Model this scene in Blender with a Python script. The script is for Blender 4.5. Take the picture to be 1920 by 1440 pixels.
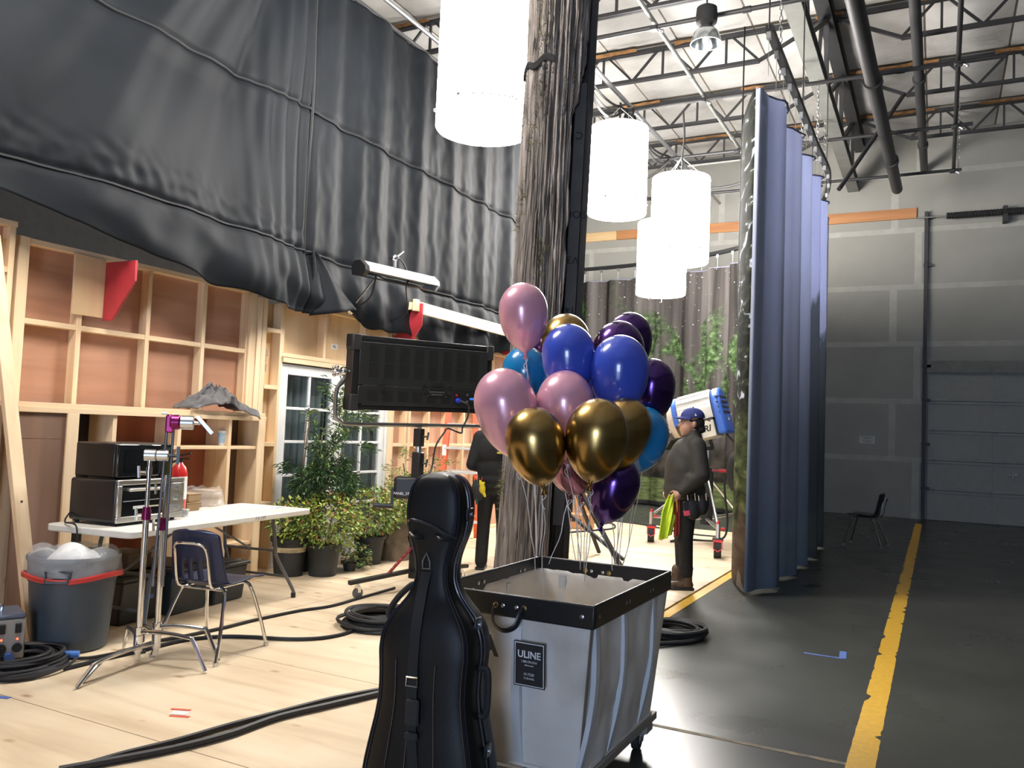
import bpy, bmesh, math, random
from mathutils import Vector, Matrix, noise
random.seed(7)
for o in list(bpy.data.objects): bpy.data.objects.remove(o)
scene = bpy.context.scene
COL = scene.collection
PI = math.pi

# ------------------------------------------------------------------ camera
F = 1560.0; RHO = math.radians(2.3); PITCH = math.radians(3.2); YAW = math.atan(800/1560); CAMH = 1.47
_fw0 = Vector((-math.sin(YAW), math.cos(YAW), 0)); _r0 = Vector((math.cos(YAW), math.sin(YAW), 0))
_fw = _fw0*math.cos(PITCH) + Vector((0, 0, math.sin(PITCH)))
_u0 = _r0.cross(_fw)
_r = _r0*math.cos(RHO) + _u0*math.sin(RHO); _u = _u0*math.cos(RHO) - _r0*math.sin(RHO)
CAM = Vector((0, 0, CAMH))
cam = bpy.data.cameras.new('camera'); camo = bpy.data.objects.new('camera', cam); COL.objects.link(camo)
camo.matrix_world = Matrix(((_r.x, _u.x, -_fw.x, 0), (_r.y, _u.y, -_fw.y, 0), (_r.z, _u.z, -_fw.z, CAMH), (0, 0, 0, 1)))
cam.sensor_fit = 'HORIZONTAL'; cam.sensor_width = 36; cam.lens = 36*F/1920; cam.clip_start = 0.05; cam.clip_end = 200
scene.camera = camo
# ------------------------------------------------------------------ world, daylight, exposure
w = bpy.data.worlds.new('world'); scene.world = w; w.use_nodes = True
w.node_tree.nodes['Background'].inputs[0].default_value = (0.42, 0.60, 1.0, 1); w.node_tree.nodes['Background'].inputs[1].default_value = 1.2
def area(name, loc, rot, sx, sy, energy, col):
    l = bpy.data.lights.new(name, 'AREA'); l.shape = 'RECTANGLE'; l.size = sx; l.size_y = sy; l.energy = energy; l.color = col
    o = bpy.data.objects.new(name, l); COL.objects.link(o); o.location = loc; o.rotation_euler = rot; return o
# daylight through the open loading door in the wall behind the camera
area('daylight_loading_door', (2.2, -8.9, 1.7), (-PI/2, 0, PI), 2.6, 3.0, 500, (0.56, 0.71, 1.0))
LAMP = 44.0            # brightness of the hanging cylinder lamps
scene.view_settings.view_transform = 'Standard'; scene.view_settings.look = 'None'
scene.view_settings.gamma = 1.0; scene.view_settings.use_curve_mapping = False
scene.view_settings.exposure = 0.2

def ray(px, py): return _fw + _r*((px-960)/F) + _u*((720-py)/F)
def AtD(px, py, d): return CAM + ray(px, py)*d
def AtZ(px, py, z=0.0):
    k = ray(px, py); return CAM + k*((z-CAMH)/k.z)
def AtX(px, py, x):
    k = ray(px, py); return CAM + k*(x/k.x)
def AtY(px, py, y):
    k = ray(px, py); return CAM + k*(y/k.y)

# ------------------------------------------------------------------ helpers
ROOT = {}                        # object -> inverse matrix of its root frame
def V(*a): return Vector(a[0]) if len(a) == 1 else Vector(a)
class MB:
    def __init__(s): s.v = []; s.f = []; s.m = []; s.cur = 0; s.uv = None
    def add(s, vs, fs):
        b = len(s.v); s.v += [tuple(x) for x in vs]
        for q in fs: s.f.append(tuple(b+i for i in q)); s.m.append(s.cur)
        return s
    def mat(s, i): s.cur = i; return s
    def box2(s, lo, hi):
        a, b = lo, hi
        vs = [(a[0], a[1], a[2]), (b[0], a[1], a[2]), (b[0], b[1], a[2]), (a[0], b[1], a[2]), (a[0], a[1], b[2]), (b[0], a[1], b[2]), (b[0], b[1], b[2]), (a[0], b[1], b[2])]
        return s.add(vs, [(0, 3, 2, 1), (4, 5, 6, 7), (0, 1, 5, 4), (1, 2, 6, 5), (2, 3, 7, 6), (3, 0, 4, 7)])
    def box(s, c, size, R=None):
        vs = []
        for z in (-.5, .5):
            for x, y in ((-.5, -.5), (.5, -.5), (.5, .5), (-.5, .5)):
                p = Vector((x*size[0], y*size[1], z*size[2]))
                if R is not None: p = R @ p
                vs.append(p+Vector(c))
        return s.add(vs, [(0, 3, 2, 1), (4, 5, 6, 7), (0, 1, 5, 4), (1, 2, 6, 5), (2, 3, 7, 6), (3, 0, 4, 7)])
    def bar(s, p0, p1, w, h, up=(0, 0, 1)):
        p0 = Vector(p0); p1 = Vector(p1); d = (p1-p0).normalized(); up = Vector(up)
        if abs(d.dot(up.normalized())) > .98: up = Vector((0, 1, 0)) if abs(d.y) < .9 else Vector((1, 0, 0))
        a = d.cross(up).normalized(); b = a.cross(d)
        vs = []
        for p in (p0, p1):
            for x, y in ((-.5, -.5), (.5, -.5), (.5, .5), (-.5, .5)): vs.append(p+a*(x*w)+b*(y*h))
        return s.add(vs, [(0, 3, 2, 1), (4, 5, 6, 7), (0, 1, 5, 4), (1, 2, 6, 5), (2, 3, 7, 6), (3, 0, 4, 7)])
    def cyl(s, p0, p1, r0, r1=None, n=12, caps=True):
        r1 = r0 if r1 is None else r1
        p0 = Vector(p0); p1 = Vector(p1); d = (p1-p0).normalized()
        a = d.orthogonal().normalized(); b = d.cross(a)
        vs = []
        for p, r in ((p0, r0), (p1, r1)):
            for i in range(n):
                t = 2*PI*i/n; vs.append(p+a*(math.cos(t)*r)+b*(math.sin(t)*r))
        fs = [(i, (i+1) % n, n+(i+1) % n, n+i) for i in range(n)]
        if caps: fs += [tuple(range(n-1, -1, -1)), tuple(range(n, 2*n))]
        return s.add(vs, fs)
    def tube(s, pts, r, n=6, closed=False, flat=1.0):
        pts = [Vector(p) for p in pts]; N = len(pts); rs = r if isinstance(r, (list, tuple)) else [r]*N
        a = None; vs = []
        for i, p in enumerate(pts):
            q0 = pts[i-1] if (i > 0 or closed) else p; q1 = pts[(i+1) % N] if (i < N-1 or closed) else p
            d = (q1-q0)
            d = d.normalized() if d.length > 1e-9 else Vector((0, 0, 1))
            a = d.orthogonal() if a is None else a-d*a.dot(d)
            if a.length < 1e-6: a = d.orthogonal()
            a.normalize(); b = d.cross(a)
            for k in range(n):
                t = 2*PI*k/n; vs.append(p+a*(math.cos(t)*rs[i])+b*(math.sin(t)*rs[i]*flat))
        fs = []
        for i in range(N if closed else N-1):
            j = (i+1) % N
            for k in range(n): fs.append((i*n+k, i*n+(k+1) % n, j*n+(k+1) % n, j*n+k))
        if not closed: fs += [tuple(range(n-1, -1, -1)), tuple(range((N-1)*n, N*n))]
        return s.add(vs, fs)
    def lathe(s, prof, c=(0, 0, 0), n=24, R=None, capb=True, capt=True):
        c = Vector(c); vs = []
        for r, z in prof:
            for i in range(n):
                t = 2*PI*i/n; p = Vector((math.cos(t)*r, math.sin(t)*r, z))
                if R is not None: p = R @ p
                vs.append(c+p)
        fs = []
        for j in range(len(prof)-1):
            for i in range(n): fs.append((j*n+i, j*n+(i+1) % n, (j+1)*n+(i+1) % n, (j+1)*n+i))
        if capb: fs.append(tuple(range(n-1, -1, -1)))
        if capt: fs.append(tuple(range((len(prof)-1)*n, len(prof)*n)))
        return s.add(vs, fs)
    def sphere(s, c, r, n=16, m=10, R=None):
        rx, ry, rz = r if isinstance(r, (tuple, list)) else (r, r, r)
        c = Vector(c); vs = []
        for j in range(m+1):
            ph = PI*j/m; ph = min(max(ph, .02), PI-.02)
            for i in range(n):
                t = 2*PI*i/n; p = Vector((rx*math.sin(ph)*math.cos(t), ry*math.sin(ph)*math.sin(t), -rz*math.cos(ph)))
                if R is not None: p = R @ p
                vs.append(c+p)
        fs = [(j*n+i, j*n+(i+1) % n, (j+1)*n+(i+1) % n, (j+1)*n+i) for j in range(m) for i in range(n)]
        fs += [tuple(range(n-1, -1, -1)), tuple(range(m*n, (m+1)*n))]
        return s.add(vs, fs)
    def prism(s, poly, o, ax, ay, az):
        """poly in (ax,ay) plane at o, extruded by vector az"""
        o = Vector(o); ax = Vector(ax); ay = Vector(ay); az = Vector(az); n = len(poly)
        vs = [o+ax*x+ay*y for x, y in poly] + [o+ax*x+ay*y+az for x, y in poly]
        fs = [tuple(range(n-1, -1, -1)), tuple(range(n, 2*n))] + [(i, (i+1) % n, n+(i+1) % n, n+i) for i in range(n)]
        return s.add(vs, fs)
    def grid(s, fn, nu, nv, closeu=False):
        vs = [fn(i/nu, j/nv) for j in range(nv+1) for i in range(nu if closeu else nu+1)]
        W = nu if closeu else nu+1; fs = []
        for j in range(nv):
            for i in range(nu):
                k = (i+1) % W if closeu else i+1
                fs.append((j*W+i, j*W+k, (j+1)*W+k, (j+1)*W+i))
        return s.add(vs, fs)
    def build(s, name, mats, parent=None, smooth=True, bevel=0, local=False, ang=35, seg=1, fixn=True):
        me = bpy.data.meshes.new(name)
        inv = ROOT.get(parent) if parent is not None else None
        vs = s.v if (inv is None or local) else [tuple(inv @ Vector(p)) for p in s.v]
        me.from_pydata(vs, [], s.f)
        if not isinstance(mats, (list, tuple)): mats = [mats]
        for m in mats: me.materials.append(m)
        if len(mats) > 1: me.polygons.foreach_set('material_index', s.m)
        if fixn:
            bm = bmesh.new(); bm.from_mesh(me); bmesh.ops.recalc_face_normals(bm, faces=bm.faces); bm.to_mesh(me); bm.free()
        if smooth:
            me.polygons.foreach_set('use_smooth', [True]*len(me.polygons)); me.set_sharp_from_angle(angle=math.radians(ang))
        o = bpy.data.objects.new(name, me); COL.objects.link(o)
        if parent is not None: o.parent = parent; ROOT[o] = inv
        if bevel:
            b = o.modifiers.new('b', 'BEVEL'); b.width = bevel; b.segments = seg; b.limit_method = 'ANGLE'; b.angle_limit = math.radians(40)
        return o
def RZ(a): return Matrix.Rotation(a, 3, 'Z')
def RX(a): return Matrix.Rotation(a, 3, 'X')
def RY(a): return Matrix.Rotation(a, 3, 'Y')
def frame_z(d):
    """rotation taking +Z to d"""
    return Vector((0, 0, 1)).rotation_difference(Vector(d).normalized()).to_matrix()
def tag(o, label, cat, group=None, kind=None):
    if label: o['label'] = label
    if cat: o['category'] = cat
    if group: o['group'] = group
    if kind: o['kind'] = kind
    return o
def thing(name, label, cat, loc=(0, 0, 0), rz=0.0, group=None):
    o = bpy.data.objects.new(name, None); COL.objects.link(o); o.empty_display_size = .1
    o.location = loc; o.rotation_euler = (0, 0, rz)
    ROOT[o] = (Matrix.Translation(Vector(loc)) @ Matrix.Rotation(rz, 4, 'Z')).inverted()
    return tag(o, label, cat, group)
def structure(o): o['kind'] = 'structure'; return o
def solid_sweep(path, n): return path
def bez(pts, n=8):
    """smooth Catmull-Rom curve through pts"""
    P = [Vector(p) for p in pts]; P = [P[0]*2-P[1]]+P+[P[-1]*2-P[-2]]; out = []
    for i in range(1, len(P)-2):
        for k in range(n):
            t = k/n; a, b, c, d = P[i-1], P[i], P[i+1], P[i+2]
            out.append(.5*((2*b)+(c-a)*t+(2*a-5*b+4*c-d)*t*t+(3*b-a-3*c+d)*t**3))
    out.append(P[-2]); return out
def text_mesh(name, body, mat, o, ax, ay, h, parent=None, align='CENTER', depth=.0008, bold=0.0, shear=0.0, sx=1.0):
    cu = bpy.data.curves.new(name, 'FONT'); cu.body = body; cu.size = 1.0; cu.align_x = align; cu.align_y = 'CENTER'; cu.extrude = .002; cu.offset = bold; cu.shear = shear; cu.resolution_u = 3
    t = bpy.data.objects.new(name+'_tmp', cu); COL.objects.link(t)
    dg = bpy.context.evaluated_depsgraph_get(); me0 = bpy.data.meshes.new_from_object(t.evaluated_get(dg))
    ax = Vector(ax).normalized(); ay = Vector(ay).normalized(); az = ax.cross(ay); k = h/.7
    inv = ROOT.get(parent) if parent is not None else Matrix.Identity(4)
    for v in me0.vertices:
        c = v.co; v.co = inv @ (Vector(o)+ax*(c.x*k*sx)+ay*(c.y*k)+az*((c.z+.002)/.004*depth+.0002))
    bpy.data.objects.remove(t); bpy.data.curves.remove(cu)
    me0.name = name; me0.materials.clear(); me0.materials.append(mat)
    ob = bpy.data.objects.new(name, me0); COL.objects.link(ob)
    if parent is not None: ob.parent = parent; ROOT[ob] = inv
    return ob

# ------------------------------------------------------------------ materials
def nodemat(name):
    m = bpy.data.materials.new(name); m.use_nodes = True; nt = m.node_tree
    return m, nt, nt.nodes, nt.links, nt.nodes['Principled BSDF']
def ramp(N, pts):
    r = N.new('ShaderNodeValToRGB'); cr = r.color_ramp
    while len(cr.elements) < len(pts): cr.elements.new(.5)
    for e, (p, c) in zip(cr.elements, pts): e.position = p; e.color = (c[0], c[1], c[2], 1)
    return r
def M(name, col, rough=.5, metal=0.0, var=.12, scale=8.0, bump=0.0, bscale=40.0, coat=0.0, spec=.5, stretch=(1, 1, 1), sheen=0.0, trans=0.0, emit=None, alpha=1.0, col2=None):
    m, nt, N, L, B = nodemat(name)
    tc = N.new('ShaderNodeTexCoord'); mp = N.new('ShaderNodeMapping'); L.new(tc.outputs['Object'], mp.inputs[0]); mp.inputs['Scale'].default_value = stretch
    nz = N.new('ShaderNodeTexNoise'); nz.inputs['Scale'].default_value = scale; nz.inputs['Detail'].default_value = 5; L.new(mp.outputs[0], nz.inputs['Vector'])
    c = Vector(col); d = Vector(col2) if col2 else c*(1-var)
    e = c*(1+var*.7) if not col2 else c
    rp = ramp(N, [(.32, d), (.68, e)]); L.new(nz.outputs['Fac'], rp.inputs[0]); L.new(rp.outputs[0], B.inputs['Base Color'])
    B.inputs['Roughness'].default_value = rough; B.inputs['Metallic'].default_value = metal
    B.inputs['Specular IOR Level'].default_value = spec
    if coat: B.inputs['Coat Weight'].default_value = coat; B.inputs['Coat Roughness'].default_value = .08
    if sheen: B.inputs['Sheen Weight'].default_value = sheen
    if trans: B.inputs['Transmission Weight'].default_value = trans
    if alpha < 1: B.inputs['Alpha'].default_value = alpha
    if emit: B.inputs['Emission Color'].default_value = (*emit[0], 1); B.inputs['Emission Strength'].default_value = emit[1]
    if bump:
        n2 = N.new('ShaderNodeTexNoise'); n2.inputs['Scale'].default_value = bscale; n2.inputs['Detail'].default_value = 4; L.new(mp.outputs[0], n2.inputs['Vector'])
        bp = N.new('ShaderNodeBump'); bp.inputs['Strength'].default_value = bump; bp.inputs['Distance'].default_value = .01; L.new(n2.outputs['Fac'], bp.inputs['Height']); L.new(bp.outputs[0], B.inputs['Normal'])
    return m
def wood(name, c1, c2, axis='Z', scale=3.0, rough=.6, knots=True):
    """grain stretched along axis"""
    m, nt, N, L, B = nodemat(name)
    tc = N.new('ShaderNodeTexCoord'); mp = N.new('ShaderNodeMapping'); L.new(tc.outputs['Object'], mp.inputs[0])
    st = {'X': (.12, 2, 2), 'Y': (2, .12, 2), 'Z': (2, 2, .12)}[axis]; mp.inputs['Scale'].default_value = st
    nz = N.new('ShaderNodeTexNoise'); nz.inputs['Scale'].default_value = scale*2.2; nz.inputs['Detail'].default_value = 6; nz.inputs['Distortion'].default_value = .6; L.new(mp.outputs[0], nz.inputs['Vector'])
    rp = ramp(N, [(.3, c2), (.62, c1)]); L.new(nz.outputs['Fac'], rp.inputs[0])
    out = rp.outputs[0]
    if knots:
        vo = N.new('ShaderNodeTexVoronoi'); vo.inputs['Scale'].default_value = 1.6; mp2 = N.new('ShaderNodeMapping'); L.new(tc.outputs['Object'], mp2.inputs[0])
        mp2.inputs['Scale'].default_value = {'X': (1, 4, 4), 'Y': (4, 1, 4), 'Z': (4, 4, 1)}[axis]; L.new(mp2.outputs[0], vo.inputs['Vector'])
        kr = ramp(N, [(.0, (.16, .07, .03)), (.06, (1, 1, 1))]); L.new(vo.outputs['Distance'], kr.inputs[0])
        mx = N.new('ShaderNodeMixRGB'); mx.blend_type = 'MULTIPLY'; mx.inputs[0].default_value = .55; L.new(out, mx.inputs[1]); L.new(kr.outputs[0], mx.inputs[2]); out = mx.outputs[0]
    L.new(out, B.inputs['Base Color']); B.inputs['Roughness'].default_value = rough
    bp = N.new('ShaderNodeBump'); bp.inputs['Strength'].default_value = .12; bp.inputs['Distance'].default_value = .004; L.new(nz.outputs['Fac'], bp.inputs['Height']); L.new(bp.outputs[0], B.inputs['Normal'])
    return m
mBlack = M('black_paint', (.012, .012, .013), .45)
mBlackMatte = M('black_matte', (.016, .016, .017), .8)
mRubber = M('black_rubber', (.02, .02, .021), .7)
mSteelDark = M('dark_steel', (.045, .045, .048), .55, .3, scale=5)
mSteelGrey = M('grey_steel', (.22, .225, .21), .5, .2, scale=4)
mChrome = M('chrome', (.72, .72, .72), .16, 1.0, var=.05)
mAlu = M('aluminium', (.62, .63, .64), .32, 1.0, var=.06)
mPine = wood('pine_upright', (.80, .62, .40), (.70, .50, .30), 'Z')
mPineY = wood('pine_along', (.80, .62, .40), (.70, .50, .30), 'Y')
mPineX = wood('pine_across', (.80, .62, .40), (.70, .50, .30), 'X')
mLauan = wood('lauan_plywood', (.50, .27, .17), (.36, .17, .10), 'Y', scale=1.2, knots=False)
mBirch = wood('birch_plywood', (.78, .58, .34), (.66, .45, .24), 'Z', scale=1.0)
mWhite = M('white_paint', (.78, .78, .77), .4, var=.04)
mRed = M('red_paint', (.42, .03, .04), .5)
mWhitePlastic = M('white_plastic', (.74, .72, .65), .45, var=.05)
# ================================================================== SETTING
# ---- concrete floor: polished, with wear
m, nt, N, L, B = nodemat('polished_concrete')
tc = N.new('ShaderNodeTexCoord'); n1 = N.new('ShaderNodeTexNoise'); n1.inputs['Scale'].default_value = .7; n1.inputs['Detail'].default_value = 7; n1.inputs['Roughness'].default_value = .65; L.new(tc.outputs['Object'], n1.inputs[0])
rp = ramp(N, [(.3, (.036, .039, .035)), (.75, (.066, .069, .062))]); L.new(n1.outputs['Fac'], rp.inputs[0])
n2 = N.new('ShaderNodeTexNoise'); n2.inputs['Scale'].default_value = 60; n2.inputs['Detail'].default_value = 3; L.new(tc.outputs['Object'], n2.inputs[0])
mx = N.new('ShaderNodeMixRGB'); mx.blend_type = 'OVERLAY'; mx.inputs[0].default_value = .25; L.new(rp.outputs[0], mx.inputs[1]); L.new(n2.outputs['Fac'], mx.inputs[2]); L.new(mx.outputs[0], B.inputs['Base Color'])
rr = ramp(N, [(.2, (.24, .24, .24)), (.85, (.36, .36, .36))]); n3 = N.new('ShaderNodeTexNoise'); n3.inputs['Scale'].default_value = 1.6; n3.inputs['Detail'].default_value = 6; L.new(tc.outputs['Object'], n3.inputs[0]); L.new(n3.outputs['Fac'], rr.inputs[0]); L.new(rr.outputs[0], B.inputs['Roughness'])
bp = N.new('ShaderNodeBump'); N.remove(bp); B.inputs['Specular IOR Level'].default_value = .32
mConcrete = m
RX0, RX1, RY0, RY1, RZ1 = -10.0, 9.0, -9.0, 19.1, 8.0
b = MB(); b.box2((RX0-.3, RY0-.3, -.3), (RX1+.3, RY1+.3, 0)); floor = structure(b.build('floor', mConcrete))
tag(floor, 'polished dark grey concrete floor of the warehouse', None)
# saw-cut joint of the slab with its worn tan filler
mFiller = M('joint_filler', (.30, .22, .11), .7, var=.5, scale=14, col2=(.08, .075, .06))
b = MB(); b.box2((-1.95, 4.20, 0), (RX1, 4.235, .0015)); b.build('slab_joint', mFiller, floor)
# painted yellow lines, chipped at the edges
mYel = M('yellow_floor_paint', (.72, .42, .035), .45, var=.1, scale=30)
def chipped_line(name, x0, x1, y0, y1, lab, z=.002, chip=.018, step=.05):
    L_, R_ = [], []; y = y0
    while y < y1:
        c0 = 0 if random.random() > .13 else random.random()*chip*1.8; c1 = 0 if random.random() > .13 else random.random()*chip*1.8
        L_.append((x0+c0+random.random()*.003, y)); R_.append((x1-c1-random.random()*.003, y)); y += step*(.6+.8*random.random())
    b = MB(); n = len(L_)
    for z_ in (z, 0.0005):
        for q in L_: b.v.append((*q, z_))
        for q in R_: b.v.append((*q, z_))
    for i in range(n-1):
        b.f.append((i, i+1, n+i+1, n+i)); b.m.append(0)
    o = b.build(name, mYel, None, smooth=False, fixn=False); b2 = o.data
    return tag(structure(o), lab, None)
yl = chipped_line('trim_1', -.36, -.235, -6, 17.9, 'chipped yellow line painted on the dark concrete floor')

# ---- plywood stage deck: sheets laid side by side
m, nt, N, L, B = nodemat('stage_plywood')
tc = N.new('ShaderNodeTexCoord'); mp = N.new('ShaderNodeMapping'); L.new(tc.outputs['Object'], mp.inputs[0]); mp.inputs['Scale'].default_value = (.35, 2.4, 1)
n1 = N.new('ShaderNodeTexNoise'); n1.inputs['Scale'].default_value = 2.2; n1.inputs['Detail'].default_value = 7; n1.inputs['Distortion'].default_value = .8; L.new(mp.outputs[0], n1.inputs[0])
rp = ramp(N, [(.28, (.60, .46, .30)), (.5, (.74, .60, .42)), (.72, (.80, .68, .50))]); L.new(n1.outputs['Fac'], rp.inputs[0])
mp2 = N.new('ShaderNodeMapping'); L.new(tc.outputs['Object'], mp2.inputs[0]); mp2.inputs['Scale'].default_value = (2.2, 4.2, 1)
vo = N.new('ShaderNodeTexVoronoi'); vo.inputs['Scale'].default_value = 1.35; L.new(mp2.outputs[0], vo.inputs['Vector'])
kr = ramp(N, [(.04, (.40, .25, .13)), (.15, (1, 1, 1))]); L.new(vo.outputs['Distance'], kr.inputs[0])
mx = N.new('ShaderNodeMixRGB'); mx.blend_type = 'MULTIPLY'; mx.inputs[0].default_value = .8; L.new(rp.outputs[0], mx.inputs[1]); L.new(kr.outputs[0], mx.inputs[2])
n4 = N.new('ShaderNodeTexNoise'); n4.inputs['Scale'].default_value = 1.1; n4.inputs['Detail'].default_value = 6; L.new(tc.outputs['Object'], n4.inputs[0])
dr = ramp(N, [(.3, (.72, .66, .60)), (.6, (1, 1, 1))]); L.new(n4.outputs['Fac'], dr.inputs[0])
mx2 = N.new('ShaderNodeMixRGB'); mx2.blend_type = 'MULTIPLY'; mx2.inputs[0].default_value = .6; L.new(mx.outputs[0], mx2.inputs[1]); L.new(dr.outputs[0], mx2.inputs[2])
L.new(mx2.outputs[0], B.inputs['Base Color']); B.inputs['Roughness'].default_value = .55
mStage = m
SX1, SZ = -2.03, .018
deck = MB(); deck.box2((RX0+.6, -4.02, .0005), (SX1, 13.3, .006)); deck = structure(deck.build('floor_stage', M('stage_subfloor', (.30, .21, .13), .8))); tag(deck, 'plywood stage deck of pale sheets laid over the concrete', None)
sheetx = 2.44; gap = .0025
xs = []; x = SX1
while x > -9.3: xs.append((x-sheetx, x)); x -= sheetx
for k, (xa, xb) in enumerate(xs):
    y = -3.4 - (.61 if k % 2 else 0)
    while y < 13.25:
        y2 = min(y+1.22, 13.3)
        b = MB(); b.box2((xa+gap, y+gap, .006), (xb-gap, y2-gap, SZ+.0008*random.random())); b.build('plywood_sheet', mStage, deck, smooth=False); y = y2
# yellow edge tape at the stage edge
chip = MB(); chip.box2((SX1, -4, 0), (SX1+.10, 9.6, .003)); chip.box2((SX1-.004, -4, 0), (SX1, 13.3, .004))
tag(structure(chip.build('trim_2', mYel)), 'bright yellow tape line along the plywood stage edge', None)

# ---- back wall of taped, unpainted drywall
mDry = M('drywall_paper', (.33, .325, .295), .85, var=.06, scale=1.5)
mMud = M('joint_compound', (.425, .42, .385), .85, var=.1, scale=5)
wb = MB(); wb.box2((RX0-.3, 19.115, 0), (RX1+.3, 19.4, RZ1+.3)); wb = structure(wb.build('wall_back', mDry)); tag(wb, 'unpainted drywall back wall of the warehouse with pale taped joints', None)
DGX0, DGX1, DGZ = -.20, 3.45, 3.02
def wall_cut(x0, x1, z0, z1):
    """subtract the garage door opening from a panel"""
    if x1 <= DGX0 or x0 >= DGX1 or z0 >= DGZ: return [(x0, x1, z0, z1)]
    out = []
    if x0 < DGX0: out.append((x0, DGX0, z0, z1))
    if x1 > DGX1: out.append((DGX1, x1, z0, z1))
    if z1 > DGZ: out.append((max(x0, DGX0), min(x1, DGX1), DGZ, z1))
    return out
z = 0; row = 0
while z < RZ1:
    z2 = min(z+1.2, RZ1); x = RX0 - (1.83 if row % 2 else .15)
    while x < RX1:
        x2 = x+3.66 if row % 2 else x+2.44
        for q in wall_cut(max(x, RX0), min(x2, RX1), z, z2):
            b = MB(); b.box2((q[0], 19.10, q[2]), (q[1], 19.116, q[3])); b.build('drywall_panel', mDry, wb, smooth=False)
        if RX0 < x2 < RX1 and not (DGX0-.05 < x2 < DGX1+.05 and z < DGZ):
            b = MB(); b.box2((x2-.055-.02*random.random(), 19.0975, z), (x2+.055+.02*random.random(), 19.101, z2)); b.build('joint_band', mMud, wb, smooth=False)
        x = x2
    if z2 < RZ1:
        for xa, xb in ([(RX0, DGX0), (DGX1, RX1)] if z2 < DGZ else [(RX0, RX1)]):
            b = MB(); b.box2((xa, 19.096, z2-.055), (xb, 19.1012, z2+.055)); b.build('joint_band', mMud, wb, smooth=False)
    z = z2; row += 1
# plank (two lengths butted) on the wall
tpl = thing('ledger_plank', 'long orange brown plank fixed high across the drywall back wall', 'plank', (-4, 19.05, 6.3))
mPlankO = wood('plank_orange', (.50, .23, .09), (.38, .16, .06), 'X', knots=True); mPlankL = wood('plank_pale', (.72, .52, .28), (.60, .40, .2), 'X')
b = MB(); b.box2((-7.05, 19.05, 6.24), (-.43, 19.095, 6.46)); b.build('board', mPlankO, tpl, bevel=.004)
b = MB(); b.box2((-9.4, 19.05, 6.24), (-7.06, 19.095, 6.46)); b.build('board', mPlankL, tpl, bevel=.004)
# small warning sign
t = thing('wall_sign', 'small white paper sign on the dark drywall wall', 'sign', (-1.33, 19.09, 1.62))
b = MB(); b.box2((-1.47, 19.09, 1.50), (-1.17, 19.096, 1.66)); b.build('sheet', M('sign_paper', (.55, .56, .53), .7), t)
mInk = M('print_ink', (.05, .05, .05), .7)
for k, (wd, zz) in enumerate(((.22, 1.632), (.13, 1.60), (.20, 1.565), (.15, 1.53))):
    b = MB(); xx = -1.32-wd/2
    while xx < -1.32+wd/2:
        wl = .008+.014*random.random(); b.box2((xx, 19.0885, zz-.006), (xx+wl, 19.0902, zz+.006)); xx += wl+.006
    b.build('print_line', mInk, t, smooth=False)
# ---- sectional garage door
gd = bpy.data.objects.new('door_1', None); COL.objects.link(gd); gd.location = (1.6, 19.05, 0); ROOT[gd] = Matrix.Translation((1.6, 19.05, 0)).inverted(); structure(gd); tag(gd, 'tall sectional garage door of ribbed grey panels in the back wall', None)
mDoor = M('garage_door_paint', (.32, .32, .295), .6, var=.05); mGalv = M('galvanised_steel', (.24, .24, .235), .5, .5)
nsec = 5; sh = DGZ/nsec
for k in range(nsec):
    b = MB(); z0 = k*sh+.006; z1 = (k+1)*sh-.006
    b.box2((DGX0+.02, 19.06, z0), (DGX1-.02, 19.10, z1)); b.box2((DGX0+.02, 19.045, z0), (DGX1-.02, 19.06, z0+.05)); b.box2((DGX0+.02, 19.045, z1-.05), (DGX1-.02, 19.06, z1))
    b.build('door_section', mDoor, gd, bevel=.003)
    for sx in (1.02, 2.25):
        b = MB(); b.box2((sx-.03, 19.035, z0), (sx+.03, 19.06, z1)); b.build('stile', mDoor, gd)
    if k:
        for sx in (DGX0+.12, 1.02, 2.25, DGX1-.12):
            b = MB(); b.box2((sx-.045, 19.02, z0-.05), (sx+.045, 19.036, z0+.04)); b.cyl((sx-.05, 19.015, z0-.006), (sx+.05, 19.015, z0-.006), .012, n=8); b.build('hinge', mGalv, gd)
b = MB(); b.box2((1.3, 18.99, .92), (1.34, 19.04, 1.05)); b.box2((1.25, 18.985, .97), (1.39, 19.0, 1.0)); b.build('lock_handle', mGalv, gd)
b = MB(); b.box2((DGX0+.0, 19.0, DGZ-.02), (DGX1, 19.1, DGZ+.22)); b.build('header_seal', M('door_header', (.25, .245, .225), .8), gd)
for sx, tall in ((DGX0-.03, 6.35), (DGX1+.03, 6.35)):
    b = MB(); b.box2((sx-.03, 18.98, 0), (sx+.02, 19.09, tall)); b.box2((sx-.05, 18.99, 0), (sx-.03, 19.0, tall)); b.build('track', mSteelDark, gd)
    for zz in (.6, 1.5, 2.4, 3.1, 5.2, 6.2):
        b = MB(); b.box2((sx-.06, 19.0, zz), (sx+.1, 19.095, zz+.06)); b.build('track_bracket', mSteelDark, gd)
b = MB(); b.cyl((DGX0-.25, 18.9, 6.2), (4.2, 18.9, 6.2), .018, n=8); b.build('spring_shaft', mSteelGrey, gd)
b = MB(); pts = []
b.cyl((.12, 18.9, 6.2), (3.4, 18.9, 6.2), .06, n=12)
for k in range(60):
    pts = [Vector((.14+.054*k+.05*i/8, 18.9+.066*math.cos(2*PI*i/8), 6.2+.066*math.sin(2*PI*i/8))) for i in range(9)]
    b.tube(pts, .009, n=4)
b.build('torsion_spring', mBlackMatte, gd)
b = MB(); b.box2((1.12, 18.86, 6.0), (1.2, 19.1, 6.32)); b.build('spring_bracket', mSteelDark, gd)

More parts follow.
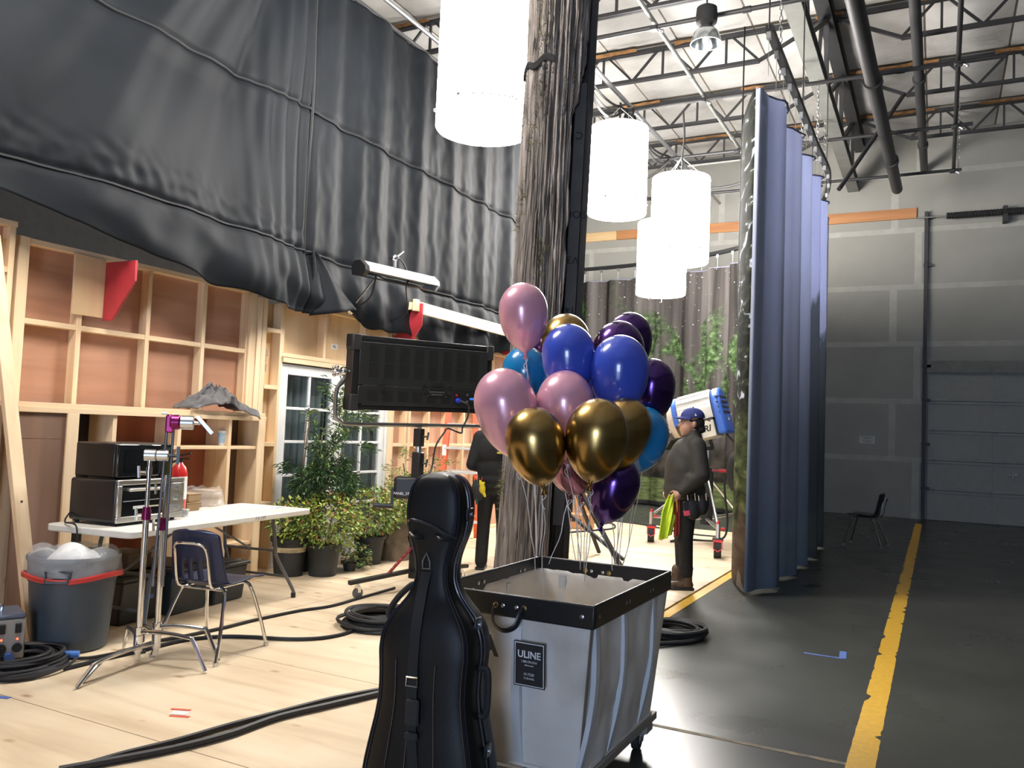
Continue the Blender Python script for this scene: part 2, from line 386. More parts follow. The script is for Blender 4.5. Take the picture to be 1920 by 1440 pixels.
# ---- other walls (partly out of frame), the loading door stands open behind the camera
ws = MB(); ws.box2((RX1, RY0-.3, 0), (RX1+.3, RY1+.3, RZ1+.3)); mDimWall = M('dark_wall_paint', (.12, .12, .115), .9)
tag(structure(ws.build('wall_right', mDimWall)), 'plain drywall side wall right of the open floor', None)
ws = MB(); ws.box2((RX0-.3, RY0-.3, 0), (RX0, RY1+.3, RZ1+.3)); tag(structure(ws.build('wall_left', M('dark_side_wall', (.10, .10, .10), .9))), 'dark side wall hidden behind the black drapes', None)
ws = MB(); ws.box2((RX0, RY0-.3, 0), (.9, RY0, RZ1)); ws.box2((3.5, RY0-.3, 0), (RX1, RY0, RZ1)); ws.box2((.9, RY0-.3, 3.2), (3.5, RY0, RZ1)); tag(structure(ws.build('wall_front', mDimWall)), 'drywall wall with the open loading door', None)

# ---- ceiling: white insulation blankets sagging between the roof joists
m, nt, N, L, B = nodemat('insulation_facing')
tc = N.new('ShaderNodeTexCoord'); n1 = N.new('ShaderNodeTexNoise'); n1.inputs['Scale'].default_value = 1.3; n1.inputs['Detail'].default_value = 6; L.new(tc.outputs['Object'], n1.inputs[0])
rp = ramp(N, [(.32, (.50, .49, .46)), (.6, (.67, .66, .64))]); L.new(n1.outputs['Fac'], rp.inputs[0]); L.new(rp.outputs[0], B.inputs['Base Color']); B.inputs['Roughness'].default_value = .6
n2 = N.new('ShaderNodeTexNoise'); n2.inputs['Scale'].default_value = 5; n2.inputs['Detail'].default_value = 3; L.new(tc.outputs['Object'], n2.inputs[0])
bp = N.new('ShaderNodeBump'); bp.inputs['Strength'].default_value = .35; bp.inputs['Distance'].default_value = .05; L.new(n2.outputs['Fac'], bp.inputs['Height']); L.new(bp.outputs[0], B.inputs['Normal'])
mInsul = m
mTorn = M('torn_insulation', (.25, .125, .045), .9, var=.5, scale=9, bump=.6, bscale=25)
cl = MB(); cl.box2((RX0-.3, RY0-.3, 8.06), (RX1+.3, RY1+.3, 8.3)); cl = structure(cl.build('ceiling', M('roof_deck', (.22, .19, .15), .9))); tag(cl, 'warehouse roof lined with white insulation blankets', None)
JY = [-7.1+2.25*k for k in range(12)]     # joist lines
JY = [y for y in JY if y < 19]
ny = [RY0]+JY+[RY1]
JX = [RX0+1.22*k for k in range(16)]
for a in range(len(ny)-1):
    y0, y1 = ny[a], ny[a+1]
    if y1 < 2: 
        b = MB(); b.box2((RX0, y0, 8.0), (RX1, y1, 8.05)); b.build('insulation_panel', mInsul, cl); continue
    for k in range(len(JX)-1):
        x0, x1 = JX[k], min(JX[k+1], RX1)
        sg = .05+.05*random.random(); sd = random.random()*9
        def fn(u, v):
            px_ = x0+(x1-x0)*(.012+.976*u); py_ = y0+(y1-y0)*(.02+.96*v)
            e = (1-(2*u-1)**4)*(1-(2*v-1)**6)
            return (px_, py_, 8.05-sg*e-.03*noise.noise((px_*2, py_*2, sd))*e)
        b = MB(); b.grid(fn, 6, 8); b.build('insulation_panel', mInsul, cl, ang=80, fixn=False)
for y in JY:
    if y < 6: continue
    x = RX0+random.random()
    while x < RX1-1:
        ln = .4+1.5*random.random(); n = 10
        def fn(u, v):
            xx = x+ln*u; hw = .03+.06*abs(noise.noise((xx*3, y, 1.7)))
            return (xx, y-hw+2*hw*v-.06, 7.99-.04*math.sin(PI*v)-.02*noise.noise((xx*6, v*3, y)))
        b = MB(); b.grid(fn, n, 3); b.build('torn_edge', mTorn, cl, ang=80, fixn=False)
        x += ln+random.random()*1.6
# ---- open web roof joists (left bay and right bay meet at the girder line)
GX = -1.55
def joist(y, x0, x1, lab, zc=7.45):
    t = thing('roof_joist', lab, 'joist', ((x0+x1)/2, y, zc), group='open web roof joists')
    b = MB(); b.box2((x0, y-.045, 7.93), (x1, y-.005, 7.99)); b.box2((x0, y+.005, 7.93), (x1, y+.045, 7.99)); b.build('top_chord', mSteelDark, t, smooth=False)
    a0, a1 = x0+(.9 if x0 > -9 else 0), x1-(.9 if x1 < 8 else 0)
    b = MB(); b.box2((a0, y-.045, zc), (a1, y-.005, zc+.05)); b.box2((a0, y+.005, zc), (a1, y+.045, zc+.05)); b.build('bottom_chord', mSteelDark, t, smooth=False)
    n = int((a1-a0)/1.0); s = (a1-a0)/n
    for k in range(n):
        xa = a0+k*s
        for p0, p1 in (((xa, y, zc+.03), (xa+s*.42, y, 7.95)), ((xa+s*.5, y, 7.95), (xa+s*.5, y, zc+.03)), ((xa+s*.58, y, 7.95), (xa+s, y, zc+.03))):
            b = MB(); b.bar(p0, p1, .035, .035); b.build('web', mSteelDark, t, smooth=False)
    if x1 < 8: b = MB(); b.bar((a1, y, zc+.03), (x1, y, 7.93), .05, .05); b.build('web', mSteelDark, t, smooth=False)
    if x0 > -9: b = MB(); b.bar((a0, y, zc+.03), (x0, y, 7.93), .05, .05); b.build('web', mSteelDark, t, smooth=False)
ordn = {0: 'third', 1: 'second', 2: 'nearest'}
yv = [y for y in JY if y > 6.2]
for i, y in enumerate(yv):
    pos = ['nearest to the camera', 'second from the camera', 'third from the camera', 'fourth from the camera', 'fifth from the camera', 'nearest the back wall'][min(i, 5)] if i < len(yv)-1 else 'nearest the back wall'
    joist(y, RX0+.05, GX-.12, 'dark open web roof joist over the stage, '+pos)
    joist(y, GX+.12, RX1-.05, 'dark open web roof joist over the open floor, '+pos)
# ---- girder under the joists: grey I-beam truss
g = thing('roof_girder', 'heavy grey steel girder running to the back wall beside the hanging backdrop', 'girder', (GX, 12, 7.0))
def ibeam(b, y0, y1, x, zb, zt, wd):
    b.box2((x-wd/2, y0, zb), (x+wd/2, y1, zb+.025)); b.box2((x-wd/2, y0, zt-.025), (x+wd/2, y1, zt)); b.box2((x-.012, y0, zb+.025), (x+.012, y1, zt-.025))
b = MB(); ibeam(b, -8.9, 19.09, GX-.12, 6.92, 7.14, .22); b.build('bottom_beam', mSteelGrey, g, smooth=False)
b = MB(); ibeam(b, -8.9, 19.09, GX, 7.78, 7.96, .2); b.build('top_beam', mSteelDark, g, smooth=False)
y = 5.0
while y < 18.5:
    b = MB(); b.bar((GX-.1, y, 7.1), (GX, y+1.1, 7.8), .07, .07); b.build('web', mSteelDark, g, smooth=False)
    b = MB(); b.bar((GX, y+1.15, 7.8), (GX-.1, y+2.2, 7.1), .07, .07); b.build('web', mSteelDark, g, smooth=False)
    b = MB(); b.bar((GX-.06, y+1.12, 7.8), (GX-.1, y+1.12, 7.1), .05, .05); b.build('web', mSteelDark, g, smooth=False)
    y += 2.25
# fat black sprinkler main and drains
def pipe(name, lab, p0, p1, r, mat=None, n=12, cat='pipe', couplings=0):
    t = thing(name, lab, cat, tuple((Vector(p0)+Vector(p1))/2))
    b = MB(); b.cyl(p0, p1, r, n=n); b.build('pipe_length', mat or mSteelDark, t)
    for k in range(couplings):
        q = Vector(p0).lerp(Vector(p1), (k+.5)/couplings); d = (Vector(p1)-Vector(p0)).normalized()
        b = MB(); b.cyl(q-d*.05, q+d*.05, r*1.3, n=n); b.build('coupling', mat or mSteelDark, t)
    return t
mPipeBlack = M('black_pipe', (.022, .022, .024), .5)
pipe('duct_pipe', 'fat black pipe hanging free right of the grey girder', (-.98, 3, 6.38), (-.74, 17.4, 6.42), .10, mPipeBlack, 16, couplings=4)
pipe('sprinkler_main', 'dark pipe under the roof between the fat black pipe and the wire hung rail', (-.34, 3, 7.25), (-.30, 19.05, 7.25), .075, mSteelDark, 14, couplings=5)
# ---- rigging grid of black pipes
pz = 6.6; RIG = []
for k, (y, xe) in enumerate(((9.8, 2.2), (12.25, .75), (14.7, .45), (17.1, .35))):
    t = pipe('rigging_pipe', ['black rigging pipe across the roof, nearest of the four', 'black rigging pipe across the roof, second of the four', 'black rigging pipe across the roof, third of the four', 'black rigging pipe across the roof, close to the back wall'][k], (-9.2, y, pz), (xe, y, pz), .03, mPipeBlack, 10, couplings=4); RIG.append(t)
pipe('rigging_rail', 'straight black rail pipe running to the back wall right of the fat pipe', (.17, 4, pz+.07), (.22, 17.3, pz+.07), .032, mPipeBlack, 10)
mPipeGalv = M('galvanised_pipe', (.40, .41, .43), .35, .8)
pipe('lamp_pipe', 'bright galvanised pipe carrying lamp cables toward the back wall', (-4.45, 5.5, pz+.08), (-4.35, 18.2, pz+.08), .035, mPipeGalv, 10, couplings=6)
pipe('lamp_pipe', 'thinner dark galvanised pipe running beside the dome lamp', (-3.25, 5.0, pz+.08), (-3.2, 18.2, pz+.08), .03, mSteelGrey, 10, couplings=5)
pipe('lamp_pipe', 'galvanised pipe behind the largest hanging lamp above the black drape', (-6.0, 4.0, pz+.02), (-6.0, 14.5, pz+.02), .03, mPipeGalv, 10, couplings=3)
pipe('diagonal_brace', 'long dark diagonal brace pipe from roof down to the backdrop rail', (-.55, 14.9, 7.3), (-1.38, 13.4, 5.36), .035, mPipeBlack, 10)
# clamps where grid pipes cross
def clamp(p, t):
    p = Vector(p)
    b = MB(); b.box(p, (.10, .11, .05)); c = b.build('clamp', mSteelDark, t, bevel=.01)
    b = MB(); b.cyl(p+V(.04, 0, 0), p+V(.10, 0, -.04), .012, n=6); b.sphere(p+V(.11, 0, -.045), .02, 8, 6); b.build('bolt', mAlu, c)
for k, t in enumerate(RIG):
    for x in (-6.0, -4.42, -3.22, .2):
        if x == .2 and k == 0: continue
        clamp((x, (9.8, 12.25, 14.7, 17.1)[k], pz-.02), t)
# hanging chains and wires
def chain(p0, p1, lab, link=.06, r=.006, mat=None):
    p0 = Vector(p0); p1 = Vector(p1); n = max(2, int((p1-p0).length/link)); t = thing('hanging_chain', lab, 'chain', tuple(p1), group='rigging chains')
    d = (p1-p0).normalized(); b = MB()
    for k in range(n):
        c = p0.lerp(p1, (k+.5)/n); a = Vector((1, 0, 0)) if k % 2 else Vector((0, 1, 0))
        pts = [c+d*(math.cos(2*PI*i/8)*link*.62)+a*(math.sin(2*PI*i/8)*link*.28) for i in range(8)]
        b.tube(pts, r, n=4, closed=True)
    o = b.build('links', mat or mAlu, t); o['kind'] = 'stuff'; return t
for (px, py1, y, zt, lab) in ((1462, 150, 9.2, 6.92, 'shiny rigging chain above the near end of the backdrop rail'), (1505, 260, 12.2, 6.92, 'shiny rigging chain at the middle of the backdrop rail'), (1532, 300, 12.9, 6.92, 'shiny rigging chain right of the backdrop rail'), (1545, 330, 14.6, 6.92, 'shiny rigging chain near the far end of the backdrop rail'), (1797, 318, 17.1, 8.0, 'long chain hanging beside the right hand rail')):
    a = AtY(px, py1, y); chain((a.x, y, zt), a, lab)
# ================================================================== LAMPS, DRAPE, BACKDROP
m, nt, N, L, B = nodemat('lit_silk'); B.inputs['Base Color'].default_value = (.9, .9, .9, 1); B.inputs['Emission Color'].default_value = (1.0, .955, .90, 1); B.inputs['Emission Strength'].default_value = LAMP
mSilk = m
mCord = M('white_cord', (.8, .8, .78), .7)
def space_light(c, bot, lab, pipe_z=6.6, dia=.9, h=1.34):
    cx, cy = c; r = dia/2
    t = thing('cylinder_lamp', lab, 'lamp', (cx, cy, bot), group='hanging white cylinder lamps')
    b = MB(); n = 48
    b.lathe([(.01, bot+.0), (r*.6, bot+.0), (r*.98, bot+.004), (r, bot+.02), (r, bot+h-.02), (r*.985, bot+h)], (cx, cy, 0), n, capb=True, capt=False)
    s = b.build('silk_shade', mSilk, t)
    b = MB(); b.lathe([(r*.985, bot+h-.005), (.3, bot+h+.012), (.06, bot+h+.02), (.01, bot+h+.02)], (cx, cy, 0), n, capb=False, capt=True); b.build('top_cover', mWhite, t)
    b = MB(); b.lathe([(r+.004, bot+.16), (r+.006, bot+.165), (r+.004, bot+.17)], (cx, cy, 0), n, capb=False, capt=False)
    for k in range(6):
        a = 2*PI*k/6+.5; p = V(cx+math.cos(a)*(r+.006), cy+math.sin(a)*(r+.006), bot+.17)
        b.box(p, (.03, .03, .025))
    b.build('snap', M('dark_snap', (.1, .1, .1), .5) if 'dark_snap' not in bpy.data.materials else bpy.data.materials['dark_snap'], t)
    top = V(cx, cy, bot+h+.34)
    for k in range(3):
        a = 2*PI*k/3+.4; b = MB(); b.cyl((cx+math.cos(a)*r*.9, cy+math.sin(a)*r*.9, bot+h), top, .007, n=5); b.build('cord', mCord, t)
    b = MB(); b.cyl((cx, cy, bot+h+.01), (cx, cy, bot+h+.10), .035, n=10); b.build('socket', mWhite, t)
    b = MB(); b.tube(bez([(cx, cy, bot+h+.10), (cx+.01, cy, bot+h+.25), top, (cx+.02, cy+.03, (bot+h+.3+pipe_z)/2), (cx, cy, pipe_z)], 6), .016, n=8); b.build('power_cable', mRubber, t)
    b = MB(); b.tube([(cx+.08, cy-.2, bot), (cx+.085, cy-.2, bot-.1), (cx+.08, cy-.2, bot-.17)], .006, n=5); b.build('pull_cord', mCord, t)
    return t
space_light((-3.72, 6.50), 4.2, 'largest glowing white cylinder lamp, half hidden by the tree trunk')
space_light((-4.42, 11.9), 4.84, 'glowing white cylinder lamp just right of the tree trunk')
space_light((-3.62, 12.6), 4.18, 'glowing white cylinder lamp hanging nearest the backdrop curtain')
space_light((-4.55, 14.7), 4.06, 'lowest glowing white cylinder lamp, partly behind another lamp')
# the same row of lamps goes on above the near half of the stage, out of frame
space_light((-3.9, 2.6), 4.5, 'glowing white cylinder lamp above the near half of the stage')
# dome high-bay lamp
t = thing('dome_lamp', 'unlit silver dome lamp hanging among the roof pipes', 'lamp', tuple(AtY(1324, 90, 9.6)))
p = AtY(1324, 72, 9.6)
b = MB(); b.lathe([(.05, .16), (.09, .13), (.15, .06), (.18, -.04), (.185, -.07), (.178, -.07), (.17, -.03), (.13, .06), (.06, .12)], p, 28, capb=False, capt=True); b.build('reflector', M('spun_aluminium', (.55, .58, .6), .22, .9), t)
b = MB(); b.lathe([(.05, .15), (.07, .17), (.12, .19), (.13, .26), (.12, .37), (.07, .40), (.03, .41)], p, 20); b.build('ballast_housing', mBlackMatte, t, bevel=0)
b = MB(); b.cyl(p+V(0, 0, .4), V(p.x, p.y, 7.5), .012, n=6); b.build('hook', mSteelDark, t)
b = MB(); b.sphere(p+V(0, 0, .0), (.05, .05, .09), 12, 8); b.build('bulb', M('milky_bulb', (.8, .85, .9), .2), t)
# cable swags along the lamp pipe
def cable(name, lab, pts, r, mat=None, n=6, group=None, sub=8):
    b = MB(); b.tube(bez(pts, sub), r, n=n); o = b.build(name, mat or mRubber); return tag(o, lab, 'cable', group)
mCableB = M('black_cable', (.018, .018, .02), .55)
def swag(name, lab, y0, y1, drops, x=-4.42):
    t = thing(name, lab, 'cable', (x, (y0+y1)/2, 6.5))
    for q in range(3):
        pts = []; n = 5
        seg = (y1-y0)/drops
        for d in range(drops):
            for k in range(n):
                u = k/n; pts.append((x+.03*(q-1)+.04*math.sin(3*d+q), y0+seg*(d+u), pz+.06-(.16+.13*q)*math.sin(PI*u)**1.0-.05))
        pts.append((x, y1, pz))
        b = MB(); b.tube(bez(pts, 4), .018, n=6); b.build('strand', mCableB, t)
    return t
swag('swagged_cable', 'black cable bundle swagged under the bright lamp pipe nearest the trunk', 8.2, 12.2, 2)
swag('swagged_cable', 'black cable bundle swagged under the far half of the lamp pipe', 12.3, 17.0, 2)
t = thing('coiled_cable', 'bundle of coiled black cables hanging from the roof beside the tree trunk', 'cable', (-4.45, 9.8, 6.5))
for k in range(9):
    b = MB(); c = V(-4.45+random.uniform(-.12, .12), 9.75+random.uniform(-.15, .15), pz-.1-random.random()*.12); r = .12+.1*random.random(); rz = random.random()*3
    pts = [c+RZ(rz) @ V(math.cos(a)*r*.5, 0, -r*.8+math.sin(a)*r*1.5) for a in [2*PI*i/16 for i in range(16)]]
    b.tube(pts, .016, n=6, closed=True); b.build('loop', mCableB, t)
t = thing('coiled_cable', 'looped black cables hanging above the lamp nearest the curtain', 'cable', (-4.42, 12.3, 6.4))
for k in range(6):
    b = MB(); c = V(-4.40+random.uniform(-.1, .1), 12.35+random.uniform(-.15, .15), pz-.25-random.random()*.1); r = .13+.08*random.random(); rz = random.random()*3
    pts = [c+RZ(rz) @ V(math.cos(a)*r*.45, 0, math.sin(a)*r*1.7) for a in [2*PI*i/16 for i in range(16)]]
    b.tube(pts, .016, n=6, closed=True); b.build('loop', mCableB, t)
cable('drooping_cable', 'long drooping black cable strung toward the backdrop curtain', [(-4.40, 14.7, pz-.05), (-3.9, 14.75, 6.05), (-3.2, 14.7, 6.0), (-2.7, 14.7, 6.3), (-2.5, 14.7, pz-.02)], .02, mCableB)
cable('drooping_cable', 'drooping black cable strung left behind the lamps', [(-4.45, 14.7, pz-.05), (-4.9, 14.75, 6.3), (-5.6, 14.7, 6.2), (-6.2, 14.7, pz-.02)], .02, mCableB)
t = thing('tube_lamp', 'thin white fluorescent tube fixed on the far wall', 'lamp', (-3, 19, 7.0))
b = MB(); b.cyl(AtY(1270, 313, 18.9), AtY(1388, 299, 18.9), .03, n=8); b.build('tube', M('tube_glass', (.85, .87, .85), .3), t)
b = MB(); q = AtY(1329, 306, 18.95); b.box(q+V(0, .05, .02), (1.4, .1, .06)); b.build('housing', mWhite, t)

# ---- black drape over the set wall
m, nt, N, L, B = nodemat('black_drape_cloth')
tc = N.new('ShaderNodeTexCoord'); n1 = N.new('ShaderNodeTexNoise'); n1.inputs['Scale'].default_value = 1.2; n1.inputs['Detail'].default_value = 5; L.new(tc.outputs['Object'], n1.inputs[0])
rp = ramp(N, [(.3, (.006, .0075, .0095)), (.7, (.0105, .0125, .0155))]); L.new(n1.outputs['Fac'], rp.inputs[0]); L.new(rp.outputs[0], B.inputs['Base Color'])
B.inputs['Roughness'].default_value = .62; B.inputs['Specular IOR Level'].default_value = .11; B.inputs['Sheen Weight'].default_value = .0; B.inputs['Sheen Roughness'].default_value = .4; B.inputs['Sheen Tint'].default_value = (.75, .85, 1, 1)
mDrape = m
DX = -5.68
def hem_z(y):
    pts = [(1.0, 2.95), (3.3, 2.93), (4.0, 2.80), (4.6, 2.70), (5.2, 2.62), (5.9, 2.57), (6.45, 2.56), (6.6, 2.60), (7.0, 2.70), (7.6, 2.55), (8.4, 2.56), (9.2, 2.48), (10.2, 2.55), (10.8, 2.62), (13.3, 2.6)]
    for (a, za), (b_, zb) in zip(pts, pts[1:]):
        if a <= y <= b_:
            u = (y-a)/(b_-a); u = u*u*(3-2*u); return za+(zb-za)*u
    return 2.6
def drape_x(y, z, seam):
    """gathered folds; the panel left of the seam is pulled into swags that fan from its top corner at the seam"""
    if y < seam:
        # polar fan around (seam, 8.3)
        dy = seam-y+.25; dz = 8.6-z; ang = math.atan2(dy, dz); rad = math.hypot(dy, dz)
        k = ang*17.0+.9*noise.noise((ang*3, rad*.35, 2.0))
        amp = .055*min(1.0, .25+dy*.7)*(1-.35*min(1, dy/3.2))
        f = math.sin(k)+.5*math.sin(2.3*k+1.1)+.55*noise.noise((ang*26, rad*.5, 4.0))
        sw = .07*math.sin((z-2.6)*2.3+y*1.3)*min(1, dy/2.5)
        near = max(0, 1-(seam-y)/1.1); f2 = .022*math.sin(y*34+1.5*noise.noise((y*2, z*.4, 9)))*near
        # crumples just above the lower seam
        cz = math.exp(-((z-3.32)/.18)**2); f3 = .02*noise.noise((y*9+z*4, z*9-y*3, 6))*cz
        return amp*f+sw+f2+f3
    k = (y-seam)
    f = math.sin(k*7.4+1.2*noise.noise((y*.7, z*.35, 1)))+.6*math.sin(k*15.7+z*.4+noise.noise((y, z*.3, 5)))+.7*noise.noise((y*3.2, z*.22, 3))
    am = .034*(.75+.3*noise.noise((y*.5, 0, 2)))
    return am*f + .008*noise.noise((y*10, z*6, 1))
def drape_panel(name, y0, y1, nu, nv, seam, parent, ztop=6.08, off=0.0):
    def fn(u, v):
        y = y0+(y1-y0)*u; zb = hem_z(y); z = zb+(ztop-zb)*v
        x = drape_x(y, z, seam)
        if z < 3.2:  # skirt below the lower seam billows
            q = (3.2-z)/.6
            x += .10*math.sin(min(q, 1)*PI*.7)*(.6+.6*noise.noise((y*1.3, 3.3, 1)))+.035*q*math.sin(y*6+z*9+2*noise.noise((y*2, z*3, 8)))
            z -= .05*q*noise.noise((y*3, 1, 1))
        for zs in (3.18, 4.63):
            x -= .03*math.exp(-((z-zs)/.035)**2)
        e = min(u, 1-u)*(y1-y0)
        x -= .05*math.exp(-(e/.05)**2)
        if y < seam: x += .15*min(1, (seam-y)/1.0)*min(1, max(0, (4.4-z)/1.2))
        return (DX+off+x, y, z)
    b = MB(); b.grid(fn, nu, nv)
    o = b.build(name, mDrape, parent, ang=180, fixn=False)
    so = o.modifiers.new('s', 'SOLIDIFY'); so.thickness = .004
    return o
SEAMY = 6.40
dr_ = thing('black_drape', 'huge black cloth drape with sewn seams hanging above the wooden set wall', 'drape', (DX, 7, 2.6))
drape_panel('cloth_panel', .8, SEAMY, 260, 170, SEAMY, dr_)
drape_panel('cloth_panel', SEAMY+.005, 12.3, 330, 130, SEAMY, dr_, off=-.01)
# loose flap hanging at the vertical seam
def fl(u, v):
    z = 3.2-.66*v; y = SEAMY+.03+.03*v+(.62*v*u+.05*u); x = .06+.10*math.sin(PI*u)*v+.04*u*v+.02*math.sin(9*u+4*v)
    return (DX+x, y, z+.16*u*v)
b = MB(); b.grid(fl, 16, 16); o = b.build('flap', mDrape, dr_, ang=180, fixn=False); so = o.modifiers.new('s', 'SOLIDIFY'); so.thickness = .004
mSeam = M('seam_thread', (.008, .009, .011), .8)
for zs in (3.18, 4.63):
    b = MB(); pts = []
    y = .9
    while y < 12.2:
        pts.append((DX+drape_x(y, zs, SEAMY)-.03+.014+(.15*min(1, (SEAMY-y)/1.0)*min(1, max(0, (4.4-zs)/1.2)) if y < SEAMY else 0), y, zs+.02*noise.noise((y*1.5, zs, 0)))); y += .05
    b.tube(pts, .013, n=5); b.build('seam', mSeam, dr_)
b = MB(); b.tube([(DX-.02+.012*math.sin(z*3), SEAMY, z) for z in [2.6+.1*k for k in range(35)]], .02, n=6); b.build('seam', mSeam, dr_)
b = MB(); b.cyl((DX-.02, .8, 6.1), (DX-.02, 12.3, 6.1), .025, n=8); b.build('top_batten', mPipeBlack, dr_)
for y in (1.5, 4, 6.4, 9.0, 11, 12.2):
    b = MB(); b.cyl((DX-.02, y, 6.1), (DX-.02, y, 7.46), .006, n=5); b.build('hanging_wire', mSteelDark, dr_)

# ---- printed backdrop curtain on a curved track
TRZ = 5.2; CT = 4.90
TR = [(-1.55, 7.85), (-1.55, 9.5), (-1.55, 11.2), (-1.55, 12.7), (-1.72, 13.9), (-2.3, 15.1), (-3.3, 16.1), (-4.5, 16.85), (-5.9, 17.25), (-7.4, 17.45), (-9.3, 17.5)]
trk = thing('curtain_track', 'curved black curtain track with a row of small carriers', 'track', (-1.55, 10, TRZ))
tp = bez([(x+(.10 if y < 13 else 0), y, TRZ+(.15 if y < 13 else (.08 if y < 14.5 else 0))) for x, y in TR], 10)
b = MB(); b.tube(tp, .05, n=4); b.build('rail', mBlack, trk, smooth=False)
def along(pts, step):
    out = []; acc = 0; nxt = 0
    for a, c in zip(pts, pts[1:]):
        l = (c-a).length
        while nxt <= acc+l: out.append(a.lerp(c, (nxt-acc)/l)); nxt += step
        acc += l
    return out
# suspended from the roof
for k, q in enumerate(along(tp, 2.2)):
    b = MB(); b.cyl(q, V(q.x, q.y, 6.93 if q.x > -2 else 7.46), .008, n=5); b.build('hanger_wire', mSteelDark, trk)
bd = thing('backdrop_curtain', 'tall printed backdrop curtain showing a tree lined street, pleated around the stage edge', 'curtain', (-1.6, 10, 0))
# pleated centre line: fold at the near hem, deep pleats on the straight run, softer ones on the curve
cl_pts = [(-1.93, 9.05), (-1.85, 8.75), (-1.74, 8.42), (-1.62, 8.13), (-1.575, 8.14), (-1.54, 8.35)]
def pleat(pts2, amps, wl):
    out = []; acc = 0
    P = bez([(x, y, 0) for x, y in pts2], 14)
    prev = P[0]
    for i, p in enumerate(P):
        acc += (p-prev).length; prev = p
        d = (P[min(i+1, len(P)-1)]-P[max(i-1, 0)]).normalized(); nrm = V(d.y, -d.x, 0)
        a = amps(acc); ph = 2*PI*acc/wl(acc)
        out.append((p+nrm*(a*math.sin(ph)+a*.3*math.sin(2.2*ph+1)), acc))
    return out
run = pleat([(-1.50, 8.45), (-1.48, 9.5), (-1.5, 11.2), (-1.52, 12.7), (-1.72, 13.9), (-2.3, 15.1), (-3.3, 16.1), (-4.5, 16.85), (-5.9, 17.25), (-7.4, 17.45), (-9.2, 17.5)],
            lambda s: (.13 if s < 3 else .09) if s < 5.5 else .07, lambda s: (.85 if s < 3 else .95) if s < 5.5 else .62)
# resample runs fine
path = [V(x, y, 0) for x, y in cl_pts]
fine = bez([(x, y, 0) for x, y in cl_pts], 6)
raw = [p for p, s in run]
fine2 = along(bez([tuple(p) for p in raw], 3), .045)
full = fine+fine2
S = [0]
for a, c in zip(full, full[1:]): S.append(S[-1]+(c-a).length)
nfold = 19   # first samples: the folded hem leg shows the print
def backdrop_mesh(name, off, mat_a, mat_b):
    b = MB(); nz = 40; n = len(full); uvs = []
    for j in range(nz+1):
        v = j/nz; z = .035+(CT-.035)*v
        for i, p in enumerate(full):
            d = (full[min(i+1, n-1)]-full[max(i-1, 0)]).normalized(); nrm = V(d.y, -d.x, 0)
            cen = V(-1.5, p.y, 0) if p.y < 13 else p
            tight = 1-.25*v if p.y < 13 and i > nfold else 1
            q = V(cen.x+(p.x-cen.x)*tight, p.y, 0)+nrm*off
            b.v.append((q.x, q.y, z)); uvs.append((S[i], z))
    for j in range(nz):
        for i in range(n-1):
            b.f.append((j*n+i, j*n+i+1, (j+1)*n+i+1, (j+1)*n+i)); b.m.append(0 if i >= nfold else 1)
    o = b.build(name, [mat_a, mat_b], bd, ang=180, fixn=False)
    uv = o.data.uv_layers.new(name='uv')
    for l in o.data.loops: uv.data[l.index].uv = uvs[l.vertex_index]
    return o
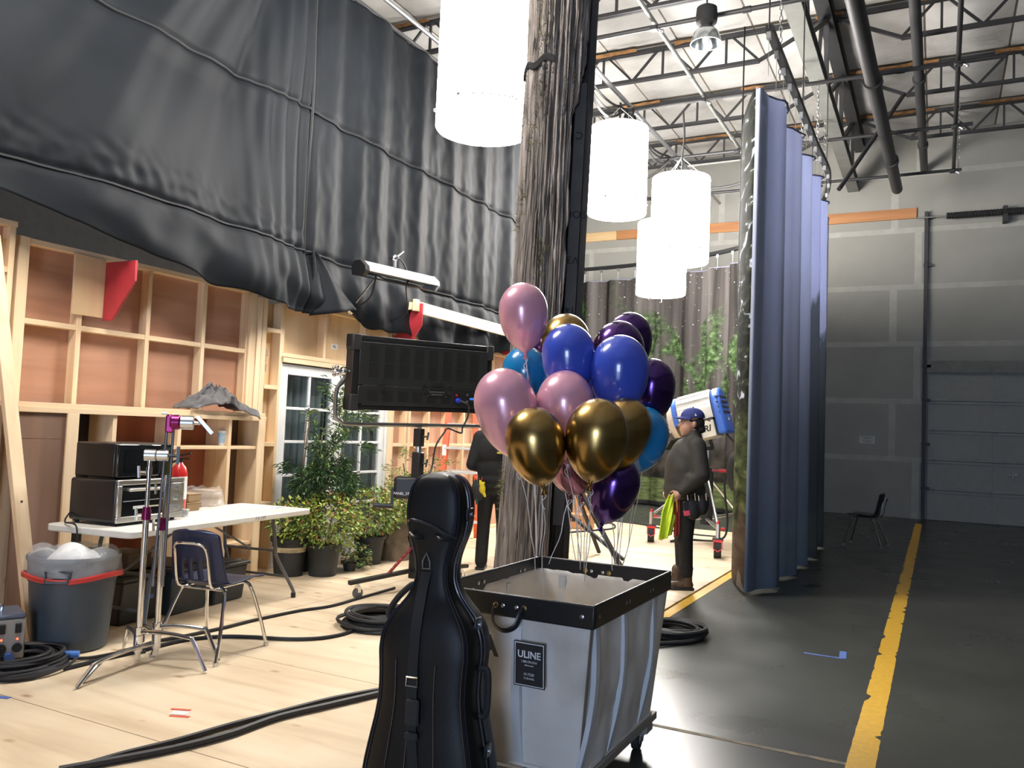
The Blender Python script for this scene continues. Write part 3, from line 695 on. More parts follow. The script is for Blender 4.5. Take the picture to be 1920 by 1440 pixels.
def print_mat(name, side):
    m, nt, N, L, B = nodemat(name)
    uv = N.new('ShaderNodeUVMap'); uv.uv_map = 'uv'; sep = N.new('ShaderNodeSeparateXYZ'); L.new(uv.outputs[0], sep.inputs[0])
    def nse(sc, st, det=5, dist=0.0, off=0):
        mp = N.new('ShaderNodeMapping'); mp.inputs['Scale'].default_value = (st[0], st[1], 1); mp.inputs['Location'].default_value = (off, off*.7, 0); L.new(uv.outputs[0], mp.inputs[0])
        n = N.new('ShaderNodeTexNoise'); n.inputs['Scale'].default_value = sc; n.inputs['Detail'].default_value = det; n.inputs['Distortion'].default_value = dist; L.new(mp.outputs[0], n.inputs[0]); return n.outputs['Fac']
    def math_(op, a, c=None, v=0.0):
        k = N.new('ShaderNodeMath'); k.operation = op; k.use_clamp = False
        L.new(a, k.inputs[0])
        if c is not None: L.new(c, k.inputs[1])
        else: k.inputs[1].default_value = v
        return k.outputs[0]
    def mix(f, a, c):
        k = N.new('ShaderNodeMixRGB'); L.new(f, k.inputs[0])
        for i, q in ((1, a), (2, c)):
            if isinstance(q, tuple): k.inputs[i].default_value = (*q, 1)
            else: L.new(q, k.inputs[i])
        return k.outputs[0]
    def step(x, a, c):
        k = N.new('ShaderNodeMapRange'); k.inputs[1].default_value = a; k.inputs[2].default_value = c; L.new(x, k.inputs[0]); return k.outputs[0]
    s, z = sep.outputs[0], sep.outputs[1]
    trunks = ramp(N, [(.38, (.022, .019, .018)), (.52, (.085, .076, .072)), (.66, (.16, .148, .142))]); L.new(nse(1.0, (2.6, .12), 4, .3), trunks.inputs[0])
    green = ramp(N, [(.35, (.02, .03, .014)), (.55, (.07, .12, .045)), (.72, (.22, .30, .15))]); L.new(nse(9, (1, 1.1), 6), green.inputs[0])
    leafm = step(nse(1.0, (1, .7), 9, .9, 3.3), .53, .60)
    bark = trunks.outputs[0]; grn = green.outputs[0]
    forest = mix(leafm, bark, grn)
    spark = step(nse(16, (1, 1.2), 2, 0, 8.1), .70, .74)
    forest = mix(spark, forest, (.75, .77, .82))
    hedge = ramp(N, [(.35, (.02, .018, .015)), (.6, (.07, .06, .05))]); L.new(nse(3.5, (1, 1), 5, 0, 5), hedge.inputs[0])
    grass = ramp(N, [(.3, (.06, .08, .03)), (.7, (.22, .27, .11))]); L.new(nse(4, (1, 4), 6, 0, 9), grass.inputs[0])
    zz = math_('ADD', z, nse(2.0, (1, .01), 3, 0, 2)); zz = math_('SUBTRACT', zz, v=.5)
    c = mix(step(zz, 1.05, 1.5), hedge.outputs[0], forest)
    c = mix(step(z, .58, .62), grass.outputs[0], c)
    c = mix(step(z, .10, .13), (.03, .028, .03), c)
    # near part of the print: dense dark leaves with bright gaps
    lv = ramp(N, [(.45, (.005, .007, .005)), (.56, (.025, .03, .018)), (.61, (.06, .07, .045)), (.64, (.40, .45, .55)), (.70, (.75, .80, .95))]); L.new(nse(9.0, (.22, .75), 4, 1.0, 1.0), lv.inputs[0])
    lv2 = ramp(N, [(.3, (.01, .012, .006)), (.6, (.10, .13, .04)), (.75, (.3, .33, .16))]); L.new(nse(9, (.22, 1), 5, .6, 4), lv2.inputs[0])
    ground = ramp(N, [(.3, (.10, .07, .045)), (.7, (.26, .20, .15))]); L.new(nse(6, (.25, 1.5), 6, 0, 6), ground.inputs[0])
    near = mix(step(z, 1.5, 1.9), lv2.outputs[0], lv.outputs[0]); near = mix(step(zz, .62, .72), ground.outputs[0], near); near = mix(step(zz, .02, .06), (.42, .38, .36), near)
    skyf = math_('MULTIPLY', step(z, 1.6, 3.6), math_('SUBTRACT', step(s, 7.2, 6.2), v=0.0)); c = mix(skyf, c, (.70, .74, .90))
    nearm = step(s, 1.15, 1.25)
    c = mix(nearm, near, c)
    if side == 'front':
        L.new(c, B.inputs['Base Color'])
    else:
        # unprinted back: blue-grey cloth, the picture showing through faintly
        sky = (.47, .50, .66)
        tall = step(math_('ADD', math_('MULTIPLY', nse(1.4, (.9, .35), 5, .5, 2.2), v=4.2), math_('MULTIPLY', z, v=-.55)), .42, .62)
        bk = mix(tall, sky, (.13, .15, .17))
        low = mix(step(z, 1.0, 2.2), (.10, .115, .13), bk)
        plain = mix(step(z, .3, 4.6), (.17, .215, .30), (.66, .70, .86))  # paler upward: sky print showing through, plus stage light put into the colour
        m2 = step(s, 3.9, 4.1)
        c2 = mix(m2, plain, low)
        L.new(c2, B.inputs['Base Color'])
    B.inputs['Roughness'].default_value = .8; B.inputs['Specular IOR Level'].default_value = .12
    # thin vinyl cloth lets some lamp light through
    tr = N.new('ShaderNodeBsdfTranslucent'); L.new(B.inputs['Base Color'].links[0].from_socket, tr.inputs[0])
    ms = N.new('ShaderNodeMixShader'); ms.inputs[0].default_value = .38; L.new(B.outputs[0], ms.inputs[1]); L.new(tr.outputs[0], ms.inputs[2]); L.new(ms.outputs[0], N['Material Output'].inputs[0])
    return m
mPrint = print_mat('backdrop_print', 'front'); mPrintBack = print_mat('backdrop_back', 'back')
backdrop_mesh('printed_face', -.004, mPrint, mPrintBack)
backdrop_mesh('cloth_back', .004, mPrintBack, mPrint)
# top hem and hooks
hem = MB(); hem.tube([V(p.x, p.y, CT) for p in full[nfold::2]], .012, n=4); hem.build('top_hem', M('hem_tape', (.16, .17, .24), .7), bd)
for k, q in enumerate(along(tp, .42)):
    b = MB(); b.box(q+V(0, 0, -.07), (.04, .06, .06)); c = b.build('carrier', mAlu, trk)
    b = MB(); b.cyl(q+V(0, 0, -.07), V(q.x, q.y, CT), .003, n=4); b.build('drop_line', mCord if k > 20 else mSteelGrey, c)
# ================================================================== WOODEN SET WALL
W = -5.85; WB = -5.94
def flat(name, lab, y0, y1, z0, z1, studs, rails, sheet_mat, sheets=2, face=W, back=WB, top=True, bottom=True, skip_end=False):
    t = thing(name, lab, 'set wall', (face, (y0+y1)/2, 0), group='timber framed set wall sections')
    for k in range(sheets):
        a = y0+(y1-y0)*k/sheets; c = y0+(y1-y0)*(k+1)/sheets
        b = MB(); b.box2((back-.012, a+.001, z0), (back, c-.001, z1)); b.build('plywood_sheet', sheet_mat, t, smooth=False)
    if top: b = MB(); b.box2((back, y0, z1-.04), (face, y1, z1)); b.build('top_plate', mPineY, t, bevel=.002)
    if bottom: b = MB(); b.box2((back, y0, z0), (face, y1, z0+.04)); b.build('bottom_plate', mPineY, t, bevel=.002)
    ss = sorted(studs)
    for y in ss:
        b = MB(); b.box2((back, y-.02, z0+.04), (face, y+.02, z1-.04)); b.build('stud', mPine, t, bevel=.002)
    for z, ya, yb in rails:
        inner = [y for y in ss if ya-.03 <= y <= yb+.03]
        for a, c in zip(inner, inner[1:]):
            b = MB(); b.box2((back, a+.02, z-.02), (face-.004, c-.02, z+.02)); b.build('rail', mPineY, t, bevel=.002)
    return t
flat('set_wall_flat', 'narrow pine framed set wall section at the far left edge', 2.3, 3.56, SZ, 2.80, [2.32, 2.9, 3.53], [(2.45, 2.3, 3.56), (2.33, 2.3, 3.56), (1.45, 2.3, 3.56), (.55, 2.3, 3.56)], mLauan, 1, face=W+.06, back=WB+.06)
fb = flat('set_wall_flat', 'pine framed set wall section with eight reddish plywood bays above the bookcase', 3.60, 5.88, SZ, 2.72, [3.64, 4.12, 4.74, 5.33, 5.86], [(2.12, 3.6, 5.9), (1.0, 3.6, 5.9)], mLauan, 2)
b = MB(); b.box2((W-.002, 3.605, SZ), (W+.016, 3.685, 2.72)); b.build('face_board', mPine, fb, bevel=.002)
b = MB(); b.box2((W-.03, 5.86, SZ), (W+.02, 5.95, 2.70)); b.build('post', mPine, fb, bevel=.003)
# red corner brackets fixed on the top of the wall with their backing block
def bracket(name, lab, y, zt, mirrored=False):
    t = thing(name, lab, 'bracket', (W+.1, y, zt-.5))
    b = MB(); b.prism([(0, 0), (.34, 0), (.34, -.16), (.10, -.46), (0, -.46)], (W+.02, y+.10, zt), (1, 0, 0), (0, 0, 1), (0, .02, 0)); b.build('gusset', mRed, t, bevel=.002)
    b = MB(); b.box2((W+.002, y-.16, zt-.44), (W+.02, y+.10, zt+.02)); b.build('plywood_block', mBirch, t, bevel=.002)
    return t
bracket('red_bracket', 'plywood block with a red triangular gusset high on the reddish bays', 4.20, 2.66)
# double post and narrow column with small shelves
tc_ = thing('set_column', 'narrow pine set wall column with small shelves left of the french door', 'set wall', (W, 6.1, 0), group='timber framed set wall sections')
for y in (5.985, 6.05): b = MB(); b.box2((WB, y-.03, SZ), (W+.03, y+.03, 2.66)); b.build('post', mPine, tc_, bevel=.003)
b = MB(); b.box2((WB-.012, 6.08, SZ), (WB, 6.30, 2.64)); b.build('plywood_sheet', mBirch, tc_, smooth=False)
b = MB(); b.box2((WB, 6.27, SZ), (W+.03, 6.305, 2.64)); b.build('stud', mPine, tc_, bevel=.002)
for z in (2.36, 1.80, 1.24, .66): b = MB(); b.box2((WB, 6.085, z-.02), (W+.03, 6.27, z+.02)); b.build('shelf', mPineY, tc_, bevel=.002)
mBlock = M('pinkish_wood_block', (.50, .33, .27), .7)
for z, y in ((2.14, 6.15), (2.08, 6.13), (1.99, 6.14), (1.58, 6.14), (1.42, 6.13), (1.06, 6.14), (.86, 6.13)):
    b = MB(); b.box((WB+.03, y, z), (.06, .05, .075), RX(random.uniform(-.15, .15))); b.build('wood_block', mBlock, tc_, bevel=.002)
# header above the doors, continuing right
fd = flat('set_wall_flat', 'pale plywood header section above the french door with a pasted label', 6.32, 8.14, 2.12, 2.70, [6.34, 6.98, 7.70, 8.12], [], mBirch, 2)
b = MB(); b.box2((W-.01, 6.31, 2.06), (W+.05, 8.15, 2.11)); b.build('door_header', mPineY, fd, bevel=.002)
b = MB(); b.box2((WB+.005, 7.0, 2.4), (W-.03, 7.06, 2.66)); b.build('cleat', mPine, fd, bevel=.002)
pl = AtX(627, 650, WB); b = MB(); b.box2((WB, pl.y-.055, pl.z-.03), (WB+.003, pl.y+.055, pl.z+.03)); lb = b.build('paper_label', mWhite, fd, smooth=False)
for k in range(3):
    b = MB(); b.box2((WB+.003, pl.y-.03, pl.z-.015+.012*k), (WB+.004, pl.y+.03-.01*k, pl.z-.009+.012*k)); b.build('print_line', mInk, lb, smooth=False)
mPinkPly = wood('pinkish_plywood', (.66, .42, .30), (.55, .33, .22), 'Z', scale=1.0, knots=False)
fe = flat('set_wall_flat', 'tall pine framed set wall section right of the french door behind the ladder', 8.16, 11.3, SZ, 2.62, [8.18, 8.30, 8.58, 8.66, 9.1, 9.55, 10.0, 10.4, 10.8, 11.28], [(1.72, 8.2, 11.3), (1.24, 8.2, 11.3), (.62, 8.2, 11.3)], mPinkPly, 3)
b = MB(); b.box2((W, 8.15, SZ), (W+.035, 8.24, 2.1)); b.build('casing_board', mPine, fe, bevel=.002)
for y, z1 in ((8.75, 2.72), (9.65, 2.78), (10.55, 2.74)):
    b = MB(); b.box2((W+.005, y-.045, 2.2), (W+.045, y+.045, z1)); b.build('post', mPine, fe, bevel=.002)
q = AtX(782, 836, W); b = MB(); b.box((W+.05, q.y, q.z), (.1, .16, .05), RX(.1)); b.build('cleat', mPineY, fe, bevel=.003)
# red bracket carrying the white board
t = thing('red_bracket', 'dark red bracket carrying the bright white board above the panel light', 'bracket', (W+.1, 8.3, 2.4))
q = AtX(772, 640, W+.25)
b = MB(); b.prism([(0, .42), (.36, .42), (.36, .16), (.14, -.16), (-.08, -.16), (-.08, .0), (0, .05)], (W+.02, q.y, 2.52), (1, 0, 0), (0, 0, 1), (0, .025, 0)); b.build('gusset', mRed, t, bevel=.002)
b = MB(); b.box2((W+.05, q.y-.06, 2.86), (W+.32, q.y, 2.95)); b.box2((W+.3, q.y-.09, 2.84), (W+.34, q.y, 2.98)); b.build('wood_block', mPine, t, bevel=.002)
wb_ = thing('white_board', 'long bright pine board running along the top of the set wall', 'board', (W+.36, 9.6, 2.85))
b = MB(); b.box2((W+.30, q.y+.03, 2.82), (W+.34, 11.2, 2.96)); b.build('board', wood('pale_pine', (.86, .74, .54), (.80, .66, .46), 'Y'), wb_, bevel=.002)
b = MB(); b.box2((W+.02, 11.0, 2.6), (W+.30, 11.04, 2.96)); b.build('support_arm', mRed, wb_, bevel=.002)

# ---- white french doors with curtains behind the panes
dd = bpy.data.objects.new('door_2', None); COL.objects.link(dd); dd.location = (W, 7.2, 0); ROOT[dd] = Matrix.Translation((W, 7.2, 0)).inverted(); structure(dd); tag(dd, 'white double french door with glazed panes in the wooden set wall', None)
m, nt, N, L, B = nodemat('window_glass'); N.remove(B)
gl = N.new('ShaderNodeBsdfGlossy'); gl.inputs['Roughness'].default_value = .03; tr = N.new('ShaderNodeBsdfTransparent'); tr.inputs[0].default_value = (.80, .84, .84, 1); lwt = N.new('ShaderNodeLayerWeight'); lwt.inputs[0].default_value = .5; pwr = N.new('ShaderNodeMath'); pwr.operation = 'POWER'; pwr.inputs[1].default_value = 4.0; L.new(lwt.outputs['Facing'], pwr.inputs[0]); fr = N.new('ShaderNodeMath'); fr.operation = 'MULTIPLY_ADD'; fr.inputs[1].default_value = .5; fr.inputs[2].default_value = .04; L.new(pwr.outputs[0], fr.inputs[0])
ms = N.new('ShaderNodeMixShader'); L.new(fr.outputs[0], ms.inputs[0]); L.new(tr.outputs[0], ms.inputs[1]); L.new(gl.outputs[0], ms.inputs[2]); L.new(ms.outputs[0], N['Material Output'].inputs[0]); mGlass = m
mSheer = M('sheer_curtain', (.30, .32, .34), .8, var=.15, scale=3, stretch=(1, 6, .1))
for ya, yb, hasknob in ((6.32, 7.215, True), (7.225, 8.12, False)):
    lf = MB(); X0, X1 = W-.03, W+.015; st = .105; zt, zb_ = 2.04, .25
    lf.box2((X0, ya, SZ), (X1, ya+st, 2.05)); lf.box2((X0, yb-st, SZ), (X1, yb, 2.05)); lf.box2((X0, ya+st, 2.05-st), (X1, yb-st, 2.05)); lf.box2((X0, ya+st, SZ), (X1, yb-st, zb_))
    d = lf.build('door_leaf', mWhite, dd, bevel=.003)
    g0, g1 = zb_, 2.05-st; rows = 5; ph = (g1-g0)/rows; mid = (ya+yb)/2
    for k in range(1, rows):
        b = MB(); b.box2((X0+.008, ya+st, g0+ph*k-.014), (X1-.004, yb-st, g0+ph*k+.014)); b.build('muntin', mWhite, d, bevel=.003)
    b = MB(); b.box2((X0+.008, mid-.014, g0), (X1-.004, mid+.014, g1)); b.build('muntin', mWhite, d, bevel=.003)
    for k in range(rows):
        for a, c in ((ya+st, mid-.014), (mid+.014, yb-st)):
            b = MB(); b.box2((W-.012, a, g0+ph*k+.014), (W-.008, c, g0+ph*(k+1)-.014)); b.build('pane', mGlass, d, smooth=False)
    def fn(u, v): return (W-.16+.03*math.sin(u*52+2*noise.noise((u*4, v, ya)))+.02*math.sin(u*23+1), ya+(yb-ya)*u, .1+1.95*v)
    b = MB(); b.grid(fn, 90, 4); cu = b.build('curtain', mSheer, dd, ang=180, fixn=False)
    if hasknob:
        b = MB(); b.lathe([(.012, 0), (.012, .03), (.028, .04), (.032, .055), (.022, .07), (.005, .072)], (W+.015, yb-.055, .98), 14, RY(PI/2)); b.build('knob', M('dark_bronze', (.10, .07, .05), .35, .9), d)
b = MB(); b.box2((W-.05, 6.305, SZ), (W+.03, 6.325, 2.06)); b.box2((W-.05, 8.12, SZ), (W+.03, 8.15, 2.06)); b.box2((W-.05, 7.205, SZ), (W+.022, 7.235, 2.05)); b.build('door_frame', mWhite, dd, bevel=.003)
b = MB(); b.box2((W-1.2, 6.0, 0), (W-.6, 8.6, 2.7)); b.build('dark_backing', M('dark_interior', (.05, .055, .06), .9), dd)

# ---- bookcase carcass
BX0, BX1 = -5.83, -5.55
bk = thing('bookcase', 'unfinished pine bookcase carcass with reddish backs standing against the set wall', 'bookcase', (BX1, 4.8, 0))
mRedBack = wood('red_brown_back', (.36, .115, .055), (.22, .06, .03), 'Z', scale=1.0, knots=False)
mDarkBack = M('dark_back', (.03, .026, .024), .7)
b = MB(); b.box2((BX0, 3.50, 1.50), (BX1, 5.84, 1.535)); b.build('top', mPineY, bk, bevel=.002)
b = MB(); b.box2((BX1-.005, 3.50, 1.465), (BX1+.015, 5.84, 1.50)); b.build('top_trim', mPineY, bk, bevel=.002)
for y in (3.92, 4.26, 4.87, 5.42, 5.80):
    b = MB(); b.box2((BX0, y-.017, SZ), (BX1, y+.017, 1.5)); b.build('upright', mPine, bk, bevel=.002)
b = MB(); b.box2((BX1, 3.86, SZ), (BX1+.018, 3.95, 1.465)); b.build('face_board', mPine, bk, bevel=.002)
b = MB(); b.box2((BX1, 5.745, SZ), (BX1+.018, 5.83, 1.5)); b.build('face_board', mPine, bk, bevel=.002)
for a, c, mm in ((3.94, 4.243, mDarkBack), (4.277, 4.853, mRedBack), (4.887, 5.403, mRedBack), (5.437, 5.783, wood('brown_back', (.13, .075, .05), (.08, .045, .03), 'Z', knots=False))):
    b = MB(); b.box2((BX0-.008, a, SZ), (BX0+.004, c, 1.5)); b.build('back_panel', mm, bk, smooth=False)
for a, c, z in ((4.277, 4.853, 1.22), (4.887, 5.403, 1.22), (5.437, 5.783, 1.22), (4.277, 4.853, .70), (4.887, 5.403, .36), (5.437, 5.783, .36)):
    b = MB(); b.box2((BX0, a, z-.014), (BX1-.003, c, z+.014)); b.build('shelf', mPineY, bk, bevel=.002)
mWalnut = wood('walnut_sheet', (.23, .135, .09), (.16, .09, .06), 'Z', scale=1.3, knots=False)
b = MB(); b.box2((BX1-.02, 3.52, SZ), (BX1-.002, 3.86, 1.28)); b.build('side_panel', mWalnut, bk, smooth=False)
b = MB(); b.box2((BX1-.02, 3.52, 1.284), (BX1-.002, 3.86, 1.465)); b.build('side_panel', mWalnut, bk, smooth=False)
# leaning stick of lumber
t = thing('leaning_lumber', 'long pale two by four leaning against the far left wall section', 'lumber', tuple(AtZ(66, 1193, SZ)))
q0 = AtZ(62, 1193, SZ+.03); q1 = AtX(-14, 440, W+.10)
b = MB(); b.bar(q0, q1, .09, .042, up=(1, 0, 0)); b.build('stick', mPine, t, bevel=.003)
b = MB(); b.box(q0.lerp(q1, .32)+V(.02, 0, 0), (.012, .012, .012)); b.build('knot', mInk, t)
# crumpled grey blanket on the bookcase
def blanket():
    t = thing('crumpled_blanket', 'crumpled dark grey blanket thrown on top of the bookcase', 'blanket', (-5.62, 5.35, 1.535))
    def fn(u, v):
        y = 4.98+.70*u; x = -5.78+.30*v
        e = math.sin(PI*min(1, max(0, u)))**.6*math.sin(PI*min(1, .08+.9*v))**.5
        rg = 1-abs(noise.noise((u*6+1.5*v, v*3.2, 3)))*1.6; rg2 = 1-abs(noise.noise((u*13-2*v, v*8, 7)))*1.7
        h = .015+e*(.05+.085*max(0, rg)+.035*max(0, rg2))*(.6+.9*math.exp(-((u-.42)/.3)**2))
        x += .06*noise.noise((u*4, v*4, 1)); y += .06*noise.noise((u*4, v*4, 11))
        z = 1.538+h
        if v > .86 and u > .55:
            z -= (v-.86)*1.05*(u-.5); x += .03
        if v > .86: x = max(x, -5.53)
        return (x, y, max(z, 1.545) if x < -5.54 else z)
    b = MB(); b.grid(fn, 70, 40); o = b.build('cloth', M('grey_blanket', (.12, .115, .115), .9, var=.3, bump=.2, bscale=120), t, ang=70, fixn=False)
    so = o.modifiers.new('s', 'SOLIDIFY'); so.thickness = .008; so.offset = 1
blanket()
def cup(name, lab, p, r=.042, h=.115, mat=None, band=None):
    t = thing(name, lab, 'cup', tuple(p))
    b = MB(); b.lathe([(r*.72, 0), (r*.98, h), (r*.94, h), (r*.69, .004)], p, 20, capb=True, capt=True); c = b.build('body', mat, t)
    b = MB(); b.tube([Vector(p)+V(math.cos(2*PI*i/20)*r, math.sin(2*PI*i/20)*r, h) for i in range(20)], .003, n=6, closed=True); b.build('rim', mWhite, t)
    if band: b = MB(); b.lathe([(r*.785+.0008, h*.2), (r*.93+.0008, h*.85)], p, 20, capb=False, capt=False); b.build('print_band', band, t)
    return t
q = AtX(417, 832, BX1-.08); cup('paper_cup', 'light blue paper cup on the bookcase shelf', V(q.x, q.y, 1.234), .045, .13, mWhite, M('blue_print', (.22, .47, .72), .5, var=.35, scale=20, col2=(.55, .75, .9)))

# ---- strip light hung on a pole in front of the drape
t = thing('strip_light', 'unlit silver strip light angled across the black drape', 'lamp', tuple(AtX(740, 515, -5.2)))
a = AtX(672, 502, -5.25); c = AtX(812, 533, -5.05); d = (c-a).normalized(); sd = d.cross(V(0, 0, 1)).normalized(); upv = sd.cross(d)
mSilverPaint = M('silver_paint', (.40, .41, .43), .4, .3)
b = MB(); b.prism([(-.10, -.06), (.06, -.085), (.11, -.03), (.10, .02), (.02, .085), (-.06, .085), (-.11, .03)], a, sd, upv, d*.06); b.build('end_cap', mBlack, t, bevel=.004)
b = MB(); b.prism([(-.10, -.06), (.06, -.085), (.11, -.03), (.10, .02), (.02, .085), (-.06, .085), (-.11, .03)], c-d*.03, sd, upv, d*.03); b.build('end_cap', mSilverPaint, t, bevel=.004)
b = MB(); b.prism([(.012, .08), (.10, .015), (.108, -.03), (.10, -.03), (.09, .01), (.012, .07)], a+d*.06, sd, upv, c-a-d*.09); b.prism([(-.05, .085), (.012, .085), (.012, .07), (-.05, .07)], a+d*.06, sd, upv, c-a-d*.09); b.build('housing', mSilverPaint, t)
b = MB(); b.prism([(-.10, -.06), (.06, -.085), (.062, -.08), (-.10, -.05)], a+d*.06, sd, upv, c-a-d*.09); b.build('lower_wing', mBlack, t)
for o_ in (.03, -.04):
    b = MB(); b.cyl(a+d*.07+sd*(.03+o_)+upv*(-.01), c-d*.05+sd*(.03+o_)+upv*(-.01), .016, n=10); b.build('tube', M('unlit_tube', (.72, .68, .50), .3) if 'unlit_tube' not in bpy.data.materials else bpy.data.materials['unlit_tube'], t)
md = a.lerp(c, .45)
b = MB(); b.cyl(md+upv*.09, md+upv*.17, .025, n=10); b.sphere(md+upv*.19, .04, 12, 8); b.cyl(md+upv*.19-sd*.08, md+upv*.19+sd*.06, .014, n=8); b.build('clamp', mChrome, t)
b = MB(); b.cyl(md+upv*.18, AtX(756, 472, -5.45), .01, n=6); e_ = AtX(656, 582, W+.05); b.cyl(a.lerp(c, .22)-upv*.06, e_, .011, n=6); b.build('arm', mAlu, t)
b = MB(); b.sphere(e_, .05, 10, 8); b.cyl(e_-V(0, .1, .02), e_+V(0, .09, .03), .018, n=8); b.cyl(e_, V(W-.02, e_.y, e_.z), .014, n=8); b.build('wall_clamp', mChrome, t)
b = MB(); b.tube(bez([md+upv*.2, md+upv*.17+d*.12, md+upv*.02+d*.22, a.lerp(c, .62)-upv*.1, AtX(763, 570, -5.3), AtX(760, 588, -5.4), AtX(720, 604, W+.1), AtX(680, 606, W+.08), e_], 8), .008, n=6); b.build('power_cord', mCableB, t)
b = MB(); b.tube(bez([a.lerp(c, .22)-upv*.05, AtX(697, 552, -5.3), AtX(680, 570, -5.5), e_+V(.03, .05, .03)], 8), .009, n=6); b.build('power_cord', mCableB, t)
# ================================================================== LEFT SIDE PROPS
G = SZ+.001     # top of the stage deck
# ---- folding table
TA = math.atan2(.118, .993)
tb = thing('folding_table', 'white plastic folding table lettered PROPS in front of the bookcase', 'table', (-4.93, 4.52, G), TA)
def TL(x, y, z): return Matrix.Rotation(TA, 3, 'Z') @ V(x, y, 0)+V(-4.93, 4.52, z)
hw, hl, tz = .36, .99, .745
rc = .05; poly = []
for cx, cy, a0 in ((hw-rc, hl-rc, 0), (-hw+rc, hl-rc, 90), (-hw+rc, -hl+rc, 180), (hw-rc, -hl+rc, 270)):
    for k in range(5): a = math.radians(a0+90*k/4); poly.append((cx+rc*math.cos(a), cy+rc*math.sin(a)))
b = MB(); b.prism(poly, TL(0, 0, tz-.045), TL(1, 0, 0)-TL(0, 0, 0), TL(0, 1, 0)-TL(0, 0, 0), (0, 0, .045)); top_ = b.build('tabletop', mWhitePlastic, tb, bevel=.008, seg=2)
axl = (TL(1, 0, 0)-TL(0, 0, 0)); ayl = (TL(0, 1, 0)-TL(0, 0, 0))
text_mesh('lettering', 'P R OPS', M('pencil_ink', (.25, .25, .24), .8), TL(hw+.0005, .30, tz-.022), ayl, (0, 0, 1), .026, top_, bold=-.01)
mGreyTube = M('grey_tube', (.13, .14, .15), .45, .4)
for sy in (-1, 1):
    for sx in (-1, 1):
        k_ = .87 if sy > 0 else .78
        b = MB(); b.tube(bez([TL(sx*.24, sy*.62, tz-.05), TL(sx*.25, sy*.66, .45), TL(sx*.25, sy*.69, .36), TL(sx*.30, sy*(k_-.01), .08), TL(sx*.30, sy*k_, G)], 6), .014, n=8); l_ = b.build('leg', mGreyTube, tb)
        b = MB(); b.cyl(TL(sx*.30, sy*k_, G), TL(sx*.30, sy*(k_-.002), G+.04), .019, n=8); b.build('foot_cap', mRubber, l_)
    b = MB(); b.cyl(TL(-.25, sy*.67, .42), TL(.25, sy*.67, .42), .011, n=8); b.cyl(TL(-.28, sy*(.79 if sy > 0 else .74), .2), TL(.28, sy*(.79 if sy > 0 else .74), .2), .011, n=8); b.build('crossbar', mGreyTube, tb)
    b = MB(); b.tube([TL(0, sy*.67, .42), TL(0, sy*.12, tz-.06)], .009, n=6); b.build('brace', mGreyTube, tb)
for yy in (.80, .88): b = MB(); b.box(TL(.12, yy, tz+.0008), (.06, .012, .0015), RZ(TA+.5)); b.build('tape_scrap', M('blue_tape', (.09, .17, .5), .6) if 'blue_tape' not in bpy.data.materials else bpy.data.materials['blue_tape'], top_)
mBlueTape = bpy.data.materials['blue_tape']
TZ = tz+.001
# ---- toaster oven
mOvenBlack = M('oven_black', (.014, .014, .015), .25, var=.05); mOvenGlass = M('oven_glass', (.008, .009, .010), .06, coat=.6); mBrushed = M('brushed_steel', (.50, .49, .46), .3, .9, stretch=(1, .05, 1), scale=40)
ov = thing('toaster_oven', 'wide toaster oven with brushed steel front on the folding table', 'oven', tuple(TL(-.10, -.57, TZ)), TA)
def OL(x, y, z): return TL(-.10+x, -.57+y, TZ+z)
ow, od, oh = .30, .20, .30
def boxl(b, f, lo, hi):
    c = [f(x, y, z) for z in (lo[2], hi[2]) for x, y in ((lo[0], lo[1]), (hi[0], lo[1]), (hi[0], hi[1]), (lo[0], hi[1]))]
    return b.add(c, [(0, 3, 2, 1), (4, 5, 6, 7), (0, 1, 5, 4), (1, 2, 6, 5), (2, 3, 7, 6), (3, 0, 4, 7)])
b = MB(); boxl(b, OL, (-od, -ow, .02), (od, ow, oh)); b.build('body', mOvenBlack, ov, bevel=.02, seg=3)
b = MB()
boxl(b, OL, (od-.002, -ow, .02), (od+.02, ow, .06)); boxl(b, OL, (od-.002, -ow, oh-.035), (od+.02, ow, oh)); boxl(b, OL, (od-.002, -ow, .06), (od+.02, -ow+.04, oh-.035)); boxl(b, OL, (od-.002, ow-.14, .06), (od+.02, ow, oh-.035)); b.build('front_frame', mBrushed, ov, bevel=.006)
b = MB(); boxl(b, OL, (od, -ow+.04, .06), (od+.012, ow-.14, oh-.035)); dr = b.build('glass_door', mOvenGlass, ov, bevel=.003)
b = MB(); b.cyl(OL(od+.045, -ow+.07, oh-.065), OL(od+.045, ow-.17, oh-.065), .011, n=10); b.cyl(OL(od, -ow+.08, oh-.065), OL(od+.045, -ow+.08, oh-.065), .008, n=8); b.cyl(OL(od, ow-.18, oh-.065), OL(od+.045, ow-.18, oh-.065), .008, n=8); b.build('handle', mBrushed, dr)
b = MB(); b.cyl(OL(od+.0145, -ow+.05, .16), OL(od+.0145, ow-.15, .16), .003, n=6); b.build('rack', mAlu, dr)
b = MB(); boxl(b, OL, (od+.012, -.16, .105), (od+.014, -.02, .125)); b.build('sticker', mWhite, dr); b = MB(); boxl(b, OL, (od+.012, -.03, .11), (od+.014, .07, .12)); b.build('sticker', M('cream_sticker', (.6, .55, .4), .6), dr)
for zz in (.09, .16, .23):
    b = MB(); b.cyl(OL(od+.018, ow-.07, zz), OL(od+.042, ow-.07, zz), .02, n=14); b.build('dial', mAlu, ov)
for sx in (-.16, .16):
    for sy in (-.26, .26): b = MB(); b.cyl(OL(sx, sy, 0), OL(sx, sy, .03), .015, n=8); b.build('foot', mRubber, ov)
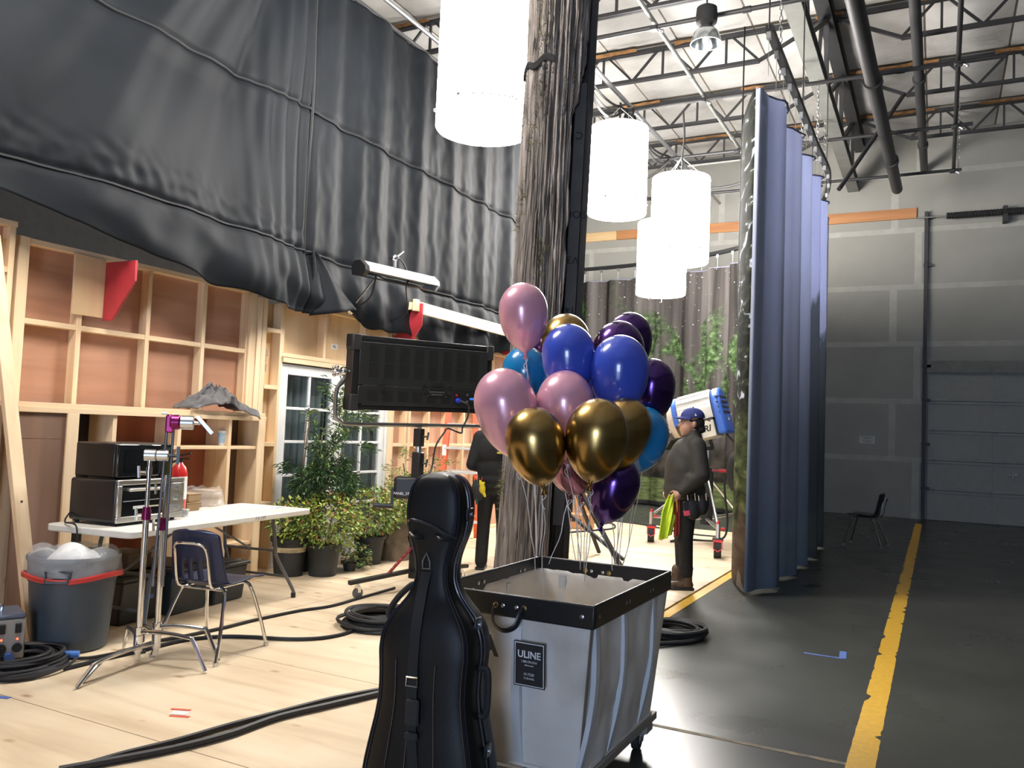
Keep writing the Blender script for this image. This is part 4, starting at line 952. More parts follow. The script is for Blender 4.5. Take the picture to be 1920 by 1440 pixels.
b = MB(); b.tube(bez([OL(-od, -ow+.05, .1), OL(-.12, -ow-.09, .02), TL(-.05, -1.02, tz), TL(-.04, -1.03, .5), TL(-.08, -1.04, .2), TL(-.05, -1.0, G+.01)], 8), .006, n=6); b.build('power_cord', mCableB, ov)
# ---- black microwave on top of it
mw = thing('microwave_oven', 'glossy black microwave stacked on top of the toaster oven', 'oven', tuple(OL(0, -.05, oh)), TA)
def WL(x, y, z): return OL(x-.03, y-.02, oh+z)
b = MB(); boxl(b, WL, (-.17, -.25, .008), (.17, .25, .235)); b.build('body', M('microwave_black', (.01, .01, .011), .3), mw, bevel=.012, seg=2)
b = MB(); boxl(b, WL, (.17, -.245, .012), (.195, .13, .23)); d_ = b.build('door', mOvenGlass, mw, bevel=.008, seg=2)
b = MB(); boxl(b, WL, (.195, -.19, .05), (.198, .08, .19)); b.build('window', M('smoked_glass', (.004, .005, .006), .03, coat=1.0), d_)
b = MB(); boxl(b, WL, (.17, .135, .012), (.19, .245, .23)); p_ = b.build('control_panel', mOvenGlass, mw, bevel=.004)
b = MB(); boxl(b, WL, (.19, .15, .185), (.192, .23, .21)); b.build('display', M('dark_display', (.03, .05, .05), .2), p_)
b = MB(); b.cyl(WL(.215, .11, .04), WL(.215, .11, .2), .009, n=8); b.cyl(WL(.19, .11, .05), WL(.215, .11, .05), .006, n=6); b.cyl(WL(.19, .11, .19), WL(.215, .11, .19), .006, n=6); b.build('handle', mOvenBlack, d_)
b = MB(); boxl(b, WL, (.1955, -.05, .022), (.197, .0, .032)); b.build('badge', mAlu, d_)
for sx in (-.12, .12):
    for sy in (-.2, .2): b = MB(); b.cyl(WL(sx, sy, 0), WL(sx, sy, .012), .014, n=8); b.build('foot', mRubber, mw)
# ---- fire extinguisher standing on the table
e = thing('fire_extinguisher', 'red fire extinguisher with white label behind the chrome stands', 'extinguisher', tuple(TL(-.16, -.02, TZ)))
q = TL(-.16, -.02, TZ)
b = MB(); b.lathe([(.055, 0), (.06, .02), (.06, .30), (.05, .345), (.025, .375), (.02, .385)], q, 20); cyl_ = b.build('cylinder', M('extinguisher_red', (.55, .02, .02), .3, coat=.4), e)
b = MB(); b.lathe([(.0612, .11), (.0612, .28)], q, 20, capb=False, capt=False); b.build('label', mWhite, cyl_)
b = MB(); b.cyl(q+V(0, 0, .385), q+V(0, 0, .42), .022, n=10); b.bar(q+V(-.02, -.01, .43), q+V(.06, .05, .455), .02, .012); b.bar(q+V(-.02, -.01, .41), q+V(.06, .04, .415), .02, .01); b.build('valve_handle', mBlack, e)
b = MB(); b.tube(bez([q+V(-.02, 0, .40), q+V(-.07, -.03, .36), q+V(-.075, -.03, .2), q+V(-.07, -.03, .1)], 6), .009, n=8); b.build('hose', mRubber, e)
# ---- brown takeaway boxes in a plastic bag
mKraft = M('kraft_card', (.36, .24, .13), .8, var=.1); mFilm = M('clear_film', (.9, .9, .9), .12, trans=.0, alpha=.22, bump=.8, bscale=30)
bx = [AtZ(362, 958, TZ), AtZ(402, 950, TZ)]
labs = [['lower brown takeaway box nearest the oven on the table', 'upper brown takeaway box nearest the oven on the table'], ['lower brown takeaway box at the right of the pile', 'upper brown takeaway box at the right of the pile']]
for i, q in enumerate(bx):
    for k in range(2):
        t = thing('takeaway_box', labs[i][k], 'box', (q.x-.08, q.y, TZ+.068*k), TA+.15*(i-.5)+.1*k, group='takeaway boxes on the table'); b = MB()
        s = [(-.085, -.075), (.085, -.075), (.085, .075), (-.085, .075)]; vs = [(x*.86, y*.86, 0) for x, y in s]+[(x, y, .058) for x, y in s]
        b.add(vs, [(0, 3, 2, 1), (4, 5, 6, 7), (0, 1, 5, 4), (1, 2, 6, 5), (2, 3, 7, 6), (3, 0, 4, 7)]); b.build('tray', mKraft, t, local=True, bevel=.003)
        b = MB(); b.box((0, 0, .062), (.174, .154, .008)); b.build('lid', mKraft, t, local=True, bevel=.002)
bgt = thing('plastic_bag', 'crinkled clear plastic bag around the brown takeaway boxes', 'bag', (bx[0].x-.02, (bx[0].y+bx[1].y)/2, TZ))
qc = (bx[0]+bx[1])/2+V(-.08, 0, 0)
def fn(u, v):
    a = 2*PI*u; r = 1+.12*noise.noise((math.cos(a)*2.5, math.sin(a)*2.5, v*4)); sh = 1-.25*v
    return (qc.x+math.cos(a)*.155*r*sh, qc.y+math.sin(a)*.27*r*sh, TZ+.165*v+.03*noise.noise((math.cos(a)*3, math.sin(a)*3, 5))*v)
b = MB(); b.grid(fn, 48, 10, closeu=True); b.build('film', mFilm, bgt, ang=40)
# ---- small things on the table
cup('small_cup', 'small white patterned cup on the folding table', AtZ(346, 968, TZ), .03, .05, M('patterned_cup', (.75, .75, .76), .4, var=.5, scale=60, col2=(.3, .3, .35)))
t = thing('paper_plate', 'stack of grey paper plates leaning beside the small cup', 'plate', tuple(AtZ(318, 968, TZ))); q = AtZ(316, 968, TZ)
b = MB(); b.lathe([(.01, .0), (.07, .002), (.10, .014), (.102, .016), (.07, .006), (.01, .004)], q+V(-.02, 0, .052), 28, RY(.55)); b.build('plate', M('grey_plate', (.42, .42, .46), .6), t)
b = MB(); b.cyl(q+V(-.10, -.03, 0), q+V(-.10, -.03, .05), .03, n=16); b.build('tape_roll', mBlackMatte, t)
t = thing('napkin_box', 'low black and white carton behind the small cup', 'box', tuple(AtZ(330, 957, TZ))); q = AtZ(330, 958, TZ)
b = MB(); b.box(q+V(-.03, 0, .03), (.12, .16, .06), RZ(TA)); b.build('carton', mBlackMatte, t, bevel=.004); b = MB(); b.box(q+V(-.03, 0, .0615), (.12, .16, .002), RZ(TA)); b.build('lid', mWhite, t)
# ---- storage bins under the table
mBin = M('dark_bin', (.020, .024, .026), .5)
def bin_(lab, c, sx, sy, h, rz, tape=False, lid=mBin):
    t = thing('storage_bin', lab, 'bin', (c[0], c[1], G), rz, group='bins under the table')
    b = MB(); s = [(-sx/2, -sy/2), (sx/2, -sy/2), (sx/2, sy/2), (-sx/2, sy/2)]; b.add([(x*.88, y*.92, 0) for x, y in s]+[(x, y, h) for x, y in s], [(0, 3, 2, 1), (4, 5, 6, 7), (0, 1, 5, 4), (1, 2, 6, 5), (2, 3, 7, 6), (3, 0, 4, 7)]); b.build('tub', mBin, t, local=True, bevel=.015, seg=2)
    b = MB(); b.box((0, 0, h+.012), (sx+.03, sy+.03, .028)); b.box((0, 0, h+.03), (sx*.8, sy*.85, .012)); b.build('lid', lid, t, local=True, bevel=.006)
    if tape: b = MB(); b.box((sx*.47, .05, h*.55), (.004, .14, .035), RY(.1)); b.build('tape_strip', mBlueTape, t, local=True)
    return t
bin_('dark storage bin with blue tape under the table, beside the trash can', (-5.22, 4.10), .50, .38, .30, TA, True)
bin_('dark storage bin under the middle of the table', (-5.20, 4.52), .50, .40, .32, TA)
bin_('long dark storage bin under the far end of the table', (-5.22, 4.96), .46, .38, .28, TA)
t = thing('cardboard_carton', 'small dark carton resting on the bins under the table', 'box', (-5.25, 4.2, G+.345), TA); b = MB(); b.box((0, 0, .06), (.25, .22, .12)); b.build('carton', M('dim_card', (.10, .075, .055), .8), t, local=True, bevel=.004)
# ---- trash can with a bag
tr_ = thing('trash_can', 'grey plastic trash can lined with a clear bag beside the table', 'trash can', (-4.80, 3.46, G))
q = V(-4.80, 3.46, G); mCan = M('can_grey_blue', (.060, .076, .092), .5, var=.08)
b = MB(); b.lathe([(.205, 0), (.215, .01), (.245, .42), (.252, .425), (.258, .545), (.266, .55), (.266, .575), (.25, .575), (.235, .4), (.2, .02)], q, 40, capb=True, capt=True); b.build('barrel', mCan, tr_)
hd = (V(0, 0, 0)-V(q.x, q.y, 0)).normalized(); hd = RZ(-.32) @ hd; sdv = V(-hd.y, hd.x, 0)
b = MB(); pts = [q+hd*.262+sdv*(-.07)+V(0, 0, .50), q+hd*.285+sdv*(-.06)+V(0, 0, .44), q+hd*.285+sdv*.06+V(0, 0, .44), q+hd*.262+sdv*.07+V(0, 0, .50)]; b.tube(pts+[q+hd*.262+sdv*.0+V(0, 0, .505)], .012, n=6, closed=True); b.build('handle', mCan, tr_)
mBag = M('clear_bag', (.85, .87, .9), .15, alpha=.28, bump=1.0, bscale=25)
def fn(u, v):
    a = 2*PI*u; nn = noise.noise((math.cos(a)*3, math.sin(a)*3, v*3))
    if v < .45: r = .272+.012*nn; z = .575-.115*(1-v/.45)+.02*nn
    else: w_ = (v-.45)/.55; r = .272*(1-.95*w_)+.02*nn*(1-w_); z = .585+.05*math.sin(PI*min(1, w_*1.2))+.035*nn-.05*w_
    return (q.x+math.cos(a)*r, q.y+math.sin(a)*r, G+z)
b = MB(); b.grid(fn, 56, 14, closeu=True); b.build('bag_liner', mBag, tr_, ang=60)
b = MB(); pts = []
for i in range(48):
    a = 2*PI*i/48; pts.append(q+V(math.cos(a)*.279, math.sin(a)*.279, .455+.012*math.sin(3*a+1)))
for k in range(3): b.tube([p+V(0, 0, .009*k-.009) for p in pts], .008, n=5, closed=True)
b.build('red_drawstring', M('red_plastic', (.62, .06, .045), .4), tr_)
def fn(u, v):
    a = 2*PI*u; r = .16*v; return (q.x+.02+math.cos(a)*r, q.y-.02+math.sin(a)*r*.9, G+.64-.10*v*v+.03*noise.noise((math.cos(a)*2*v, math.sin(a)*2*v, 1)))
t = thing('crumpled_paper', 'crumpled white paper bulging in the trash can', 'paper', (q.x, q.y, G+.5)); b = MB(); b.grid(fn, 30, 10, closeu=True); b.build('wad', M('white_paper', (.75, .75, .74), .8, bump=.4, bscale=14), t, ang=40)
# ---- dimmer box with cables
dm = thing('dimmer_box', 'grey metal dimmer box with outlets and red lights on the stage floor', 'power box', (-4.90, 2.98, G), -.42)
def DL(x, y, z): return Matrix.Rotation(-.42, 3, 'Z') @ V(x, y, 0)+V(-4.90, 2.98, G+z)
mGreyMetal = M('grey_enamel', (.34, .33, .31), .45, .2)
b = MB(); boxl(b, DL, (-.16, -.2, .02), (.12, .2, .25)); b.build('case', mGreyMetal, dm, bevel=.008)
b = MB(); boxl(b, DL, (-.16, -.2, .25), (.12, .2, .275)); b.build('lid', M('blue_grey_lid', (.12, .15, .22), .4, .3), dm, bevel=.008)
b = MB(); b.tube(bez([DL(-.02, -.09, .275), DL(-.02, -.085, .31), DL(-.02, 0, .315), DL(-.02, .085, .31), DL(-.02, .09, .275)], 5), .009, n=6); b.build('handle', mAlu, dm)
mGlow = M('red_indicator', (.8, .05, .02), .4, emit=((1, .1, .03), 4.0))
for k in range(5):
    y = -.16+.08*k
    b = MB(); boxl(b, DL, (.12, y-.015, .17), (.135, y+.015, .225)); b.build('breaker', mBlack, dm, bevel=.003)
    b = MB(); b.sphere(DL(.122, y, .135), .006, 8, 6); b.build('indicator', mGlow, dm)
    b = MB(); b.cyl(DL(.118, y, .085), DL(.13, y, .085), .026, n=16); b.build('outlet', mBlack, dm)
for k, cc in enumerate(((.75, .75, .73), (.6, .05, .05), (.03, .03, .03), (.05, .12, .4))):
    b = MB(); b.cyl(DL(.12, -.12+.08*k, .035), DL(.165, -.12+.08*k, .035), .026, n=14); b.build('cam_connector', M('connector_%d' % k, cc, .5), dm)
b = MB(); boxl(b, DL, (-.1, .2, .06), (.06, .204, .2)); b.build('vent', mBlack, dm)
for sx in (-.12, .08):
    for sy in (-.16, .16): b = MB(); b.cyl(DL(sx, sy, 0), DL(sx, sy, .022), .015, n=8); b.build('foot', mRubber, dm)
def coil(name, lab, c, r, turns, rc=.012, lay=4, spread=.05, mat=None, squash=1.0, rz=0.0, tail=None, z0=G, wild=.02):
    t = thing(name, lab, 'cable', (c[0], c[1], z0)); b = MB(); rnd = random.Random(int(c[0]*1000)+turns)
    R_ = RZ(rz)
    for k in range(turns):
        rr = r-spread*rnd.random(); ox, oy = rnd.uniform(-wild, wild), rnd.uniform(-wild, wild); zz = z0+rc+rc*1.8*(k//lay)
        ph = rnd.random()*6
        pts = [V(c[0]+ox, c[1]+oy, zz)+R_ @ V(math.cos(2*PI*i/28)*rr*(1+.04*math.sin(2*PI*i/14+ph)), math.sin(2*PI*i/28)*rr*squash, .006*math.sin(2*PI*i/28*2+ph)) for i in range(28)]
        b.tube(pts, rc, n=6, closed=True)
    b.build('coil', mat or mCableB, t)
    if tail: b = MB(); b.tube(bez(tail, 8), rc, n=6); b.build('tail', mat or mCableB, t)
    return t
coil('cable_coil', 'messy coil of thin black cables around the dimmer box at the left edge', (-4.62, 3.02), .24, 22, .010, 5, .10, squash=1.2, rz=.5, tail=[(-4.5, 3.25, G+.02), (-4.44, 3.35, G+.012), (-4.40, 3.5, G+.012), (-4.3, 3.62, G+.012)], wild=.05)
b = MB(); b.cyl(V(-4.50, 3.22, G+.05), V(-4.44, 3.27, G+.05), .02, n=10); tag(b.build('blue_plug', M('blue_plastic', (.05, .18, .55), .5)), 'small blue plug lying on the messy cable coil', 'plug')
# ---- cluster of chrome C-stands
def gobo(b0, p, ax, r=.035):
    b0.cyl(p-ax*.03, p+ax*.03, r, n=16)
def cstand(name, lab, base, legs, h, head_z, arms, collar_mat, rise=0.0):
    t = thing(name, lab, 'stand', tuple(base)); B_ = Vector(base)
    b = MB(); b.cyl(B_+V(0, 0, .03), B_+V(0, 0, h*.72), .0175, n=14); b.build('column', mChrome, t)
    b = MB(); b.cyl(B_+V(0, 0, h*.72), B_+V(0, 0, h), .0125, n=12); b.build('riser', mChrome, t)
    b = MB(); b.cyl(B_+V(0, 0, h*.70), B_+V(0, 0, h*.70+.055), .026, n=14); b.cyl(B_+V(0, 0, h*.70+.055), B_+V(0, 0, h*.70+.075), .022, n=14); c_ = b.build('collar', collar_mat, t)
    for zz, dx in ((h*.70+.03, -.05), (h-.08, -.05)):
        b = MB(); o = B_+V(0, 0, zz); sv = V(-.8, -.55, 0).normalized(); b.cyl(o, o+sv*.055, .007, n=8); b.bar(o+sv*.055+V(0, 0, -.035), o+sv*.06+V(0, 0, .035), .03, .008, up=sv); b.build('tee_handle', mChrome, t)
    b = MB(); b.cyl(B_+V(0, 0, h-.10), B_+V(0, 0, h-.05), .018, n=12); b.build('riser_collar', mChrome, t)
    for (ex, ey), lift in legs:
        d = V(ex-B_.x, ey-B_.y, 0); s0 = B_+V(0, 0, lift)
        b = MB(); b.tube(bez([s0+d*.04, s0+d*.35+V(0, 0, .008), s0+d*.72+V(0, 0, -.002), s0+d*.80+V(0, 0, -.02), V(ex, ey, G+.012)], 5), .0125, n=10); b.cyl(s0-V(0, 0, .025), s0+V(0, 0, .025), .026, n=14); b.build('leg', mChrome, t)
    o = B_+V(0, 0, h+.02)
    if head_z:
        b = MB(); gobo(b, o, V(.75, .66, 0).normalized(), .034); gobo(b, o+V(.75, .66, 0).normalized()*.07, V(.75, .66, 0).normalized(), .032); b.sphere(o+V(0, 0, .0), .03, 12, 8); b.build('grip_head', mAlu, t)
        b = MB(); ax = V(.75, .66, 0).normalized(); b.cyl(o+ax*.10, o+ax*.15, .010, n=8); b.bar(o+ax*.155+V(0, 0, -.05), o+ax*.155+V(0, 0, .055), .03, .016, up=ax); b.build('grip_knob', M('grip_black_metal', (.06, .065, .07), .35, .6) if 'grip_black_metal' not in bpy.data.materials else bpy.data.materials['grip_black_metal'], t)
    for (a0, a1, r) in arms:
        b = MB(); b.cyl(a0, a1, r, n=10); b.build('arm', M('dark_arm_steel', (.20, .20, .22), .3, .9) if 'dark_arm_steel' not in bpy.data.materials else bpy.data.materials['dark_arm_steel'], t)
    return t
mMag = M('magenta_anodised', (.22, .015, .10), .3, .7); 
C1 = V(-4.150, 3.435, G); C2 = V(-4.135, 3.55, G)
ax_ = V(.75, .66, 0).normalized()
s1 = cstand('c_stand', 'front chrome C-stand with magenta collar and low grip head', C1, [((-4.02, 2.96), .10), ((-3.70, 3.53), .19), ((-4.50, 3.62), .15)], 1.20, True, [(C1+ax_*.085+V(0, 0, 1.42), C1+ax_*.06+V(0, 0, .45), .008), (C1+ax_*.12+V(0, 0, 1.42), C1+ax_*.115+V(0, 0, .45), .008)], mMag)
# magenta second head at the top of the folded arms
p = C1+ax_*.10+V(0, 0, 1.42)
b = MB(); b.box(p+V(0, 0, -.01), (.05, .05, .11), RZ(.72)); b.cyl(p+ax_*.0, p+ax_*.06, .045, n=18); b.build('arm_head', mMag, s1, bevel=.01)
b = MB(); b.cyl(p+ax_*.06, p+ax_*.13, .042, n=18); b.cyl(p+ax_*.13, p+ax_*.17, .012, n=8); b.bar(p+ax_*.15+V(0, 0, .04), p+ax_*.24+V(0, 0, -.06), .03, .02); b.cyl(p+V(0, 0, .05)-ax_*.05, p+V(0, 0, .05)-ax_*.02, .008, n=8); b.build('arm_knob', mAlu, s1)
s2 = cstand('c_stand', 'chrome C-stand nested behind the front one, legs tucked together', C2, [((-4.08, 3.04), .10), ((-3.80, 3.72), .20), ((-4.48, 3.70), .15)], 1.10, False, [], mMag)

# ---- blue school chair with chrome legs
def school_chair(name, lab, loc, rz, mat, group):
    t = thing(name, lab, 'chair', loc, rz, group=group)
    def shell(u, v):      # u across, v: 0 seat front -> 1 back top
        x = (u-.5)
        prof = [(.21, .425), (.20, .44), (.12, .445), (0, .436), (-.10, .43), (-.16, .44), (-.195, .47), (-.215, .54), (-.235, .64), (-.255, .74), (-.262, .775)]
        s = v*(len(prof)-1); i = min(int(s), len(prof)-2); f = s-i
        y = prof[i][0]*(1-f)+prof[i+1][0]*f; z = prof[i][1]*(1-f)+prof[i+1][1]*f
        wd = .42 if v < .5 else .42-.10*((v-.5)/.5)
        if v > .93: wd *= 1-.6*((v-.93)/.07)**2
        if v < .06: wd *= 1-.25*((.06-v)/.06)**2
        dish = (2*x)**2
        return (x*wd, y+(.035*dish if v > .5 else 0), z+(.02*dish if v < .55 else 0))
    b = MB(); nu, nv = 22, 40
    b.grid(shell, nu, nv)
    # slots in the lower back
    keep = [(f, m_) for k, (f, m_) in enumerate(zip(b.f, b.m)) if not (24 <= k//nu <= 29 and (k % nu) in (6, 7, 10, 11, 14, 15))]
    b.f = [f for f, _ in keep]; b.m = [m_ for _, m_ in keep]
    o = b.build('seat_shell', mat, t, local=True, ang=180, fixn=False); so = o.modifiers.new('s', 'SOLIDIFY'); so.thickness = .008; so.offset = 0
    b = MB(); b.tube(bez([(-.115, -.13, .425), (-.118, -.19, .43), (-.118, -.225, .47), (-.115, -.255, .62), (-.105, -.278, .68), (-.07, -.29, .70), (0, -.29, .703), (.07, -.29, .70), (.105, -.278, .68), (.115, -.255, .62), (.118, -.225, .47), (.118, -.19, .43), (.115, -.13, .425)], 5), .009, n=8); b.build('back_frame', mChrome, t, local=True)
    for sx in (-1, 1):
        for (fy, ty) in ((.25, .13), (-.27, -.12)):
            b = MB(); b.tube(bez([(sx*.09, ty, .415), (sx*.14, ty+.0, .412), (sx*.165, ty+(fy-ty)*.12, .37), (sx*.20, ty+(fy-ty)*.55, .2), (sx*.225, fy, .012)], 5), .0115, n=8); l_ = b.build('leg', mChrome, t, local=True)
            b = MB(); b.cyl((sx*.225, fy, 0), (sx*.225, fy, .02), .017, n=10); b.build('glide', mAlu, l_, local=True)
        b = MB(); b.tube([(sx*.115, .13, .418), (sx*.115, -.13, .42)], .009, n=8); b.build('seat_rail', mChrome, t, local=True)
    b = MB(); b.tube([(-.16, -.12, .408), (.16, -.12, .408)], .010, n=8); b.build('crossbar', mChrome, t, local=True)
    return t
mNavy = M('navy_plastic', (.012, .020, .060), .35, var=.06, bump=.05, bscale=300)
school_chair('school_chair', 'navy blue plastic school chair with chrome legs beside the table', (-4.03, 3.89, G), .18, mNavy, 'plastic school chairs')
school_chair('school_chair', 'dark school chair standing alone near the back wall', (-.93, 13.35, 0), math.radians(82), M('dark_plastic', (.012, .013, .018), .4), 'plastic school chairs')

# ---- cables on the stage floor
def fcable(name, lab, pix, r=.011, z=G, group='cables on the floor', extra=None):
    pts = []
    for q in pix:
        p = AtZ(q[0], q[1], z); pts.append((p.x, p.y, z+r*(1+random.random()*.2)))
    return cable(name, lab, pts, r, mCableB, 6, group, 10)
fcable('floor_cable', 'upper black cable curving across the plywood toward the cello case', [(130, 1450), (230, 1420), (330, 1395), (430, 1366), (520, 1342), (620, 1316), (715, 1298)], .013)
fcable('floor_cable', 'thick lower black cable curving across the plywood toward the cello case', [(110, 1452), (220, 1432), (330, 1410), (430, 1384), (520, 1352), (620, 1328), (720, 1304)], .016)
fcable('floor_cable', 'thin black cable running from the trash can past the chair to the panel light', [(235, 1228), (285, 1208), (350, 1195), (420, 1180), (480, 1165), (560, 1148), (620, 1139), (680, 1122), (740, 1105)], .011)
fcable('floor_cable', 'black cable running below the chair to the cable coil by the cello case', [(120, 1258), (200, 1238), (270, 1222), (340, 1205), (410, 1197), (470, 1198), (540, 1202), (600, 1200), (650, 1190), (690, 1172)], .012)
cc = AtZ(715, 1172, G); coil('cable_coil', 'coil of thick black cable on the plywood behind the cello case', (cc.x, cc.y), .30, 12, .014, 3, .09)
cc = AtZ(1262, 1190, 0); coil('cable_coil', 'coil of black cable on the concrete right of the canvas cart', (cc.x, cc.y), .24, 9, .014, 3, .08, squash=1.0, z0=.001)
fcable('floor_cable', 'long loop of black cable pulled out of the coil right of the cart', [(1222, 1177), (1262, 1172), (1300, 1182), (1318, 1195), (1300, 1206), (1262, 1210), (1215, 1214)], .017, z=.001)
# ---- scraps of tape on the floors
p = AtZ(338, 1337, G); t = thing('tape_mark', 'white and red tape mark on the plywood stage', 'tape mark', (p.x, p.y, G)); b = MB(); b.box((p.x, p.y, G+.001), (.085, .055, .002), RZ(.4)); b.build('white_strip', mWhite, t); b = MB(); b.box((p.x+.035, p.y-.035, G+.001), (.10, .018, .0022), RZ(.4)); b.box((p.x-.035, p.y+.035, G+.001), (.10, .018, .0022), RZ(.4)); b.build('red_strip', M('red_tape', (.7, .1, .05), .6), t)
p0 = AtZ(1507, 1224, 0); p1 = AtZ(1580, 1235, 0); p2 = AtZ(1581, 1222, 0)
t = thing('tape_mark', 'blue L shaped tape mark on the dark concrete floor', 'tape mark', tuple(p1)); b = MB(); b.bar(p0+V(0, 0, .001), p1+V(0, 0, .001), .022, .002); b.build('long_strip', mBlueTape, t); b = MB(); b.bar(p1+V(0, 0, .0015), p2+V(0, 0, .0015), .045, .002); b.build('short_strip', mBlueTape, t)
p = AtZ(6, 1308, G); b = MB(); b.box((p.x, p.y, G+.001), (.07, .03, .002), RZ(.3)); tag(b.build('tape_scrap', mBlueTape), 'tiny light blue tape scrap at the left edge of the plywood', 'tape mark')
# ================================================================== PLANTS
mPot = M('black_pot', (.022, .026, .028), .55); mSoil = M('potting_soil', (.05, .035, .025), .95, var=.4, scale=40); mStem = M('brown_stem', (.12, .075, .04), .8)
lfA = M('leaf_yellow_green', (.34, .42, .06), .5, var=.3); lfB = M('leaf_green', (.13, .24, .05), .5, var=.3); lfC = M('leaf_rust', (.36, .16, .06), .55, var=.3); lfD = M('leaf_dark_green', (.045, .10, .035), .45, var=.3); lfE = M('leaf_pale', (.30, .36, .12), .5, var=.2)
def leaf(b, p, d, ln, wd, rnd):
    d = d.normalized(); s = d.cross(V(rnd.uniform(-.4, .4), rnd.uniform(-.4, .4), 1)).normalized(); n = s.cross(d)
    q0 = p; q1 = p+d*ln*.5+n*ln*.08; q2 = p+d*ln-n*ln*.08
    b.add([q0, q1+s*wd/2, q2, q1-s*wd/2], [(0, 1, 2), (0, 2, 3)])
def foliage(name, parent, c, rad, n, ln, wd, mats, wts, seed, hemi=.35, droop=.2, clump=0):
    rnd = random.Random(seed); b = MB(); c = Vector(c)
    cl_ = [V(rnd.gauss(0, .55), rnd.gauss(0, .55), rnd.uniform(-.6, .9)) for _ in range(clump)] if clump else None
    for k in range(n):
        while True:
            v = V(rnd.uniform(-1, 1), rnd.uniform(-1, 1), rnd.uniform(-1, 1))
            if .25 < v.length < 1 and v.z > -hemi-.4: break
        if rnd.random() < .6: v = v.normalized()*(.75+.3*rnd.random())
        if cl_: q = rnd.choice(cl_); v = q+V(rnd.gauss(0, .16), rnd.gauss(0, .16), rnd.gauss(0, .12))
        p = c+V(v.x*rad[0], v.y*rad[1], v.z*rad[2])
        dr_ = V(v.x+rnd.gauss(0, .6), v.y+rnd.gauss(0, .6), v.z*.5+rnd.gauss(0, .5)-droop)
        top = v.z > .35
        b.mat(rnd.choices(range(len(mats)), wts if not top else [wts[0]*1.2]+list(wts[1:-1])+[wts[-1]*2.2])[0])
        leaf(b, p, dr_, ln*rnd.uniform(.6, 1.2), wd*rnd.uniform(.7, 1.2), rnd)
    o = b.build(name, mats, parent, smooth=False, fixn=False); o['kind'] = 'stuff'; return o
def pot(t, p, r, h, band=None):
    b = MB(); b.lathe([(r*.78, 0), (r*.96, h*.88), (r*1.06, h*.89), (r*1.08, h), (r*.98, h), (r*.9, h*.8), (.01, h*.78)], p, 28, capb=True, capt=False); po = b.build('pot', mPot, t)
    b = MB(); b.lathe([(r*.94, h*.82), (.01, h*.86)], p, 20, capb=True, capt=True); b.build('soil', mSoil, t)
    if band:
        b = MB(); b.lathe([(r*.895, h*.58), (r*.945, h*.76)], p, 28, capb=False, capt=False); b.build('label_band', band, po)
    return po
def shrub(name, lab, p, r, h, fc, frad, n, mats, wts, seed, ln=.055, wd=.03, band=None, stems=5, clump=0, haspot=True):
    t = thing(name, lab, 'plant', tuple(p), group='potted plants by the set wall'); p = Vector(p)
    if haspot: pot(t, p, r, h, band)
    rnd = random.Random(seed)
    for k in range(stems):
        a = rnd.random()*6.28; e = Vector(fc)+V(math.cos(a)*frad[0]*.6, math.sin(a)*frad[1]*.6, frad[2]*rnd.uniform(-.2, .6))
        b = MB(); b.tube(bez([p+V(math.cos(a)*r*.3, math.sin(a)*r*.3, h*.8), (p+V(0, 0, h)).lerp(e, .5)+V(0, 0, .03), e], 4), [.007]*9 if True else .006, n=5); b.build('stem', mStem, t)
    foliage('foliage', t, fc, frad, n, ln, wd, mats, wts, seed, clump=clump); return t
def vb(px, py, z=G): return AtZ(px, py, z)
mats4 = [lfA, lfB, lfE, lfC]; w4 = [5, 3, 2, 1.0]
mBandTan = M('tan_pot_label', (.55, .45, .26), .6)
p = vb(540, 1078); s_ = shrub('potted_shrub', 'yellow green shrub in a dark pot with a tan label band beside the table', p, .17, .36, p+V(.02, .05, .50), (.27, .27, .22), 900, mats4, w4, 11, band=mBandTan)
text_mesh('label_lettering', 'VILLAGE NURSERY', mInk, p+(V(-p.x, -p.y, 0).normalized()*.162)+V(0, 0, .242), V(-p.y, p.x, 0).normalized()*-1, (0, 0, 1), .030, s_, bold=-.01, sx=.45)
p = vb(604, 1078); shrub('potted_shrub', 'large yellow green leafy shrub in a round black pot nearest the camera', p, .165, .30, p+V(.0, .02, .50), (.33, .33, .27), 1500, mats4, w4, 12)
p = vb(690, 1056); shrub('potted_shrub', 'leafy shrub in a black pot in the middle of the plant row', p, .165, .29, p+V(-.02, 0, .52), (.32, .34, .26), 1400, mats4, [4, 4, 2, 1.0], 13)
p = vb(768, 1040); shrub('potted_shrub', 'leafy shrub in a black pot just left of the cello case', p, .17, .34, p+V(-.05, .05, .62), (.40, .40, .30), 1500, [lfE, lfA, lfB, lfC], [3, 4, 3, .6], 14)
p = vb(655, 1070); shrub('low_plant', 'small low green plant on the floor between two black pots', p, .07, .08, p+V(0, .1, .13), (.14, .14, .13), 260, [lfB, lfD, lfE, lfC], [3, 2, 1, .8], 15, ln=.05)
p = V(-5.58, 6.46, G); shrub('tall_shrub', 'tall airy dark green shrub in front of the left french door', p, .17, .34, p+V(.12, .22, 1.05), (.24, .34, .26), 900, [lfD, lfB, lfD, lfD], [5, 2, 3, 2], 16, ln=.085, wd=.016, stems=7, clump=14)
ts_ = bpy.data.objects['tall_shrub']; 
foliage('foliage', ts_, (-5.48, 6.85, 1.45), (.16, .34, .42), 900, .085, .016, [lfD, lfB, lfE, lfD], [4, 3, 1, 2], 17, clump=22)
foliage('foliage', ts_, (-5.44, 6.62, .86), (.26, .38, .20), 1500, .09, .018, [lfD, lfD, lfB, lfD], [5, 3, 1, 1], 18)
rnd_ = random.Random(4)
